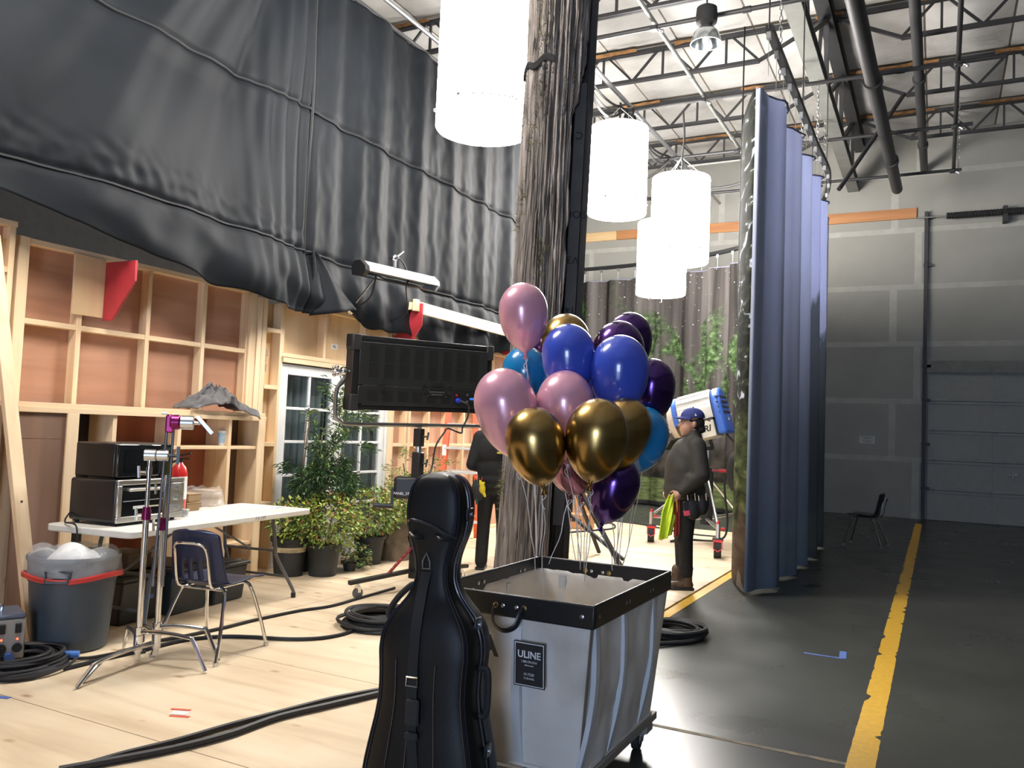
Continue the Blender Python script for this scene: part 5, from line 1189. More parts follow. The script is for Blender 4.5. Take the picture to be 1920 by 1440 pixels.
for k in range(6):
    b = MB(); e_ = V(-5.6+rnd_.uniform(-.12, .12), 6.62+rnd_.uniform(-.1, .5), rnd_.uniform(1.3, 1.8)); b.tube(bez([(-5.62, 6.42, .3), (V(-5.62, 6.42, .3)+e_)/2+V(.03, -.03, .1), e_], 5), .006, n=5); b.build('stem', mStem, ts_)
p = V(-5.45, 8.15, G); shrub('pale_shrub', 'thin pale shrub with orange tinted leaves behind the crank stand', p, .15, .30, p+V(.05, .1, .92), (.34, .40, .24), 420, [lfE, lfC, lfE, lfB], [4, 2, 2, 1], 19, ln=.07, wd=.014, clump=12)
# burlap sack pot
p = vb(738, 1048); t = thing('sack_plant', 'plant rooted in a sagging brown burlap sack between the pots', 'plant', tuple(p), group='potted plants by the set wall')
def fn(u, v):
    a = 2*PI*u; r = .17*(1-.25*v)+.03*noise.noise((math.cos(a)*2, math.sin(a)*2, v*3)); r *= (1 if v < .9 else .85)
    return (p.x+math.cos(a)*r, p.y+math.sin(a)*r, G+.40*v+.05*noise.noise((math.cos(a)*1.5, math.sin(a)*1.5, 7))*v)
b = MB(); b.grid(fn, 32, 14, closeu=True); b.build('sack', M('burlap', (.16, .12, .075), .95, var=.25, bump=.5, bscale=60), t, ang=80)
foliage('foliage', t, p+V(-.02, .03, .55), (.26, .26, .2), 600, .055, .03, mats4, [3, 4, 2, .6], 21)
# ---- orange step ladder
ld = thing('step_ladder', 'orange fibreglass step ladder with pale treads behind the panel light', 'ladder', (-5.3, 9.35, G))
LB = AtD(862, 880, 10.55); LB = V(LB.x, LB.y, 0)
mOrange = M('orange_fibreglass', (.72, .11, .03), .45, var=.08); mTread = M('ladder_tread', (.62, .61, .58), .45, .4)
fwd = (V(0, 0, 0)-V(LB.x, LB.y, 0)).normalized(); sdl = V(-fwd.y, fwd.x, 0)
def LP(s, f, z): return LB+sdl*s+fwd*f+V(0, 0, z)
for sx in (-1, 1):
    b = MB(); b.bar(LP(sx*.29, .30, G), LP(sx*.16, -.08, 1.78), .075, .03, up=fwd); b.build('front_rail', mOrange, ld, bevel=.004)
    b = MB(); b.bar(LP(sx*.25, -.62, G), LP(sx*.15, -.12, 1.76), .05, .025, up=fwd); b.build('rear_rail', mOrange, ld, bevel=.004)
    b = MB(); b.bar(LP(sx*.29, .30, G), LP(sx*.29, .295, G+.05), .09, .045, up=fwd); b.build('foot', mRubber, ld)
    b = MB(); b.box(LP(sx*.205, .075, 1.15), (.05, .004, .22), Matrix(((sdl.x, fwd.x, 0), (sdl.y, fwd.y, 0), (0, 0, 1)))); b.build('sticker', mWhite, ld)
for k in range(1, 6):
    z = .30*k+G; u = z/1.78; b = MB(); w_ = .29-.13*u
    b.bar(LP(-w_, .30-.38*u, z), LP(w_, .30-.38*u, z), .085, .03, up=(0, 0, 1)); b.build('tread', mTread, ld, bevel=.003)
    b = MB(); w2 = .25-.10*u; b.bar(LP(-w2, -.62+.5*u, z), LP(w2, -.62+.5*u, z), .03, .02); b.build('rear_bar', mTread, ld)
    if k in (2, 3):
        for sx in (-1, 1): b = MB(); b.bar(LP(sx*w_*.9, .30-.38*u, z-.01), LP(sx*w_*.55, .30-.38*u, z-.01), .01, .02); b.build('tread_brace', mAlu, ld)
b = MB(); b.bar(LP(-.17, -.1, 1.79), LP(.17, -.1, 1.79), .14, .05); b.build('top_cap', mOrange, ld, bevel=.006)
for sx in (-1, 1): b = MB(); b.bar(LP(sx*.22, .10, .95), LP(sx*.2, -.36, .95), .02, .008); b.build('spreader', mAlu, ld)
# ---- black LED panel light on a rolling crank stand
PD = 7.3; SB = V(-4.0, 6.22, 0)
pn = thing('panel_light', 'black LED panel light seen from behind on a steel yoke', 'lamp', (SB.x, SB.y, 1.3))
PLc = AtD(660, 697, 6.95); PRc = AtD(921, 713, 7.85); pd = (PRc-PLc); plen = pd.length; pd = pd.normalized(); pup = (V(0, 0, 1)-pd*pd.z).normalized(); pnn = pd.cross(pup)   # towards the viewer side
if pnn.dot(CAM-PLc) < 0: pnn = -pnn
# lean the panel a little so that it looks down at the stage
pup = (pup+pnn*.05).normalized(); pnn = pd.cross(pup); pnn = pnn if pnn.dot(CAM-PLc) > 0 else -pnn
PH = .63; pc = (PLc+PRc)/2
def PP(s, h, n): return pc+pd*s+pup*h+pnn*n
def pbox(b, lo, hi):
    c = [PP(s, h, n) for n in (lo[2], hi[2]) for s, h in ((lo[0], lo[1]), (hi[0], lo[1]), (hi[0], hi[1]), (lo[0], hi[1]))]
    return b.add(c, [(0, 3, 2, 1), (4, 5, 6, 7), (0, 1, 5, 4), (1, 2, 6, 5), (2, 3, 7, 6), (3, 0, 4, 7)])
hx, hy = plen/2, PH/2
b = MB(); pbox(b, (-hx+.03, -hy+.03, -.10), (hx-.03, hy-.03, 0)); pbox(b, (-hx, -hy, -.12), (hx, -hy+.05, .0)); pbox(b, (-hx, hy-.05, -.12), (hx, hy, .0)); body_ = b.build('housing', mBlack, pn, bevel=.004)
b = MB(); pbox(b, (-hx, -hy, -.12), (-hx+.05, hy, .0)); pbox(b, (hx-.05, -hy, -.12), (hx, hy, .0)); b.build('side_frame', mBlack, pn, bevel=.004)
for sx in (-1, 1):
    for sy in (-1, 1):
        b = MB()
        pbox(b, (min(sx*hx, sx*(hx-.14))-.006, min(sy*hy, sy*(hy-.10))-.006, -.125), (max(sx*hx, sx*(hx-.14))+.006, max(sy*hy, sy*(hy-.10))+.006, -.02)); pbox(b, (min(sx*(hx+.006), sx*(hx-.07)), min(sy*(hy+.006), sy*(hy-.13)), -.12), (max(sx*(hx+.006), sx*(hx-.07)), max(sy*(hy+.006), sy*(hy-.13)), .012)); b.build('corner_bumper', mRubber, pn, bevel=.006)
# vent slots: louvre groups
mSlot = M('slot_black', (.002, .002, .002), .8)
mPanelFace = M('panel_face', (.016, .018, .018), .5)
b = MB(); pbox(b, (-hx+.06, -.10, 0), (hx-.06, hy-.055, .012)); up_ = b.build('upper_cover', mPanelFace, pn, bevel=.003)
b = MB(); pbox(b, (-hx+.06, -hy+.055, 0), (hx-.06, -.112, .012)); lo_ = b.build('lower_cover', mPanelFace, pn, bevel=.003)
ncol = 8; cw = (2*hx-.26)/ncol
for k in range(ncol):
    s0 = -hx+.13+k*cw
    for (h0, h1, par) in ((.10, .235, up_), (-.03, .08, up_), (-.235, -.15, lo_)):
        b = MB(); h = h0
        while h < h1: pbox(b, (s0+.02, h, .0115), (s0+cw-.035, h+.006, .0132)); h += .0135
        b.build('vent_slots', mSlot, par, smooth=False)
for s, h, par in ((-.44, -.075, up_), (-.02, -.075, up_), (.25, -.075, up_), (-.44, -.14, lo_), (-.02, -.14, lo_), (.25, -.14, lo_)):
    b = MB(); b.cyl(PP(s, h, .01), PP(s, h, .018), .02, n=16); b.cyl(PP(s, h, .018), PP(s, h, .024), .009, n=10); b.build('fastener', M('gunmetal', (.12, .12, .12), .3, .9) if 'gunmetal' not in bpy.data.materials else bpy.data.materials['gunmetal'], par)
b = MB(); pbox(b, (.06, -.085, .012), (.17, -.045, .02)); b.build('grip_recess', mSlot, up_, bevel=.002)
b = MB(); pbox(b, (.02, -.18, .012), (.22, -.118, .015)); np_ = b.build('name_plate', mBlack, lo_)
mGreyInk = M('grey_ink', (.10, .10, .10), .5)
for hh, s0_, s1_ in ((-.137, .035, .20), (-.160, .06, .18)):
    b = MB(); ss_ = s0_
    while ss_ < s1_: wl_ = .006+.007*random.random(); pbox(b, (ss_, hh-.006, .015), (ss_+wl_, hh+.006, .0156)); ss_ += wl_+.004
    b.build('plate_print', mGreyInk, np_, smooth=False)
for s, h in ((.025, -.122), (.215, -.122), (.025, -.176), (.215, -.176)): b = MB(); b.cyl(PP(s, h, .014), PP(s, h, .018), .005, n=8); b.build('screw', mAlu, np_)
b = MB(); pbox(b, (.30, -.235, .012), (.60, -.135, .016)); cp_ = b.build('control_plate', mBlack, lo_)
b = MB(); pbox(b, (.32, -.165, .016), (.34, -.148, .021)); b.build('red_switch', M('red_switch', (.6, .03, .02), .5), cp_)
b = MB(); b.cyl(PP(.345, -.205, .016), PP(.345, -.205, .05), .022, n=14); b.build('blue_plug', M('blue_plug', (.03, .05, .5), .4), cp_)
for s, h in ((.45, -.15), (.57, -.15), (.45, -.21), (.57, -.21)): b = MB(); b.cyl(PP(s, h, .016), PP(s, h, .021), .012, n=12); b.build('button', mAlu, cp_)
b = MB(); pbox(b, (.48, -.195, .016), (.54, -.175, .018)); b.build('screen', M('blue_screen', (.03, .12, .4), .3, emit=((.05, .25, .9), .6)), cp_)
for h in (hy-.06, -.108, -hy+.045): b = MB(); pbox(b, (-hx+.10, h, .012), (hx-.12, h+.004, .0145)); b.build('bright_edge', mAlu, pn)
# yoke and its knob
yk = [PP(-hx-.03, -.01, -.06), PP(-hx-.035, -.06, -.06), PP(-hx-.10, -.16, -.06), PP(-hx-.10, -.36, -.06), PP(-hx-.05, -hy-.10, -.06), PP(-hx+.05, -hy-.125, -.06), PP(0, -hy-.125, -.06), PP(hx-.05, -hy-.125, -.06), PP(hx+.05, -hy-.10, -.06), PP(hx+.10, -.36, -.06), PP(hx+.10, -.16, -.06), PP(hx+.03, -.01, -.06)]
b = MB(); b.tube(bez(yk, 5), .018, n=10); b.build('yoke', M('yoke_steel', (.30, .30, .30), .35, .9), pn)
b = MB(); b.sphere(PP(-hx-.045, 0, -.06), .04, 14, 10); b.cyl(PP(-hx-.1, 0, -.06), PP(-hx+.01, 0, -.06), .018, n=10); b.sphere(PP(-hx-.12, 0, -.06), .028, 10, 8)
for k in range(4): b.sphere(PP(-hx-.12, .04*math.cos(k*PI/2+.6), -.06+.04*math.sin(k*PI/2+.6)), .018, 8, 6)
b.build('tilt_knob', mChrome, pn)
yb = PP(.0, -hy-.125, -.06)
b = MB(); b.tube(bez([PP(.345, -.205, .05), PP(.42, -.24, .08), PP(.44, -.34, .06), PP(.43, -.45, .0), PP(.40, -.50, .02), PP(.25, -.46, .03), PP(.2, -.5, .04), PP(.12, -.62, .04), PP(.10, -.8, .03), yb+V(.15, -.05, -.45)], 8), .008, n=6); b.build('power_cord', mCableB, pn)
st = thing('crank_stand', 'black rolling crank stand lettered PANEL STAND holding the panel light', 'stand', (yb.x, yb.y, G))
Sx, Sy = yb.x, yb.y
b = MB(); b.box((Sx, Sy, yb.z-.11), (.075, .075, .16)); b.build('receiver', mBlack, st, bevel=.006)
b = MB(); b.cyl((Sx, Sy, yb.z-.03), (Sx, Sy, yb.z-.015), .02, n=10); b.cyl((Sx, Sy, yb.z-.24), (Sx, Sy, yb.z-.19), .028, n=12); b.build('spigot', mAlu, st)
b = MB(); b.box((Sx, Sy, yb.z-.36), (.085, .085, .24)); b.build('upper_column', mBlack, st, bevel=.008)
b = MB(); b.box((Sx, Sy, (yb.z-.40)/2+.07), (.06, .06, yb.z-.52)); b.build('main_column', mBlack, st, bevel=.006)
lft = -_r0
b = MB(); bp_ = V(Sx, Sy, yb.z-.56)+lft*.09; b.box(bp_, (.22, .11, .20), RZ(math.atan2(_r0.y, _r0.x))); gb = b.build('gear_box', mBlack, st, bevel=.03, seg=3)
text_mesh('lettering', 'PANEL_STAND', mWhite, bp_-_fw0*.056+V(0, 0, -.05)-lft*.0, _r0, (0, 0, 1), .022, gb)
cr = bp_+lft*.12-_fw0*.02
b = MB(); b.bar(cr, cr+V(0, 0, -.17)+lft*.0, .025, .02, up=_fw0); b.cyl(cr+V(0, 0, -.165)+_r0*.01, cr+V(0, 0, -.165)+lft*.16, .022, n=12); b.build('crank_handle', mBlack, st)
for zz in (yb.z-.10, yb.z-.34):
    b = MB(); o = V(Sx, Sy, zz); b.cyl(o, o+_r0*.07, .008, n=8); b.bar(o+_r0*.075+V(0, 0, -.03), o+_r0*.085+V(0, 0, .04), .03, .015, up=_r0); b.build('lock_knob', mBlack, st)
wheels = [AtZ(670, 1122, G), V(Sx+.62, Sy-.25, G), V(Sx+.1, Sy+.68, G), V(Sx-.60, Sy+.35, G)]
for wv in wheels[:1]+wheels[2:3]+[V(Sx+.55, Sy-.20, G)]:
    d = (V(wv.x, wv.y, 0)-V(Sx, Sy, 0)); L_ = d.length; d.normalize()
    b = MB(); b.bar(V(Sx, Sy, .20), V(wv.x, wv.y, .155)+d*.09, .045, .035); lg = b.build('leg', mBlack, st, bevel=.004)
    b = MB(); b.cyl(V(wv.x, wv.y, .15), V(wv.x, wv.y, .10), .02, n=10); b.bar(V(wv.x, wv.y, .12)+V(.0, 0, 0), V(wv.x, wv.y, .07), .05, .03, up=d); b.build('caster_fork', mChrome, lg)
    b = MB(); sv = d.cross(V(0, 0, 1)); b.cyl(V(wv.x, wv.y, G+.045)-sv*.014, V(wv.x, wv.y, G+.045)+sv*.014, .044, n=18); b.build('caster_wheel', M('grey_rubber', (.16, .16, .16), .6) if 'grey_rubber' not in bpy.data.materials else bpy.data.materials['grey_rubber'], lg)
    s0 = V(Sx, Sy, .42); b = MB(); b.bar(s0, V(Sx, Sy, .185)+d*.28, .03, .012, up=(0, 0, 1)); b.build('leg_brace', M('red_perforated', (.25, .02, .03), .45) if 'red_perforated' not in bpy.data.materials else bpy.data.materials['red_perforated'], st)
    for k in range(7):
        q = s0.lerp(V(Sx, Sy, .185)+d*.28, (k+.5)/7); b = MB(); b.cyl(q-V(0, 0, .009), q+V(0, 0, .009), .006, n=8); b.build('hole_rim', mAlu, st)
# a second black stand behind the tree: mast and two splayed legs
t = thing('black_stand', 'black stand with splayed legs standing behind the tree trunk', 'stand', tuple(AtZ(1045, 1045, G)))
mt_ = AtZ(1048, 1050, G); d_m = 8.95
ft = AtZ(1170, 1078, G)
b = MB(); b.cyl(V(mt_.x, mt_.y, .1), V(mt_.x, mt_.y, 1.55), .03, n=12); b.build('mast', mBlack, t)
ua = V(mt_.x, mt_.y, 1.20); ub = V(mt_.x, mt_.y, .62)
b = MB(); b.bar(ua, V(ft.x, ft.y, G+.02), .05, .035); b.build('leg', mBlackMatte, t, bevel=.004)
b = MB(); b.bar(ub, V(ft.x, ft.y, G+.14)+(ua-V(ft.x, ft.y, 0)).normalized()*.02, .035, .03); b.build('leg_brace', mBlackMatte, t, bevel=.004)
for dx, dy in ((-.6, .4), (.2, .75)):
    b = MB(); b.bar(ua, V(mt_.x+dx, mt_.y+dy, G+.02), .045, .03); b.build('leg', mBlack, t, bevel=.004)
# apple boxes and a cable reel on the stage behind the balloons
for k, (px, py, s, lab) in enumerate(((1082, 990, (.5, .32, .22), 'orange tinted wooden box on the stage seen through the ribbons'), (1092, 972, (.32, .30, .42), 'smaller wooden box standing behind the balloon ribbons'))):
    q = AtZ(px, py, G); t = thing('wooden_box', lab, 'box', (q.x, q.y, G), .3); b = MB(); b.box((0, 0, s[2]/2), s); b.build('body', M('varnished_ply', (.48, .24, .10), .5) if 'varnished_ply' not in bpy.data.materials else bpy.data.materials['varnished_ply'], t, local=True, bevel=.006)
    b = MB(); b.box((0, -s[1]/2-.001, s[2]*.6), (s[0]*.3, .004, .04)); b.build('hand_hole', mBlack, t, local=True)
q = AtZ(1100, 968, G); t = thing('cable_reel', 'black cable ring hung behind the balloon ribbons', 'cable', (q.x-.1, q.y-.25, G)); b = MB()
for k in range(4): b.tube([V(q.x-.05+.02*k, q.y-.3, G+.30)+_r0*(math.cos(2*PI*i/24)*(.22-.012*k))+V(0, 0, math.sin(2*PI*i/24)*(.26-.012*k)) for i in range(24)], .016, n=6, closed=True)
b.build('ring', mCableB, t)
fcable('floor_cable', 'thin dark cable looping over the bright far stage', [(1062, 1000), (1100, 997), (1150, 992), (1145, 983), (1100, 982), (1064, 990)], .012)
fcable('floor_cable', 'thin cable lying along the far stage behind the capped man', [(1150, 978), (1200, 984), (1240, 992), (1290, 1002), (1350, 1008)], .012)

# ================================================================== TREE TRUNK
tr = thing('tree_trunk', 'tall fake tree trunk with ridged bark, half backed by dark lumber', 'tree trunk', tuple(AtZ(1000, 1170, G)))
TD = 6.15
def cen(z):   # trunk axis, following the photo's edges
    b0 = AtD(998, 1060, TD); t0 = AtD(1056, 0, TD)
    return V(b0.x+(t0.x-b0.x)*(z-b0.z)/(t0.z-b0.z), b0.y+(t0.y-b0.y)*(z-b0.z)/(t0.z-b0.z), z)
def trad(z): return .265-.014*min(z, 4)/4+.05*math.exp(-z/.35)
m, nt, N, L, B = nodemat('cedar_bark')
tc = N.new('ShaderNodeTexCoord'); mp = N.new('ShaderNodeMapping'); L.new(tc.outputs['Object'], mp.inputs[0]); mp.inputs['Scale'].default_value = (9, 9, .9)
n1 = N.new('ShaderNodeTexNoise'); n1.inputs['Scale'].default_value = 2.5; n1.inputs['Detail'].default_value = 8; n1.inputs['Distortion'].default_value = .7; L.new(mp.outputs[0], n1.inputs[0])
rp = ramp(N, [(.28, (.06, .050, .043)), (.5, (.21, .18, .155)), (.72, (.38, .335, .30))]); L.new(n1.outputs['Fac'], rp.inputs[0]); L.new(rp.outputs[0], B.inputs['Base Color']); B.inputs['Roughness'].default_value = .9
bp = N.new('ShaderNodeBump'); bp.inputs['Strength'].default_value = 1.0; bp.inputs['Distance'].default_value = .035; L.new(n1.outputs['Fac'], bp.inputs['Height']); L.new(bp.outputs[0], B.inputs['Normal']); mBark = m
A0 = math.atan2(-_r0.y, -_r0.x)   # image-left direction
def bark(u, v):
    z = G+v*6.4; am = 2.0+.55*min(1, max(0, (z-3.7)/.6)); a = A0-1.75+u*(1.75+am); c = cen(z)      # opening on the image right / back side
    w1 = math.cos(a*31+3.5*noise.noise((a*1.5, z*.5, 0))); w2 = noise.noise((a*13, z*.7, 3)); w3 = noise.noise((a*26, z*1.6, 6))
    ridge = -.020*(max(0, w1)**2)-.026*max(0, .25-abs(w2))/.25-.014*max(0, .2-abs(w3))/.2+.016*noise.noise((a*2.2, z*1.1, 8))
    r = trad(z)+ridge
    return (c.x+math.cos(a)*r, c.y+math.sin(a)*r, z)
b = MB(); b.grid(bark, 330, 210); o = b.build('bark', mBark, tr, ang=180, fixn=False); so = o.modifiers.new('s', 'SOLIDIFY'); so.thickness = .02; so.offset = -1
mDarkLum = M('dark_stained_lumber', (.045, .042, .040), .85, var=.3, scale=5, stretch=(4, 4, .3)); mPaperGrey = M('grey_wrapped_lumber', (.085, .082, .08), .85, var=.15)
def plank(s0, s1, f0, f1, mm, z0=G, z1=6.3, nm='framing_board'):
    """vertical board; s along image right, f away from the camera, relative to the axis"""
    b = MB(); vs = []
    for z in (z0, z1):
        c = cen(z)
        for s, f in ((s0, f0), (s1, f0), (s1, f1), (s0, f1)): vs.append(c+_r0*s+_fw0*f)
    b.add(vs, [(0, 3, 2, 1), (4, 5, 6, 7), (0, 1, 5, 4), (1, 2, 6, 5), (2, 3, 7, 6), (3, 0, 4, 7)]); return b.build(nm, mm, tr, bevel=.003)
pA = plank(.125, .205, -.135, -.095, mPaperGrey, .8, 4.0)
plank(.15, .24, -.08, .10, mDarkLum); plank(-.10, .15, -.02, .14, mDarkLum); plank(.21, .255, -.13, .12, mDarkLum)
for zz, tx in ((3.05, 'SOH'), (2.36, '14'), (3.62, 'C'), (1.9, 'THIS'), (2.72, 'V3')):
    c = cen(zz)+_r0*.165-_fw0*.1352
    text_mesh('stamp', tx, mBlackMatte, c, -_r0, V(0, 0, -1), .055, pA, bold=.01)
b = MB(); pts = []
for i in range(30):
    a = A0-1.9+i/29*3.3; z = 4.02+.02*math.sin(i); c = cen(z); r = trad(z)+.004; pts.append((c.x+math.cos(a)*r, c.y+math.sin(a)*r, z+.09*(i/29)))
for k in range(4): b.tube([V(p)+V(0, 0, .012*k) for p in pts], .008, n=5)
b.build('strap', mBlackMatte, tr)
# moss tufts
mMoss = M('moss', (.16, .15, .05), .95, var=.4, scale=30)
rnd_ = random.Random(9)
tufts = [(.35, 4.6, 60), (.45, 4.3, 40), (-.1, 3.2, 40), (.5, 3.9, 40), (.3, 3.55, 50), (.75, 2.72, 110), (.7, 2.2, 80), (-.35, 1.05, 110), (.9, 1.12, 60), (-.45, 3.0, 40), (-.5, 4.1, 30), (-.4, 3.7, 40), (-.42, 2.4, 30), (-.3, 4.9, 60)]
for k, (da, z, n) in enumerate(tufts):
    b = MB(); 
    for i in range(n):
        a = A0+da+1.0*0+rnd_.gauss(0, .12)+.55; zz = z+rnd_.gauss(0, .07); c = cen(zz); r = trad(zz)-.01; p0 = V(c.x+math.cos(a)*r, c.y+math.sin(a)*r, zz)
        p1 = p0+V(math.cos(a), math.sin(a), 0)*rnd_.uniform(.02, .045)+V(rnd_.gauss(0, .015), rnd_.gauss(0, .015), rnd_.gauss(0, .025)); s = V(rnd_.uniform(-1, 1), rnd_.uniform(-1, 1), rnd_.uniform(-1, 1)).normalized()*.004
        b.add([p0-s, p0+s, p1], [(0, 1, 2)])
    o = b.build('moss_tuft', mMoss, tr, smooth=False, fixn=False); o['kind'] = 'stuff'

# ================================================================== CANVAS CART
CX0, CX1, CY0, CY1 = -1.845, -1.135, 2.965, 3.985; RT, RB = .825, .735; BZ = .155
ct = thing('canvas_cart', 'white canvas laundry cart with black rim and labels full of balloon ribbons', 'cart', ((CX0+CX1)/2, (CY0+CY1)/2, 0))
m, nt, N, L, B = nodemat('dirty_canvas')
tc = N.new('ShaderNodeTexCoord'); n1 = N.new('ShaderNodeTexNoise'); n1.inputs['Scale'].default_value = 3.2; n1.inputs['Detail'].default_value = 7; L.new(tc.outputs['Object'], n1.inputs[0])
rp = ramp(N, [(.28, (.52, .46, .39)), (.5, (.70, .66, .60)), (.7, (.76, .72, .67))]); L.new(n1.outputs['Fac'], rp.inputs[0]); L.new(rp.outputs[0], B.inputs['Base Color']); B.inputs['Roughness'].default_value = .65
n2 = N.new('ShaderNodeTexNoise'); n2.inputs['Scale'].default_value = 260; L.new(tc.outputs['Object'], n2.inputs[0]); bp = N.new('ShaderNodeBump'); bp.inputs['Strength'].default_value = .15; bp.inputs['Distance'].default_value = .002; L.new(n2.outputs['Fac'], bp.inputs['Height']); L.new(bp.outputs[0], B.inputs['Normal']); mCanvas = m
def canv(u, v):
    # perimeter param u, height v (0 bottom .. 1 top)
    z = BZ+(RB+.03-BZ)*v; ins = .055*(1-v); rr = .035
    x0, x1, y0, y1 = CX0+.012+ins, CX1-.012-ins, CY0+.012+ins, CY1-.012-ins
    P_ = 2*((x1-x0)+(y1-y0)); s = u*P_
    if s < x1-x0: p = V(x0+s, y0, z); n_ = V(0, -1, 0); e = min(s, x1-x0-s)
    elif s < (x1-x0)+(y1-y0): s -= x1-x0; p = V(x1, y0+s, z); n_ = V(1, 0, 0); e = min(s, y1-y0-s)
    elif s < 2*(x1-x0)+(y1-y0): s -= (x1-x0)+(y1-y0); p = V(x1-s, y1, z); n_ = V(0, 1, 0); e = min(s, x1-x0-s)
    else: s -= 2*(x1-x0)+(y1-y0); p = V(x0, y1-s, z); n_ = V(-1, 0, 0); e = min(s, y1-y0-s)
    k = min(1, e/.12)
    p += n_*(.028*math.sin(PI*min(1, v*1.05))*k*(.6+.8*noise.noise((p.x*3, p.y*3, z*2.5)))+.012*noise.noise((p.x*9, p.y*9, z*7))*k)
    p.z += .02*noise.noise((p.x*4, p.y*4, 2))*(1-v)*.6
    return tuple(p)
b = MB(); b.grid(canv, 150, 30, closeu=True); o = b.build('canvas_bag', mCanvas, ct, ang=180); so = o.modifiers.new('s', 'SOLIDIFY'); so.thickness = .006; so.offset = -1
b = MB(); b.box2((CX0+.06, CY0+.06, BZ), (CX1-.06, CY1-.06, BZ+.012)); b.build('canvas_floor', mCanvas, ct)
mRimV = M('black_vinyl', (.012, .012, .013), .38)
b = MB()
b.box2((CX0, CY0, RB), (CX1, CY0+.016, RT)); b.box2((CX0, CY1-.016, RB), (CX1, CY1, RT)); b.box2((CX0, CY0+.016, RB), (CX0+.016, CY1-.016, RT)); b.box2((CX1-.016, CY0+.016, RB), (CX1, CY1-.016, RT)); rim_ = b.build('rim', mRimV, ct, bevel=.006, seg=2)
mStrap = M('pale_webbing', (.60, .63, .66), .4, var=.05)
def strap(x, y, nx, ny):
    w_ = .019; b = MB(); tx, ty = -ny, nx; vs = []
    for k in range(9):
        v = k/8; z = BZ+.005+(RB-BZ)*v; off = -.012-.055*(1-v)+.030*math.sin(PI*v)+.004
        for s in (-1, 1): vs.append(V(x+nx*off+tx*w_*s, y+ny*off+ty*w_*s, z))
        for s in (1, -1): vs.append(V(x+nx*(off-.02)+tx*w_*s, y+ny*(off-.02)+ty*w_*s, z))
    fs = []
    for k in range(8):
        for q in range(4): fs.append((k*4+q, k*4+(q+1) % 4, (k+1)*4+(q+1) % 4, (k+1)*4+q))
    b.add(vs, fs); b.build('webbing_strip', mStrap, ct)
q = AtY(968, 1200, CY0); strap(q.x, CY0, 0, -1); strap(CX0+.12, CY0, 0, -1)
for px, py in ((1175, 1200), (1228, 1180)): q = AtX(px, py, CX1); strap(CX1, q.y, 1, 0)
strap(CX1, CY0+.06, 1, 0)
for y in (3.2, 3.6): strap(CX0, y, -1, 0)
for x in (-1.7, -1.3): strap(x, CY1, 0, 1)
b = MB(); b.tube([V(CX1-.014-.055*(1-k/8)+.002, CY0+.014+.055*(1-k/8)-.002, BZ+(RB-BZ)*k/8) for k in range(9)], .006, n=6); b.build('corner_seam', M('canvas_seam', (.14, .11, .08), .8), ct)
# rim handles and grommets
mBrass = M('brass', (.55, .38, .15), .3, 1.0)
def grommets(cx, cy, tx, ty, nx, ny, handle):
    for s in (-.062, -.03, .03, .062):
        p = V(cx+tx*s+nx*.002, cy+ty*s+ny*.002, (RT+RB)/2); big = abs(s) > .05
        b = MB(); ax = V(nx, ny, 0); b.lathe([(.004, 0), (.011 if big else .007, 0), (.012 if big else .008, .003), (.004, .005)], p, 14, frame_z(ax)); b.build('grommet' if big else 'rivet', mBrass if big else mAlu, rim_)
    if handle:
        pts = [V(cx+tx*s+nx*o, cy+ty*s+ny*o, z) for s, o, z in ((-.062, .008, .78), (-.062, .03, .765), (-.045, .045, .715), (0, .05, .695), (.045, .045, .715), (.062, .03, .765), (.062, .008, .78))]
        b = MB(); b.tube(bez(pts, 5), .012, n=6, flat=.35); b.build('strap_handle', mRimV, rim_)
q = AtY(957, 1125, CY0); grommets(q.x, CY0, 1, 0, 0, -1, True)
q = AtY(1120, 1068, CY1-.016); grommets(q.x, CY1-.016, 1, 0, 0, -1, False)
for x, y, nx, ny in ((CX1-.05, CY0, 0, -1), (CX1, CY0+.05, 1, 0), (CX1, CY0+.36, 1, 0), (CX1, CY0+.40, 1, 0), (CX1, CY0+.68, 1, 0), (CX1, CY0+.72, 1, 0), (CX0+.016, CY1-.2, 1, 0), (CX0+.016, CY1-.25, 1, 0), (CX0+.016, CY0+.35, 1, 0), (CX0+.016, CY0+.4, 1, 0)):
    b = MB(); b.lathe([(.002, 0), (.008, 0), (.009, .003), (.002, .005)], (x, y, (RT+RB)/2), 12, frame_z((nx, ny, 0))); b.build('rivet', mAlu, rim_)
# black label with lettering
def onfront(px, py):
    p = AtY(px, py, CY0+.012); v = (p.z-BZ)/(RB+.03-BZ); return V(p.x, CY0+.012+.055*(1-v)-.040*math.sin(PI*v)-.016, p.z)
c0 = onfront(999, 1243); lw, lh = .132, .168
axv = V(1, 0, 0); azv = (onfront(999, 1200)-onfront(999, 1286)).normalized()
mLab = M('label_black', (.018, .018, .02), .5); mLabW = M('label_white', (.72, .73, .75), .6)
def labbox(w_, h_, o, d, mm, nm, par):
    b = MB(); nn = axv.cross(azv); vs = []
    for k in (0, d):
        for s, t_ in ((-1, -1), (1, -1), (1, 1), (-1, 1)): vs.append(c0+nn*(o+k)+axv*(s*w_/2)+azv*(t_*h_/2))
    b.add(vs, [(0, 3, 2, 1), (4, 5, 6, 7), (0, 1, 5, 4), (1, 2, 6, 5), (2, 3, 7, 6), (3, 0, 4, 7)]); return b.build(nm, mm, par, smooth=False)
lab_ = labbox(lw, lh, -.004, .004, mLab, 'label', ct); labbox(lw*.94, lh*.955, 0, .0006, mLabW, 'label_border', lab_); labbox(lw*.89, lh*.915, .0006, .0006, mLab, 'label_field', lab_)
nn_ = axv.cross(azv)
text_mesh('label_lettering', 'ULINE', mLabW, c0+nn_*.0014+azv*.036, axv, azv, .026, lab_, bold=.02, sx=.98)
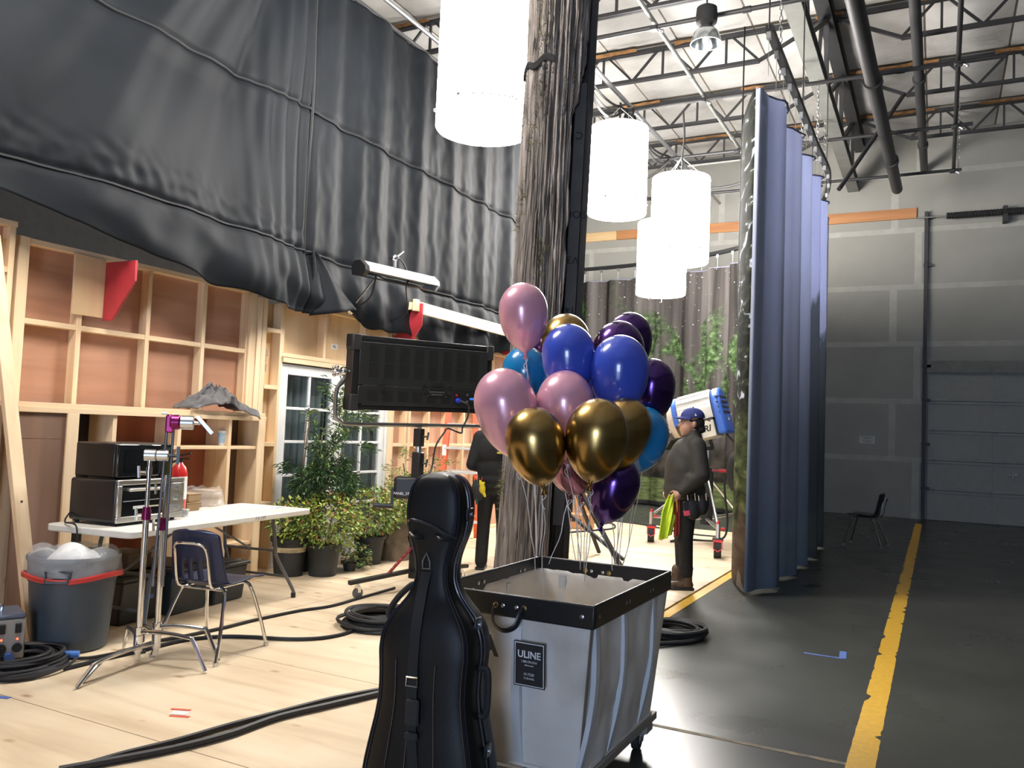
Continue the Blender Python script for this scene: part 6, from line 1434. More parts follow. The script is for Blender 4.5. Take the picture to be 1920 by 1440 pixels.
text_mesh('label_lettering', '1-800-295-5510', mLabW, c0+nn_*.0014+azv*.010, axv, azv, .0085, lab_, bold=-.005, sx=.85)
text_mesh('label_lettering', 'uline.com', mLabW, c0+nn_*.0014+azv*-.003, axv, azv, .007, lab_, bold=-.005)
text_mesh('label_lettering', 'H-7320', mLabW, c0+nn_*.0014+azv*-.037, axv, azv, .010, lab_, bold=-.005)
text_mesh('label_lettering', '12 BUSHEL', mLabW, c0+nn_*.0014+azv*-.052, axv, azv, .007, lab_, bold=-.005)
text_mesh('stencil_letter', 'A', M('stencil_ink', (.06, .055, .055), .8), onfront(927, 1207)+V(0, -.012, 0), axv, azv, .075, ct, bold=.035)
# dolly deck and casters
mDeck = wood('grey_deck', (.28, .25, .22), (.20, .175, .15), 'Y')
for x0, x1 in ((CX0+.05, CX0+.17), (-1.55, -1.43), (CX1-.17, CX1-.05)):
    b = MB(); b.box2((x0, CY0+.03, .118), (x1, CY1-.01, .154)); b.build('deck_runner', mDeck, ct, bevel=.003)
for y in (CY0+.06, CY1-.16):
    b = MB(); b.box2((CX0+.05, y, .085), (CX1-.05, y+.09, .117)); b.build('deck_cross', mDeck, ct, bevel=.003)
for x in (CX0+.11, CX1-.11):
    for y in (CY0+.10, CY1-.11):
        b = MB(); b.box((x, y, .079), (.08, .08, .012)); b.bar(V(x-.022, y, .08), V(x-.022, y-.015, .04), .006, .05, up=(0, 1, 0)); b.bar(V(x+.022, y, .08), V(x+.022, y-.015, .04), .006, .05, up=(0, 1, 0)); cf = b.build('caster_fork', mSteelGrey, ct)
        b = MB(); b.cyl((x-.016, y-.015, .04), (x+.016, y-.015, .04), .040, n=22); b.build('caster_wheel', mRubber, ct); b = MB(); b.cyl((x-.018, y-.015, .04), (x+.018, y-.015, .04), .014, n=12); b.build('hub', mSteelGrey, cf)

# ================================================================== CELLO CASE
CD = AtZ(835, 1250, .7); cb = AtD(818, 1180, 2.98); cbase = V(cb.x, cb.y, 0)
crz = math.atan2(-cbase.y, -cbase.x)+PI/2-math.radians(23)      # local -Y faces the camera, turned a little to its left
cc_ = thing('cello_case', 'black hard cello case standing upright in front of the canvas cart', 'instrument case', (cbase.x, cbase.y, 0), crz)
prof = [(0, .09, .09), (.02, .15, .12), (.07, .205, .135), (.16, .228, .14), (.26, .226, .14), (.36, .208, .135), (.46, .186, .13), (.54, .176, .13), (.62, .178, .13), (.68, .182, .13), (.74, .174, .125), (.79, .148, .115), (.83, .115, .10), (.87, .085, .085), (.92, .066, .08), (.98, .066, .08), (1.03, .080, .082), (1.08, .098, .086), (1.13, .107, .09), (1.18, .108, .09), (1.23, .100, .086), (1.265, .083, .078), (1.285, .06, .066), (1.298, .02, .04)]
def cprof(z):
    for (a, w0, d0), (c, w1, d1) in zip(prof, prof[1:]):
        if a <= z <= c:
            u = (z-a)/(c-a); return w0+(w1-w0)*u, d0+(d1-d0)*u
    return prof[-1][1:]
PZ = [p[0] for p in bez([(p[0], p[1], p[2]) for p in prof], 4)]; PB = bez([(p[0], p[1], p[2]) for p in prof], 4)
def supe(w_, d_, n=48, e=.42):
    o = []
    for i in range(n):
        t = 2*PI*i/n; c, s = math.cos(t), math.sin(t); o.append((math.copysign(abs(c)**e, c)*w_, math.copysign(abs(s)**e, s)*d_))
    return o
b = MB(); n = 48
for k, p in enumerate(PB):
    for x, y in supe(p.y, p.z, n): b.v.append((x, y, p.x+.012))
for k in range(len(PB)-1):
    for i in range(n): b.f.append((k*n+i, k*n+(i+1) % n, (k+1)*n+(i+1) % n, (k+1)*n+i)); b.m.append(0)
b.f.append(tuple(range(n-1, -1, -1))); b.m.append(0); b.f.append(tuple(range((len(PB)-1)*n, len(PB)*n))); b.m.append(0)
mCase = M('black_case_cloth', (.007, .007, .0075), .45, var=.1, bump=.12, bscale=400, spec=.3)
b.build('shell', mCase, cc_, local=True, ang=50)
mPipe = M('dark_piping', (.02, .022, .03), .25, coat=.4)
def contour(frac_d, frac_w, r, nm, zr=(.03, 1.29), side=None, mat=None):
    for sx in (-1, 1):
        if side and sx != side: continue
        pts = []
        for p in PB:
            if zr[0] <= p.x <= zr[1]:
                # point on the superellipse at given depth fraction
                y = -p.z*frac_d; e = .42; xx = p.y*(1-min(1, abs(frac_d))**(1/e*1.0))**e if abs(frac_d) < 1 else 0
                if frac_w is not None: xx = p.y*frac_w; y = -p.z*(1-frac_w**(2/e))**(e/2) if frac_w < 1 else 0
                else: xx = p.y*(1-abs(frac_d)**(2/e))**(e/2)
                pts.append((sx*(xx+.001), y-.001 if frac_w is not None else y, p.x+.012))
        b = MB(); b.tube(pts, r, n=6); b.build(nm, mat or mPipe, cc_, local=True)
contour(.0, .90, .0035, 'piping'); contour(.0, .84, .0022, 'piping')
contour(.18, None, .0045, 'zipper_edge'); contour(-.05, None, .0045, 'zipper_edge')
for fx in (-.52, -.18, .34):
    pts = [(p.y*fx*.95, -p.z-.001, p.x+.012) for p in PB if .04 < p.x < .66]; b = MB(); b.tube(pts, .0028, n=6); b.build('rib', mPipe, cc_, local=True)
# head seam, carry handle loops, side handle, strap, latches
b = MB(); b.tube(bez([(-.098, -.06, 1.125), (-.075, -.092, 1.142), (0, -.094, 1.128), (.06, -.094, 1.10), (.09, -.07, 1.085)], 6), .006, n=6); b.build('head_seam', mPipe, cc_, local=True)
for x in (-.055, .045): b = MB(); b.tube(bez([(x-.025, -.088, 1.095), (x, -.105, 1.085), (x+.025, -.088, 1.08)], 5), .006, n=6); b.build('strap_ring', mBlack, cc_, local=True)
mLatch = M('latch_metal', (.10, .10, .11), .25, .9)
for z, y in ((1.155, -.01), (.775, -.01), (.35, -.01)):
    wv, dv = cprof(z); b = MB(); b.box((wv+.006, y, z+.012), (.014, .055, .045)); l_ = b.build('latch', mLatch, cc_, local=True, bevel=.004)
    b = MB(); b.cyl((wv+.012, y, z+.012), (wv+.016, y, z+.012), .008, n=10); b.build('latch_pin', mAlu, l_, local=True)
wv, dv = cprof(.56); b = MB(); b.tube(bez([(wv, -.02, .64), (wv+.03, -.02, .635), (wv+.036, -.02, .56), (wv+.03, -.02, .485), (wv, -.02, .48)], 6), .012, n=8); b.build('side_handle', mRubber, cc_, local=True)
b = MB(); b.tube(bez([(-.17, -.02, .77), (-.175, -.03, .80), (-.13, -.05, .86), (-.075, -.06, .91), (-.07, -.055, .90)], 6), .011, n=8); b.build('shoulder_handle', mRubber, cc_, local=True)
mWeb = M('black_webbing', (.010, .010, .011), .7)
b = MB(); sp = bez([(-.01, -.086, .965), (-.018, -.10, .90), (-.02, -.132, .78), (-.022, -.140, .66), (-.018, -.146, .5), (-.012, -.142, .38), (.005, -.145, .25), (.012, -.15, .1)], 6); vs = []
for k, p in enumerate(sp):
    for s in (-1, 1): vs.append(p+V(s*.019, 0, 0))
    for s in (1, -1): vs.append(p+V(s*.019, .004, 0))
b.add(vs, [(k*4+q, k*4+(q+1) % 4, (k+1)*4+(q+1) % 4, (k+1)*4+q) for k in range(len(sp)-1) for q in range(4)]); b.build('carry_strap', mWeb, cc_, local=True)
b = MB(); b.tube([(-.04, -.146, .615), (.0, -.146, .615), (.0, -.146, .585), (-.04, -.146, .585)], .004, n=6, closed=True); b.build('buckle', mChrome, cc_, local=True)
b = MB(); b.tube([(-.026, -.085, .975), (.002, -.085, .975), (.002, -.088, 1.0), (-.012, -.088, 1.03), (-.026, -.088, 1.0)], .003, n=6, closed=True); b.build('snap_hook', mSteelGrey, cc_, local=True)
b = MB(); b.box((-.012, -.150, .50), (.05, .012, .09)); b.box((-.012, -.150, .42), (.05, .012, .03)); b.build('strap_pad', mRubber, cc_, local=True, bevel=.006)
for sx in (-.13, .13):
    for sy in (-.06, .06): b = MB(); b.cyl((sx*.6, sy, 0), (sx*.6, sy, .03), .015, n=10); b.build('foot', mRubber, cc_, local=True)

# ================================================================== BALLOONS
def balmat(name, col, rough, metal, coat=.0, col2=None, sss=0):
    m, nt, N, L, B = nodemat(name)
    lw_ = N.new('ShaderNodeLayerWeight'); lw_.inputs[0].default_value = .35; mx = N.new('ShaderNodeMixRGB'); mx.inputs[1].default_value = (*col, 1); mx.inputs[2].default_value = (*(col2 or tuple(c*.8 for c in col)), 1); L.new(lw_.outputs['Facing'], mx.inputs[0])
    B.inputs['Base Color'].default_value = (*col, 1); B.inputs['Roughness'].default_value = rough; B.inputs['Metallic'].default_value = metal; B.inputs['Coat Weight'].default_value = coat; B.inputs['Coat Roughness'].default_value = .05
    N.remove(mx); N.remove(lw_)
    nz = N.new('ShaderNodeTexNoise'); nz.inputs['Scale'].default_value = 3; rp = ramp(N, [(.3, tuple(c*.93 for c in col)), (.7, col)]); L.new(nz.outputs['Fac'], rp.inputs[0]); L.new(rp.outputs[0], B.inputs['Base Color'])
    return m
bPink = balmat('pearl_pink', (.74, .36, .45), .28, .22, .6); bGold = balmat('chrome_gold', (.40, .26, .085), .27, 1.0, .3); bBlue = balmat('royal_blue_latex', (.045, .085, .50), .22, 0, .5)
bCyan = balmat('turquoise_latex', (.01, .20, .46), .22, 0, .5); bPurp = balmat('chrome_purple', (.075, .028, .17), .20, .9, .4); bPurpRefl = balmat('chrome_purple_floor_reflection', (.30, .12, .17), .22, .95, .3)  # last one: purple chrome with the bright floor's reflection mixed into its colour
bNavy = balmat('deep_blue_latex', (.02, .04, .28), .22, 0, .5)
mRib = M('white_ribbon', (.72, .73, .78), .4)
def balloon(lab, mat, cx, cy, wpx, tip, d, anchor=None, sag=.02):
    c = AtD(cx, cy, d); R = wpx/2/F*d; tp_ = AtD(tip[0], tip[1], d); ax = (c-tp_); Lb = ax.length; ax.normalize(); Rm = frame_z(ax)
    t = thing('balloon', lab, 'balloon', tuple(tp_), group='bunch of balloons over the cart')
    pr = []
    for k in range(15):
        th = PI/2*k/14; pr.append((R*math.cos(th) if k < 14 else .0015, 1.13*R*math.sin(th)))
    low = []
    for k in range(1, 19):
        u = k/18; th = PI/2*u; r = R*(math.cos(th)**(1.0+.55*u)); low.append((max(r, R*.045), -Lb*math.sin(th)**(.98)))
    prof_ = list(reversed(low))+pr
    b = MB(); b.lathe(prof_, c, 40, Rm, capb=True, capt=True); b.build('skin', mat, t, ang=180)
    kn = tp_
    b = MB(); b.lathe([(.006, .006), (.010, 0), (.006, -.008), (.011, -.02), (.016, -.026), (.012, -.027), (.004, -.016)], kn, 12, Rm); b.build('knot', mat, t)
    if anchor is not None:
        p0 = kn+V(0, 0, -.012); p1 = Vector(anchor); pts = []
        for k in range(13):
            u = k/12; pts.append(p0.lerp(p1, u)+V(sag*math.sin(PI*u)+.004*math.sin(u*15+cx), .004*math.cos(u*13+cy), 0))
        b = MB(); b.tube(pts, .0026, n=5, flat=.5); b.build('ribbon', mRib, t)
        b = MB(); b.tube(bez([p0, p0+V(.012, 0, -.02), p0+V(-.008, .006, -.045), p0+V(.01, 0, -.07)], 5), .002, n=4); b.build('ribbon_end', mRib, t)
    return t
def inside(px, py, z=.58): return AtZ(px, py, z)
A_ = inside(1005, 1112, .60); B_ = inside(1088, 1118, .60); C_ = inside(1150, 1105, .62); D_ = inside(1160, 1090, .62)
BD = 3.5
balloon('pale pink balloon floating highest, in front of the tree trunk', bPink, 981, 582, 92, (985, 662), 3.75, A_)
balloon('gold balloon behind the left blue balloon at the top', bGold, 1060, 640, 92, (1052, 722), 4.05, B_)
balloon('dark purple balloon barely showing between pink and gold at the top', bPurp, 1018, 668, 80, (1020, 740), 4.15, B_)
balloon('royal blue balloon in the middle, left of the other blue one', bBlue, 1066, 664, 101, (1068, 752), 3.62, B_)
balloon('highest dark purple balloon at the upper right', bPurp, 1180, 634, 86, (1172, 712), 4.15, C_)
balloon('dark purple balloon just behind the right blue balloon', bPurp, 1160, 656, 97, (1156, 742), 3.9, C_)
balloon('royal blue balloon on the right, largest of the blue ones', bBlue, 1162, 690, 110, (1156, 786), 3.55, D_)
balloon('turquoise balloon at the left under the highest pink one', bCyan, 985, 698, 88, (990, 775), 3.95, A_)
balloon('big pink balloon at the far left of the bunch', bPink, 947, 756, 117, (972, 862), 3.45, A_)
balloon('small piece of pink balloon between two larger pink ones', bPink, 1012, 752, 70, (1015, 820), 3.95, A_)
balloon('pink balloon in the middle above the gold pair', bPink, 1060, 756, 109, (1062, 858), 3.5, B_)
balloon('dark purple balloon at the far right of the bunch', bPurp, 1222, 722, 88, (1214, 800), 3.85, D_)
balloon('deep blue balloon peeking out between pink and royal blue', bNavy, 1108, 736, 84, (1110, 810), 3.95, B_)
balloon('gold balloon at the lower left, in front of the tree trunk', bGold, 1003, 826, 113, (1019, 914), 3.15, A_)
balloon('big gold balloon at the front in the middle of the bunch', bGold, 1120, 814, 120, (1107, 908), 3.15, B_)
balloon('gold balloon tucked behind the big front gold one', bGold, 1170, 802, 102, (1136, 892), 3.4, C_)
balloon('turquoise balloon at the lower right of the bunch', bCyan, 1205, 816, 96, (1190, 888), 3.75, D_)
balloon('dark purple balloon hanging lowest at the right of the bunch', bPurp, 1152, 906, 95, (1128, 984), 3.45, C_)
balloon('purple balloon with floor reflection put into its colour, behind the two front gold ones, pointing right', bPurpRefl, 1066, 862, 84, (1090, 930), 3.75, B_)
balloon('purple balloon with floor reflection put into its colour, half hidden behind the lower left gold one', bPurpRefl, 1058, 868, 66, (1068, 926), 3.95, A_)
# ================================================================== BIG DAYLIGHT LAMP ON A ROLLING STAND
AB = AtZ(1324, 1014, G); ABz = 1.30
ah = thing('fresnel_lamp', 'big blue and silver film lamp head lettered ARRI tilted above the capped man', 'lamp', (AB.x, AB.y, 1.3))
hc = AtD(1312, 779, (V(AB.x, AB.y, 1.4)-CAM).dot(_fw))
Aa = (-_r0*.86+_fw0*.42+V(0, 0, -.27)).normalized(); Ss = Aa.cross(V(0, 0, 1)).normalized(); Ss = Ss if Ss.dot(_fw0) < 0 else -Ss; Uu = Aa.cross(Ss); Uu = Uu if Uu.z > 0 else -Uu
hc = hc-Uu*.01; Ss = Ss*1.25; Uu = Uu*1.32
mSilv = M('lamp_silver', (.55, .54, .50), .35, .5); mArBlue = M('lamp_blue', (.03, .12, .50), .4, var=.06); mCream = M('lamp_cream', (.62, .58, .48), .45)
def hull(w_, h0, h1, n=14):
    pts = [(-w_, h0), (w_, h0)]
    for k in range(n+1): a = PI*k/n; pts.append((w_*math.cos(a), h1+(.20)*math.sin(a)))
    return pts
b = MB(); b.prism(hull(.20, -.06, .05), hc-Aa*.24, Ss, Uu, Aa*.50); b.build('body', mSilv, ah, bevel=.008)
for k in range(7):
    a = PI*(k+.7)/8.5; o = hc+Ss*(.203*math.cos(a))+Uu*(.05+.203*math.sin(a)); b = MB(); b.bar(o-Aa*.22, o+Aa*.24, .022, .012, up=(Ss*math.cos(a)+Uu*math.sin(a))); b.build('cooling_fin', mSilv, ah)
b = MB(); b.prism([(-.20, -.26), (.20, -.26), (.20, -.075), (-.20, -.075)], hc-Aa*.22, Ss, Uu, Aa*.42); lw_b = b.build('ballast_box', mCream, ah, bevel=.012)
b = MB(); b.box(hc, (.001, .001, .001)); 
b = MB(); b.prism([(-.205, -.075), (.205, -.075), (.205, -.06), (-.205, -.06)], hc-Aa*.22, Ss, Uu, Aa*.45); b.build('gap_band', mBlack, ah)
b = MB(); b.prism(hull(.225, -.25, .05), hc-Aa*.38, Ss, Uu, Aa*.13); bc = b.build('rear_cap', mArBlue, ah, bevel=.035, seg=3)
for k in range(4):
    h = .10-.055*k+.04; b = MB(); o = hc-Aa*.386+Uu*h; b.bar(o-Ss*.15, o+Ss*.15, .02, .022, up=Uu); b.bar(o+Ss*.15, o+Ss*.226+Aa*.05, .02, .022, up=Uu); b.build('vent', mBlack, bc)
b = MB(); o = hc-Aa*.386-Uu*.10; b.box(o, (.012, .03, .03), Matrix((Aa, Ss, Uu)).transposed()); b.build('badge', mWhite, bc)
b = MB(); b.prism(hull(.205, -.06, .05), hc+Aa*.26, Ss, Uu, Aa*.07); b.build('front_band', mArBlue, ah, bevel=.006)
b = MB(); b.cyl(hc+Aa*.33, hc+Aa*.42, .235, .225, n=28); b.build('lens_barrel', M('lamp_cream2', (.6, .5, .4), .4), ah)
b = MB(); b.lathe([(.215, 0), (.235, .0), (.235, .02), (.215, .02)], hc+Aa*.415, 28, frame_z(Aa)); b.build('lens_ring', mChrome, ah)
b = MB(); b.cyl(hc+Aa*.40, hc+Aa*.425, .21, n=24); b.build('lens', M('fresnel_glass', (.7, .75, .8), .1, coat=.8), ah)
for s, u_ in ((1, 0), (-1, 0), (0, 1), (0, -1)):
    d_ = Ss*s+Uu*u_; tn = Aa.cross(d_); b = MB(); o = hc+Aa*.43+d_*.19; vs = [o-tn*.16, o+tn*.16, o+tn*.22+d_*.09+Aa*.10, o-tn*.22+d_*.09+Aa*.10]; b.add(vs+[v+Aa*.006 for v in vs], [(0, 1, 2, 3), (7, 6, 5, 4), (0, 4, 5, 1), (1, 5, 6, 2), (2, 6, 7, 3), (3, 7, 4, 0)]); b.build('barn_door', mBlack, ah)
_tx = Uu.cross(Ss)
text_mesh('lettering', 'ARRI', mBlack, hc+Ss*.2015-Uu*.165-Aa*.03, _tx, Uu, .085, lw_b, bold=.03, shear=.25)
b = MB(); b.box(hc+Ss*.206+Uu*.0-Aa*.02, (.16, .10, .004), Matrix((Aa, Uu, Ss)).transposed()); b.build('side_grille', mSilv, ah)
for k in range(5): b = MB(); b.box(hc+Ss*.209+Uu*(-.035+.018*k)-Aa*.04, (.08, .007, .004), Matrix((Aa, Uu, Ss)).transposed()); b.build('grille_slot', mBlack, ah)
for s in (-1, 1): b = MB(); b.bar(hc+Ss*s*.235-Uu*.05, hc+Ss*s*.235-Uu*.36, .05, .012, up=Ss); b.build('yoke_arm', mBlack, ah)
b = MB(); b.bar(hc+Ss*.24-Uu*.36, hc-Ss*.24-Uu*.36, .05, .012, up=Aa); yk_ = hc-Uu*.36; b.build('yoke_base', mBlack, ah)
ast = thing('rolling_stand', 'steel rolling stand with big rubber wheels under the blue lamp', 'stand', (AB.x, AB.y, G))
b = MB(); b.cyl((yk_.x, yk_.y, yk_.z-.02), (yk_.x, yk_.y, .95), .03, n=12); b.build('riser', mAlu, ast)
b = MB(); b.cyl((yk_.x, yk_.y, 1.0), (yk_.x, yk_.y, .26), .085, n=18); b.build('outer_column', mBlackMatte, ast)
b = MB(); b.cyl((yk_.x, yk_.y, .98), (yk_.x, yk_.y, 1.06), .06, n=14); cl2 = b.build('collar', mSteelDark, ast); b = MB(); b.cyl((yk_.x, yk_.y, 1.02), V(yk_.x, yk_.y, 1.02)+_r0*.22, .012, n=8); b.cyl(V(yk_.x, yk_.y, 1.02)+_r0*.16, V(yk_.x, yk_.y, 1.02)+_r0*.26, .025, n=10); b.build('red_crank', mRed, cl2)
mRedB = M('bright_red', (.65, .04, .04), .4)
wl = [AtZ(1345, 1046, G), AtZ(1220, 1016, G), V(yk_.x+.25, yk_.y+.85, G)]
for q in wl:
    c = V(yk_.x, yk_.y, 0); d = V(q.x, q.y, 0)-c; d.normalize(); sv = V(-d.y, d.x, 0); r = .11; wc = V(q.x, q.y, G+r)
    b = MB(); b.cyl(V(yk_.x, yk_.y, .34), wc+V(0, 0, .24), .022, n=10); lg = b.build('lower_leg', mAlu, ast)
    b = MB(); b.cyl(V(yk_.x, yk_.y, .92)+d*.06, wc+V(0, 0, .26), .018, n=10); b.build('upper_leg', mAlu, ast)
    b = MB(); b.cyl(wc+V(0, 0, .12), wc+V(0, 0, .30), .028, n=10); b.build('caster_stem', mAlu, lg)
    fd_ = (V(0, 0, 0)-V(q.x, q.y, 0)).normalized(); fs = V(-fd_.y, fd_.x, 0)
    b = MB(); b.cyl(wc-fs*.045, wc+fs*.045, r, n=26); b.build('wheel', mRubber, lg)
    b = MB(); b.box(wc+V(0, 0, .115), (.13, .13, .03), RZ(math.atan2(fs.y, fs.x))); b.build('wheel_fork', mBlack, lg, bevel=.006)
    b = MB(); b.tube([wc+fs*.05+V(0, 0, .10)+fd_*.075, wc+fs*.05+V(0, 0, .01)+fd_*.115, wc+fd_*.12-V(0, 0, .02), wc-fs*.05+V(0, 0, .01)+fd_*.115, wc-fs*.05+V(0, 0, .10)+fd_*.075], .007, n=6); b.bar(wc+fs*.055+V(0, 0, .10)+fd_*.07, wc-fs*.055+V(0, 0, .10)+fd_*.07, .02, .03); b.build('brake_bar', mRedB, lg)
    b = MB(); b.cyl(wc+V(0, 0, .26), wc+V(0, 0, .34), .018, n=8); b.cyl(wc+V(0, 0, .24), wc+V(0, 0, .24)+_r0*.08, .016, n=8); b.build('red_knob', mRedB, lg)
b = MB(); b.tube(bez([hc-Aa*.30-Uu*.24, hc-Aa*.42-Uu*.5, V(yk_.x, yk_.y, .9)+_r0*.25, V(yk_.x, yk_.y, .3)+_r0*.3, V(yk_.x, yk_.y, G+.03)+_r0*.2, V(yk_.x, yk_.y, G+.02)-_r0*.3, V(yk_.x, yk_.y, G+.02)-_r0*.55-_fw0*.3], 8), .016, n=6); b.build('power_cable', mCableB, ast)
# loose cable hanging against the curtain
t = thing('hanging_cable', 'bundled black cable hanging from the roof in front of the curtain edge', 'cable', tuple(AtD(1385, 900, 10.2)))
q = AtD(1386, 470, 10.2); q2 = AtD(1379, 860, 10.2)
b = MB(); b.tube([V(q.x, q.y, 6.6), V(q.x, q.y, q.z), V((q.x+q2.x)/2, (q.y+q2.y)/2, (q.z+q2.z)/2), q2], .011, n=6); b.build('drop', mCableB, t)
b = MB()
for k in range(5):
    b.tube([q2+V(0, 0, -.16)+_r0*(math.cos(2*PI*i/16)*(.035+.012*k))+_fw0*(.01*k)+V(0, 0, math.sin(2*PI*i/16)*(.19+.012*k)) for i in range(16)], .011, n=6, closed=True)
b.build('bundle', mCableB, t)

# ================================================================== PEOPLE
def blob(name, prims, mat, parent, voxel=.01, smooth=6, local=True):
    b = MB()
    for p in prims:
        if p[0] == 'c':
            p0, p1, r0, r1 = Vector(p[1]), Vector(p[2]), p[3], p[4]
            b.cyl(p0, p1, r0, r1, n=18); b.sphere(p0, r0, 18, 12); b.sphere(p1, r1, 18, 12)
        else: b.sphere(p[1], p[2], 22, 16, p[3] if len(p) > 3 else None)
    me = bpy.data.meshes.new(name+'_tmp'); me.from_pydata(b.v, [], b.f)
    o = bpy.data.objects.new(name+'_tmp', me); COL.objects.link(o)
    # union of the volumes: voxel remesh, then relax
    r = o.modifiers.new('r', 'REMESH'); r.mode = 'VOXEL'; r.voxel_size = voxel
    s = o.modifiers.new('s', 'SMOOTH'); s.factor = .5; s.iterations = smooth
    dg = bpy.context.evaluated_depsgraph_get(); dg.update(); m2 = bpy.data.meshes.new_from_object(o.evaluated_get(dg))
    bpy.data.objects.remove(o); m2.name = name; m2.materials.clear(); m2.materials.append(mat)
    m2.polygons.foreach_set('use_smooth', [True]*len(m2.polygons))
    ob = bpy.data.objects.new(name, m2); COL.objects.link(ob); ob.parent = parent; ROOT[ob] = ROOT[parent]; return ob
mSkin = M('skin', (.46, .25, .17), .5, var=.08, scale=20); mHair = M('dark_hair', (.012, .010, .009), .7)
mJacket = M('olive_black_jacket', (.028, .026, .021), .75, var=.2, scale=6, bump=.7, bscale=9); mTrou = M('black_trousers', (.010, .010, .010), .85, bump=.4, bscale=16); mBoot = M('brown_boot', (.09, .055, .03), .6, var=.3, scale=20)
def hand(prims, wrist, dirv, palm_n, side, curl=.6, L=.175):
    """palm plus five bent fingers; dirv points from wrist to knuckles"""
    d = Vector(dirv).normalized(); n = Vector(palm_n).normalized(); s = d.cross(n).normalized()*side; w = Vector(wrist)
    prims.append(('c', w+d*.01, w+d*.045, .024, .028))
    for k, (off, ln, r) in enumerate(((-.030, .070, .0085), (-.010, .080, .009), (.011, .074, .009), (.030, .058, .008))):
        k0 = w+d*.075+s*off; k1 = k0+(d*math.cos(curl*.6)+n*math.sin(curl*.6))*ln*.45; k2 = k1+(d*math.cos(curl*1.6)+n*math.sin(curl*1.6))*ln*.33; k3 = k2+(d*math.cos(curl*2.3)+n*math.sin(curl*2.3))*ln*.25
        prims += [('c', w+d*.035+s*off*.8, k0, .014, .011), ('c', k0, k1, r*1.1, r), ('c', k1, k2, r, r*.95), ('c', k2, k3, r*.95, r*.8)]
    t0 = w+d*.03-s*.030; t1 = t0+(d*.6-s*.7+n*.4).normalized()*.035; t2 = t1+(d*.8-s*.1+n*.5).normalized()*.032
    prims += [('c', w+d*.02-s*.01, t0, .015, .012), ('c', t0, t1, .012, .010), ('c', t1, t2, .010, .008)]
# ---- man with the blue cap, facing the stage (image left)
prz = math.atan2(-_r0.y, -_r0.x)-PI/2
pr_ = AtZ(1281, 1102, G)
P1 = thing('person', 'man in dark olive jacket and blue cap holding a yellow vest', 'person', (pr_.x, pr_.y, G), prz)
hz = 1.585; hy_ = -.035
body = [('e', (0, hy_-.012, hz+.025), (.078, .102, .098)), ('e', (0, hy_+.035, hz-.035), (.066, .075, .088)), ('c', (0, hy_+.072, hz-.092), (0, hy_+.04, hz-.075), .030, .045),
        ('c', (0, hy_+.098, hz+.028), (0, hy_+.118, hz-.018), .010, .017), ('c', (0, hy_+.095, hz-.052), (0, hy_+.1, hz-.056), .018, .018), ('c', (0, hy_+.092, hz-.068), (0, hy_+.096, hz-.07), .016, .016), ('c', (-.03, hy_+.085, hz+.045), (.03, hy_+.085, hz+.045), .014, .014),
        ('c', (0, -.07, 1.40), (0, -.05, hz-.06), .062, .058), ('e', (0, -.03, 1.22), (.17, .11, .2)), ('e', (0, .0, .98), (.15, .11, .15))]
for sx in (-1, 1):
    body += [('e', (sx*.080, hy_-.012, hz-.005), (.012, .022, .034), RX(.15))]
    body += [('c', (sx*.17, -.05, 1.37), (sx*.24, -.08, 1.10), .050, .040)]
    body += [('c', (sx*.09, 0, .88), (sx*.10, .0, .50), .07, .05), ('c', (sx*.10, 0, .5), (sx*.10, -.02, .10), .045, .032)]
body += [('c', (-.24, -.08, 1.10), (-.205, .09, .925), .040, .027), ('c', (.24, -.08, 1.10), (.19, .10, .93), .040, .027)]
hand(body, (-.205, .09, .925), (.18, .75, -.62), (.95, -.2, .1), 1, .75)
hand(body, (.19, .10, .93), (-.35, .75, -.55), (-.9, -.2, -.1), -1, .6)
blob('body', body, mSkin, P1, .0062, 3)
b = MB()
for sx in (-1, 1): b.sphere((sx*.031, hy_+.088, hz+.020), (.013, .009, .009), 10, 8)
b.build('eyes', M('eye_white', (.6, .58, .55), .2), P1, local=True)
b = MB()
for sx in (-1, 1): b.sphere((sx*.031, hy_+.0955, hz+.020), .005, 8, 6); b.bar((sx*.018, hy_+.099, hz+.042), (sx*.048, hy_+.088, hz+.043), .008, .008)
b.build('pupils_and_brows', mHair, P1, local=True)
blob('hair', [('e', (0, hy_-.045, hz+.01), (.082, .085, .085)), ('c', (-.03, hy_-.09, hz-.05), (.03, hy_-.09, hz-.05), .04, .04), ('c', (-.072, hy_-.03, hz+.03), (-.074, hy_+.03, hz+.03), .014, .010), ('c', (.072, hy_-.03, hz+.03), (.074, hy_+.03, hz+.03), .014, .010)], mHair, P1, .009, 3)
mCap = M('blue_cap_cloth', (.020, .030, .16), .8, var=.1); 
b = MB()
def dome(u, v):
    a = 2*PI*u; ph = PI/2*v; return (.092*math.cos(ph)*math.cos(a), hy_-.012+.118*math.cos(ph)*math.sin(a), hz+.062+.10*math.sin(ph)**.9-.018*math.sin(a)*-1*math.cos(ph)*0)
b.grid(dome, 36, 12, closeu=True); cap_ = b.build('cap', mCap, P1, local=True, ang=180)
def brim(u, v):
    a = PI*(.08+.84*u); r = 1+.62*v*math.sin(a)**.7; return (.088*math.cos(a)*(1+.02*v), hy_-.012+.114*math.sin(a)*r if math.sin(a) > 0 else 0, hz+.066-.012*v-.02*(math.cos(a)**2)*v)
b = MB(); b.grid(brim, 24, 6); o = b.build('cap_brim', mCap, cap_, local=True, ang=180, fixn=False); so = o.modifiers.new('s', 'SOLIDIFY'); so.thickness = .006
b = MB(); b.sphere((0, hy_-.012, hz+.163), .008, 8, 6); b.build('cap_button', mCap, cap_, local=True)
b = MB(); b.box((-.092, hy_-.02, hz+.085), (.003, .018, .014)); b.box((-.0925, hy_-.016, hz+.092), (.003, .006, .02)); b.build('cap_logo', mWhite, cap_, local=True)
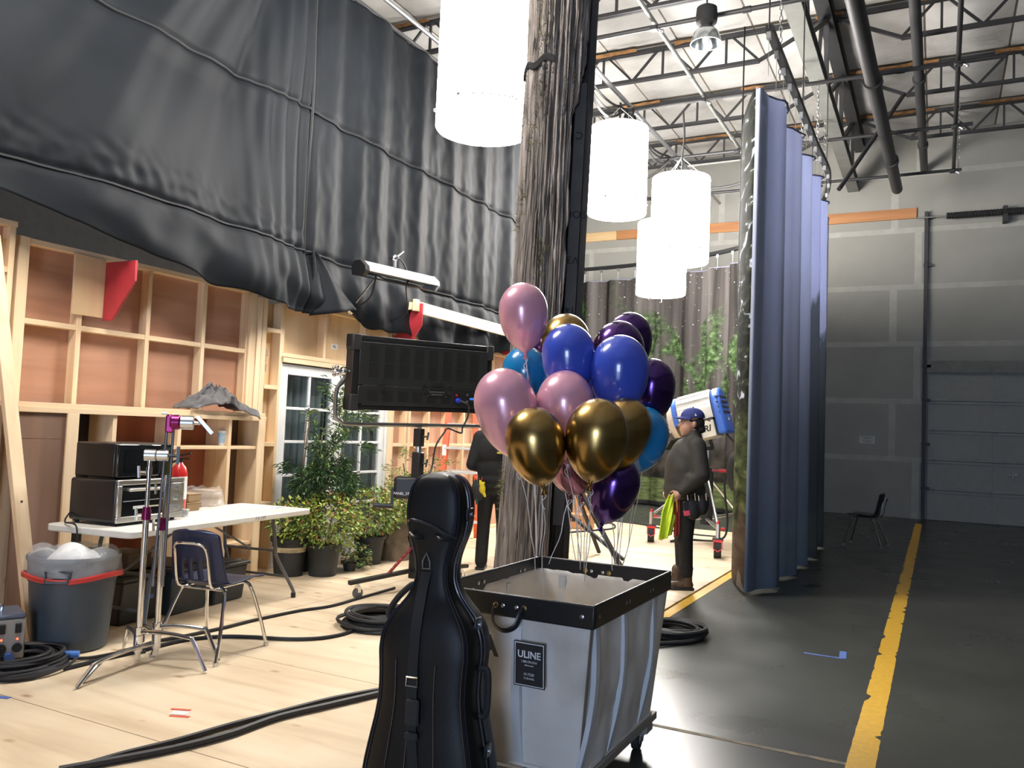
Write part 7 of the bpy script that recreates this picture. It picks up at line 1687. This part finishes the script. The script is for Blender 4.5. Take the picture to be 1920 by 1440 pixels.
b = MB(); b.bar((-.03, hy_-.13, hz+.055), (-.02, hy_-.175, hz+.035), .03, .006); b.build('cap_strap', mBlack, cap_, local=True)
jk = [('e', (0, -.015, 1.24), (.235, .185, .22)), ('e', (0, .022, 1.06), (.222, .192, .24)), ('e', (0, .015, .95), (.22, .205, .15)), ('e', (0, .01, 1.15), (.232, .20, .25)), ('c', (0, -.07, 1.40), (0, -.055, 1.47), .085, .082), ('c', (-.13, -.06, 1.385), (.13, -.06, 1.385), .08, .08)]
for sx in (-1, 1):
    jk += [('c', (sx*.17, -.055, 1.37), (sx*.265, -.085, 1.10), .093, .082), ('c', (sx*.265, -.085, 1.10), (sx*.215, .07, .95), .080, .056)]
    jk += [('e', (sx*.24, -.02, 1.06), (.07, .08, .06)), ('e', (sx*.21, .055, .965), (.058, .05, .05))]
jacket = blob('jacket', jk, mJacket, P1, .0115, 12)
b = MB(); b.tube(bez([(0, .035, 1.475), (-.005, .09, 1.40), (-.005, .135, 1.30), (-.005, .18, 1.15), (-.005, .205, 1.02), (-.005, .2, .9)], 5), .004, n=5); b.build('zip', mBlack, jacket, local=True)
b = MB(); b.tube(bez([(-.205, .04, 1.06), (-.205, .05, 1.0), (-.195, .06, .93)], 4), .005, n=5); b.build('pocket_zip', mBlack, jacket, local=True)
tz_ = [('e', (0, -.01, .88), (.165, .135, .12))]
for sx in (-1, 1): tz_ += [('c', (sx*.085, .0, .84), (sx*.095, .012, .50), .098, .074), ('c', (sx*.095, .012, .5), (sx*.10, -.005, .15), .072, .062)]
tz_ += [('e', (-.095, .02, .47), (.078, .082, .05)), ('e', (-.098, .0, .20), (.07, .072, .05))]
blob('trousers', tz_, mTrou, P1, .0115, 5)
for sx, fo in ((-1, .0), (1, .055)):
    y0 = fo
    bt = blob('boot', [('c', (sx*.10, y0-.01, .16), (sx*.10, y0-.012, .07), .052, .052), ('c', (sx*.10, y0-.025, .045), (sx*.105, y0+.13, .040), .044, .038), ('e', (sx*.105, y0+.13, .042), (.046, .058, .036)), ('e', (sx*.10, y0-.03, .045), (.043, .045, .045))], mBoot, P1, .008, 3)
    b = MB(); b.prism([(-.046, -.075), (.046, -.075), (.048, .02), (.052, .12), (.03, .185), (-.03, .185), (-.052, .12), (-.048, .02)], (sx*.103, y0, 0), (1, 0, 0), (0, 1, 0), (0, 0, .026)); b.build('sole', mBlack, bt, local=True, bevel=.004)
    for k in range(5): b = MB(); b.tube(bez([(sx*.10-.03, y0+.06-.012*k, .075+.018*k), (sx*.10, y0+.07-.012*k, .088+.018*k), (sx*.10+.03, y0+.06-.012*k, .075+.018*k)], 4), .003, n=5); b.build('lace', M('lace', (.05, .035, .02), .8) if 'lace' not in bpy.data.materials else bpy.data.materials['lace'], bt, local=True)
b = MB(); b.lathe([(.033, -.009), (.036, 0), (.033, .009)], (-.203, .088, .928), 18, frame_z((.2, .75, -.6)), capb=False, capt=False); wt = b.build('watch_band', mAlu, P1, local=True); b = MB(); b.cyl((-.235, .082, .935), (-.245, .080, .938), .019, n=16); b.build('watch_face', mWhite, wt, local=True)
pouch = blob('tool_pouch', [('e', (-.20, -.03, .78), (.05, .085, .11)), ('e', (-.20, -.12, .82), (.05, .06, .10)), ('c', (-.19, .02, .88), (-.19, -.16, .88), .022, .022)], M('pouch_black', (.012, .012, .013), .6), P1, .011, 3)
for k in range(6): b = MB(); y = -.15+.035*k; b.cyl((-.235, y, .86), (-.24, y+.01, .93-.01*(k % 3)), .007, n=6); b.build('tool', [mChrome, mBlack, mAlu][k % 3], pouch, local=True)
b = MB(); b.box((-.225, .045, .80), (.03, .05, .10), RX(-.2)); rd_ = b.build('radio', mBlack, P1, local=True, bevel=.006); b = MB(); b.box((-.228, .035, .74), (.034, .052, .045), RX(-.2)); b.build('pink_tag', M('pink_tape', (.8, .08, .16), .5), rd_, local=True)
# yellow safety vest hanging from his hand
vt = thing('safety_vest', 'bright yellow safety vest dangling from the capped man\'s hand', 'vest', (pr_.x, pr_.y, G), prz)
def vst(u, v):
    z = .905-.385*v; yc = .165+.055*v; hwid = .03+.045*min(1, v*2.5)-.012*v
    y = yc+(u-.5)*2*hwid; x = -.185+.025*math.sin(u*9+v*2)+.012*math.sin(u*19-v*4)-.01*v
    return (x, y, z-.05*u*v+.012*math.sin(u*7))
b = MB(); b.grid(vst, 34, 30); o = b.build('cloth', M('hi_vis_yellow', (.62, .80, .05), .6, var=.12, scale=5), vt, local=True, ang=180, fixn=False); so = o.modifiers.new('s', 'SOLIDIFY'); so.thickness = .012
b = MB(); b.grid(lambda u, v: (-.175+.01*math.sin(u*8), .095+.05*u-.005*v, .86-.33*v-.03*u), 8, 16); o = b.build('red_trim', M('red_cloth', (.30, .03, .02), .7), vt, local=True, ang=180, fixn=False); so = o.modifiers.new('s', 'SOLIDIFY'); so.thickness = .01

# ---- crew member in black seen from behind, half hidden by the trunk
p2 = AtZ(921, 1068, G); rz2 = math.atan2(_fw0.y, _fw0.x)-PI/2-.12
P2 = thing('person', 'crew member in black seen from behind between case and trunk', 'person', (p2.x, p2.y, G), rz2)
hz2 = 1.60; body = [('e', (0, .02, hz2), (.08, .10, .115)), ('c', (0, .0, 1.38), (0, .01, hz2-.05), .06, .056), ('e', (0, 0, 1.22), (.17, .10, .2)), ('e', (0, 0, .98), (.14, .10, .15)), ('c', (0, .115, hz2-.01), (0, .125, hz2-.03), .012, .016), ('c', (0, .08, hz2-.09), (0, .07, hz2-.08), .03, .04)]
for sx in (-1, 1):
    body += [('e', (sx*.082, .02, hz2-.01), (.012, .02, .032)), ('c', (sx*.17, 0, 1.37), (sx*.235, .0, 1.10), .05, .04), ('c', (sx*.235, 0, 1.10), (sx*.17, .20, 1.03), .04, .027), ('c', (sx*.09, 0, .88), (sx*.10, 0, .5), .07, .05), ('c', (sx*.10, 0, .5), (sx*.11, -.02, .1), .045, .032)]
    hand(body, (sx*.17, .20, 1.03), (-sx*.4, .85, .1), (0, -.1, -1), sx, .5)
blob('body', body, mSkin, P2, .0066, 3)
blob('hair', [('e', (0, -.005, hz2+.03), (.092, .10, .10)), ('e', (0, -.03, hz2-.02), (.088, .08, .09))], mHair, P2, .01, 3)
b = MB()
for sx in (-1, 1): b.sphere((sx*.031, .113, hz2+.01), (.013, .008, .009), 10, 8)
b.build('eyes', bpy.data.materials['eye_white'], P2, local=True)
mTee = M('black_sweatshirt', (.010, .010, .011), .85, bump=.3, bscale=10)
jk = [('e', (0, .0, 1.23), (.215, .135, .20)), ('e', (0, .01, 1.04), (.195, .135, .22)), ('c', (-.14, 0, 1.375), (.14, 0, 1.375), .075, .075), ('c', (0, 0, 1.4), (0, 0, 1.45), .075, .07), ('e', (0, .01, .93), (.19, .14, .10))]
for sx in (-1, 1): jk += [('c', (sx*.17, 0, 1.365), (sx*.245, -.01, 1.08), .078, .066), ('c', (sx*.245, -.01, 1.08), (sx*.18, .18, 1.03), .066, .045)]
sw = blob('sweatshirt', jk, mTee, P2, .0115, 5)
mYelP = M('yellow_print', (.60, .48, .03), .7)
for x0, x1, z0, z1 in ((.03, .17, 1.315, 1.335), (.045, .10, 1.245, 1.30), (.03, .17, 1.205, 1.225), (.115, .165, 1.245, 1.30), (-.0, .0, 1, 1)):
    if x1 <= x0: continue
    b = MB(); n_ = 5
    b.grid(lambda u, v: (x0+(x1-x0)*u, -.004-.137*math.sqrt(max(0.05, 1-((x0+(x1-x0)*u)/.24)**2)), z0+(z1-z0)*v), 5, 2); o = b.build('print_block', mYelP, sw, local=True, fixn=False); so = o.modifiers.new('s', 'SOLIDIFY'); so.thickness = .004; so.offset = 0
tz_ = [('e', (0, .0, .88), (.16, .125, .12))]
for sx in (-1, 1): tz_ += [('c', (sx*.085, .0, .84), (sx*.10, .01, .50), .096, .072), ('c', (sx*.10, .01, .5), (sx*.11, -.005, .08), .07, .066)]
blob('trousers', tz_, mTrou, P2, .0115, 5)
for sx in (-1, 1):
    bt = blob('boot', [('c', (sx*.11, -.02, .045), (sx*.12, .13, .04), .045, .038), ('e', (sx*.12, .13, .042), (.046, .058, .036)), ('c', (sx*.11, -.01, .13), (sx*.11, -.01, .07), .05, .05)], mBlackMatte, P2, .009, 3)
    b = MB(); b.prism([(-.046, -.075), (.046, -.075), (.052, .12), (.03, .185), (-.03, .185), (-.052, .12)], (sx*.113, 0, 0), (1, 0, 0), (0, 1, 0), (0, 0, .026)); b.build('sole', mBlack, bt, local=True)
pb = blob('tool_belt', [('c', (-.15, -.06, .93), (.15, -.06, .93), .022, .022), ('c', (-.17, .06, .93), (-.15, -.06, .93), .022, .022), ('c', (.17, .06, .93), (.15, -.06, .93), .022, .022), ('e', (-.19, -.02, .82), (.05, .08, .11)), ('e', (-.15, -.12, .80), (.07, .04, .10))], mRubber, P2, .012, 3)
b = MB(); b.cyl((-.20, -.09, .92), (-.15, -.15, .68), .022, .014, n=10); b.build('drill_grip', M('dark_green', (.01, .05, .04), .5), pb, local=True)
blob('yellow_glove', [('e', (-.105, -.155, .84), (.035, .025, .05)), ('c', (-.12, -.16, .88), (-.13, -.165, .92), .018, .014), ('c', (-.10, -.16, .87), (-.09, -.165, .905), .016, .013), ('c', (-.09, -.155, .80), (-.075, -.16, .77), .018, .016)], M('yellow_rubber', (.75, .58, .02), .5), P2, .008, 2)
b = MB(); b.tube([V(-.225, -.06, .74)+V(0, math.cos(2*PI*i/16)*.03, math.sin(2*PI*i/16)*.04) for i in range(16)], .006, n=6, closed=True); b.build('hook_ring', mChrome, pb, local=True)
for k in range(5): b = MB(); b.cyl((-.21+.02*k, -.09-.01*k, .84), (-.215+.025*k, -.10-.01*k, .96-.012*(k % 2)), .006, n=6); b.build('tool', [mChrome, mRedB, mAlu][k % 3], pb, local=True)
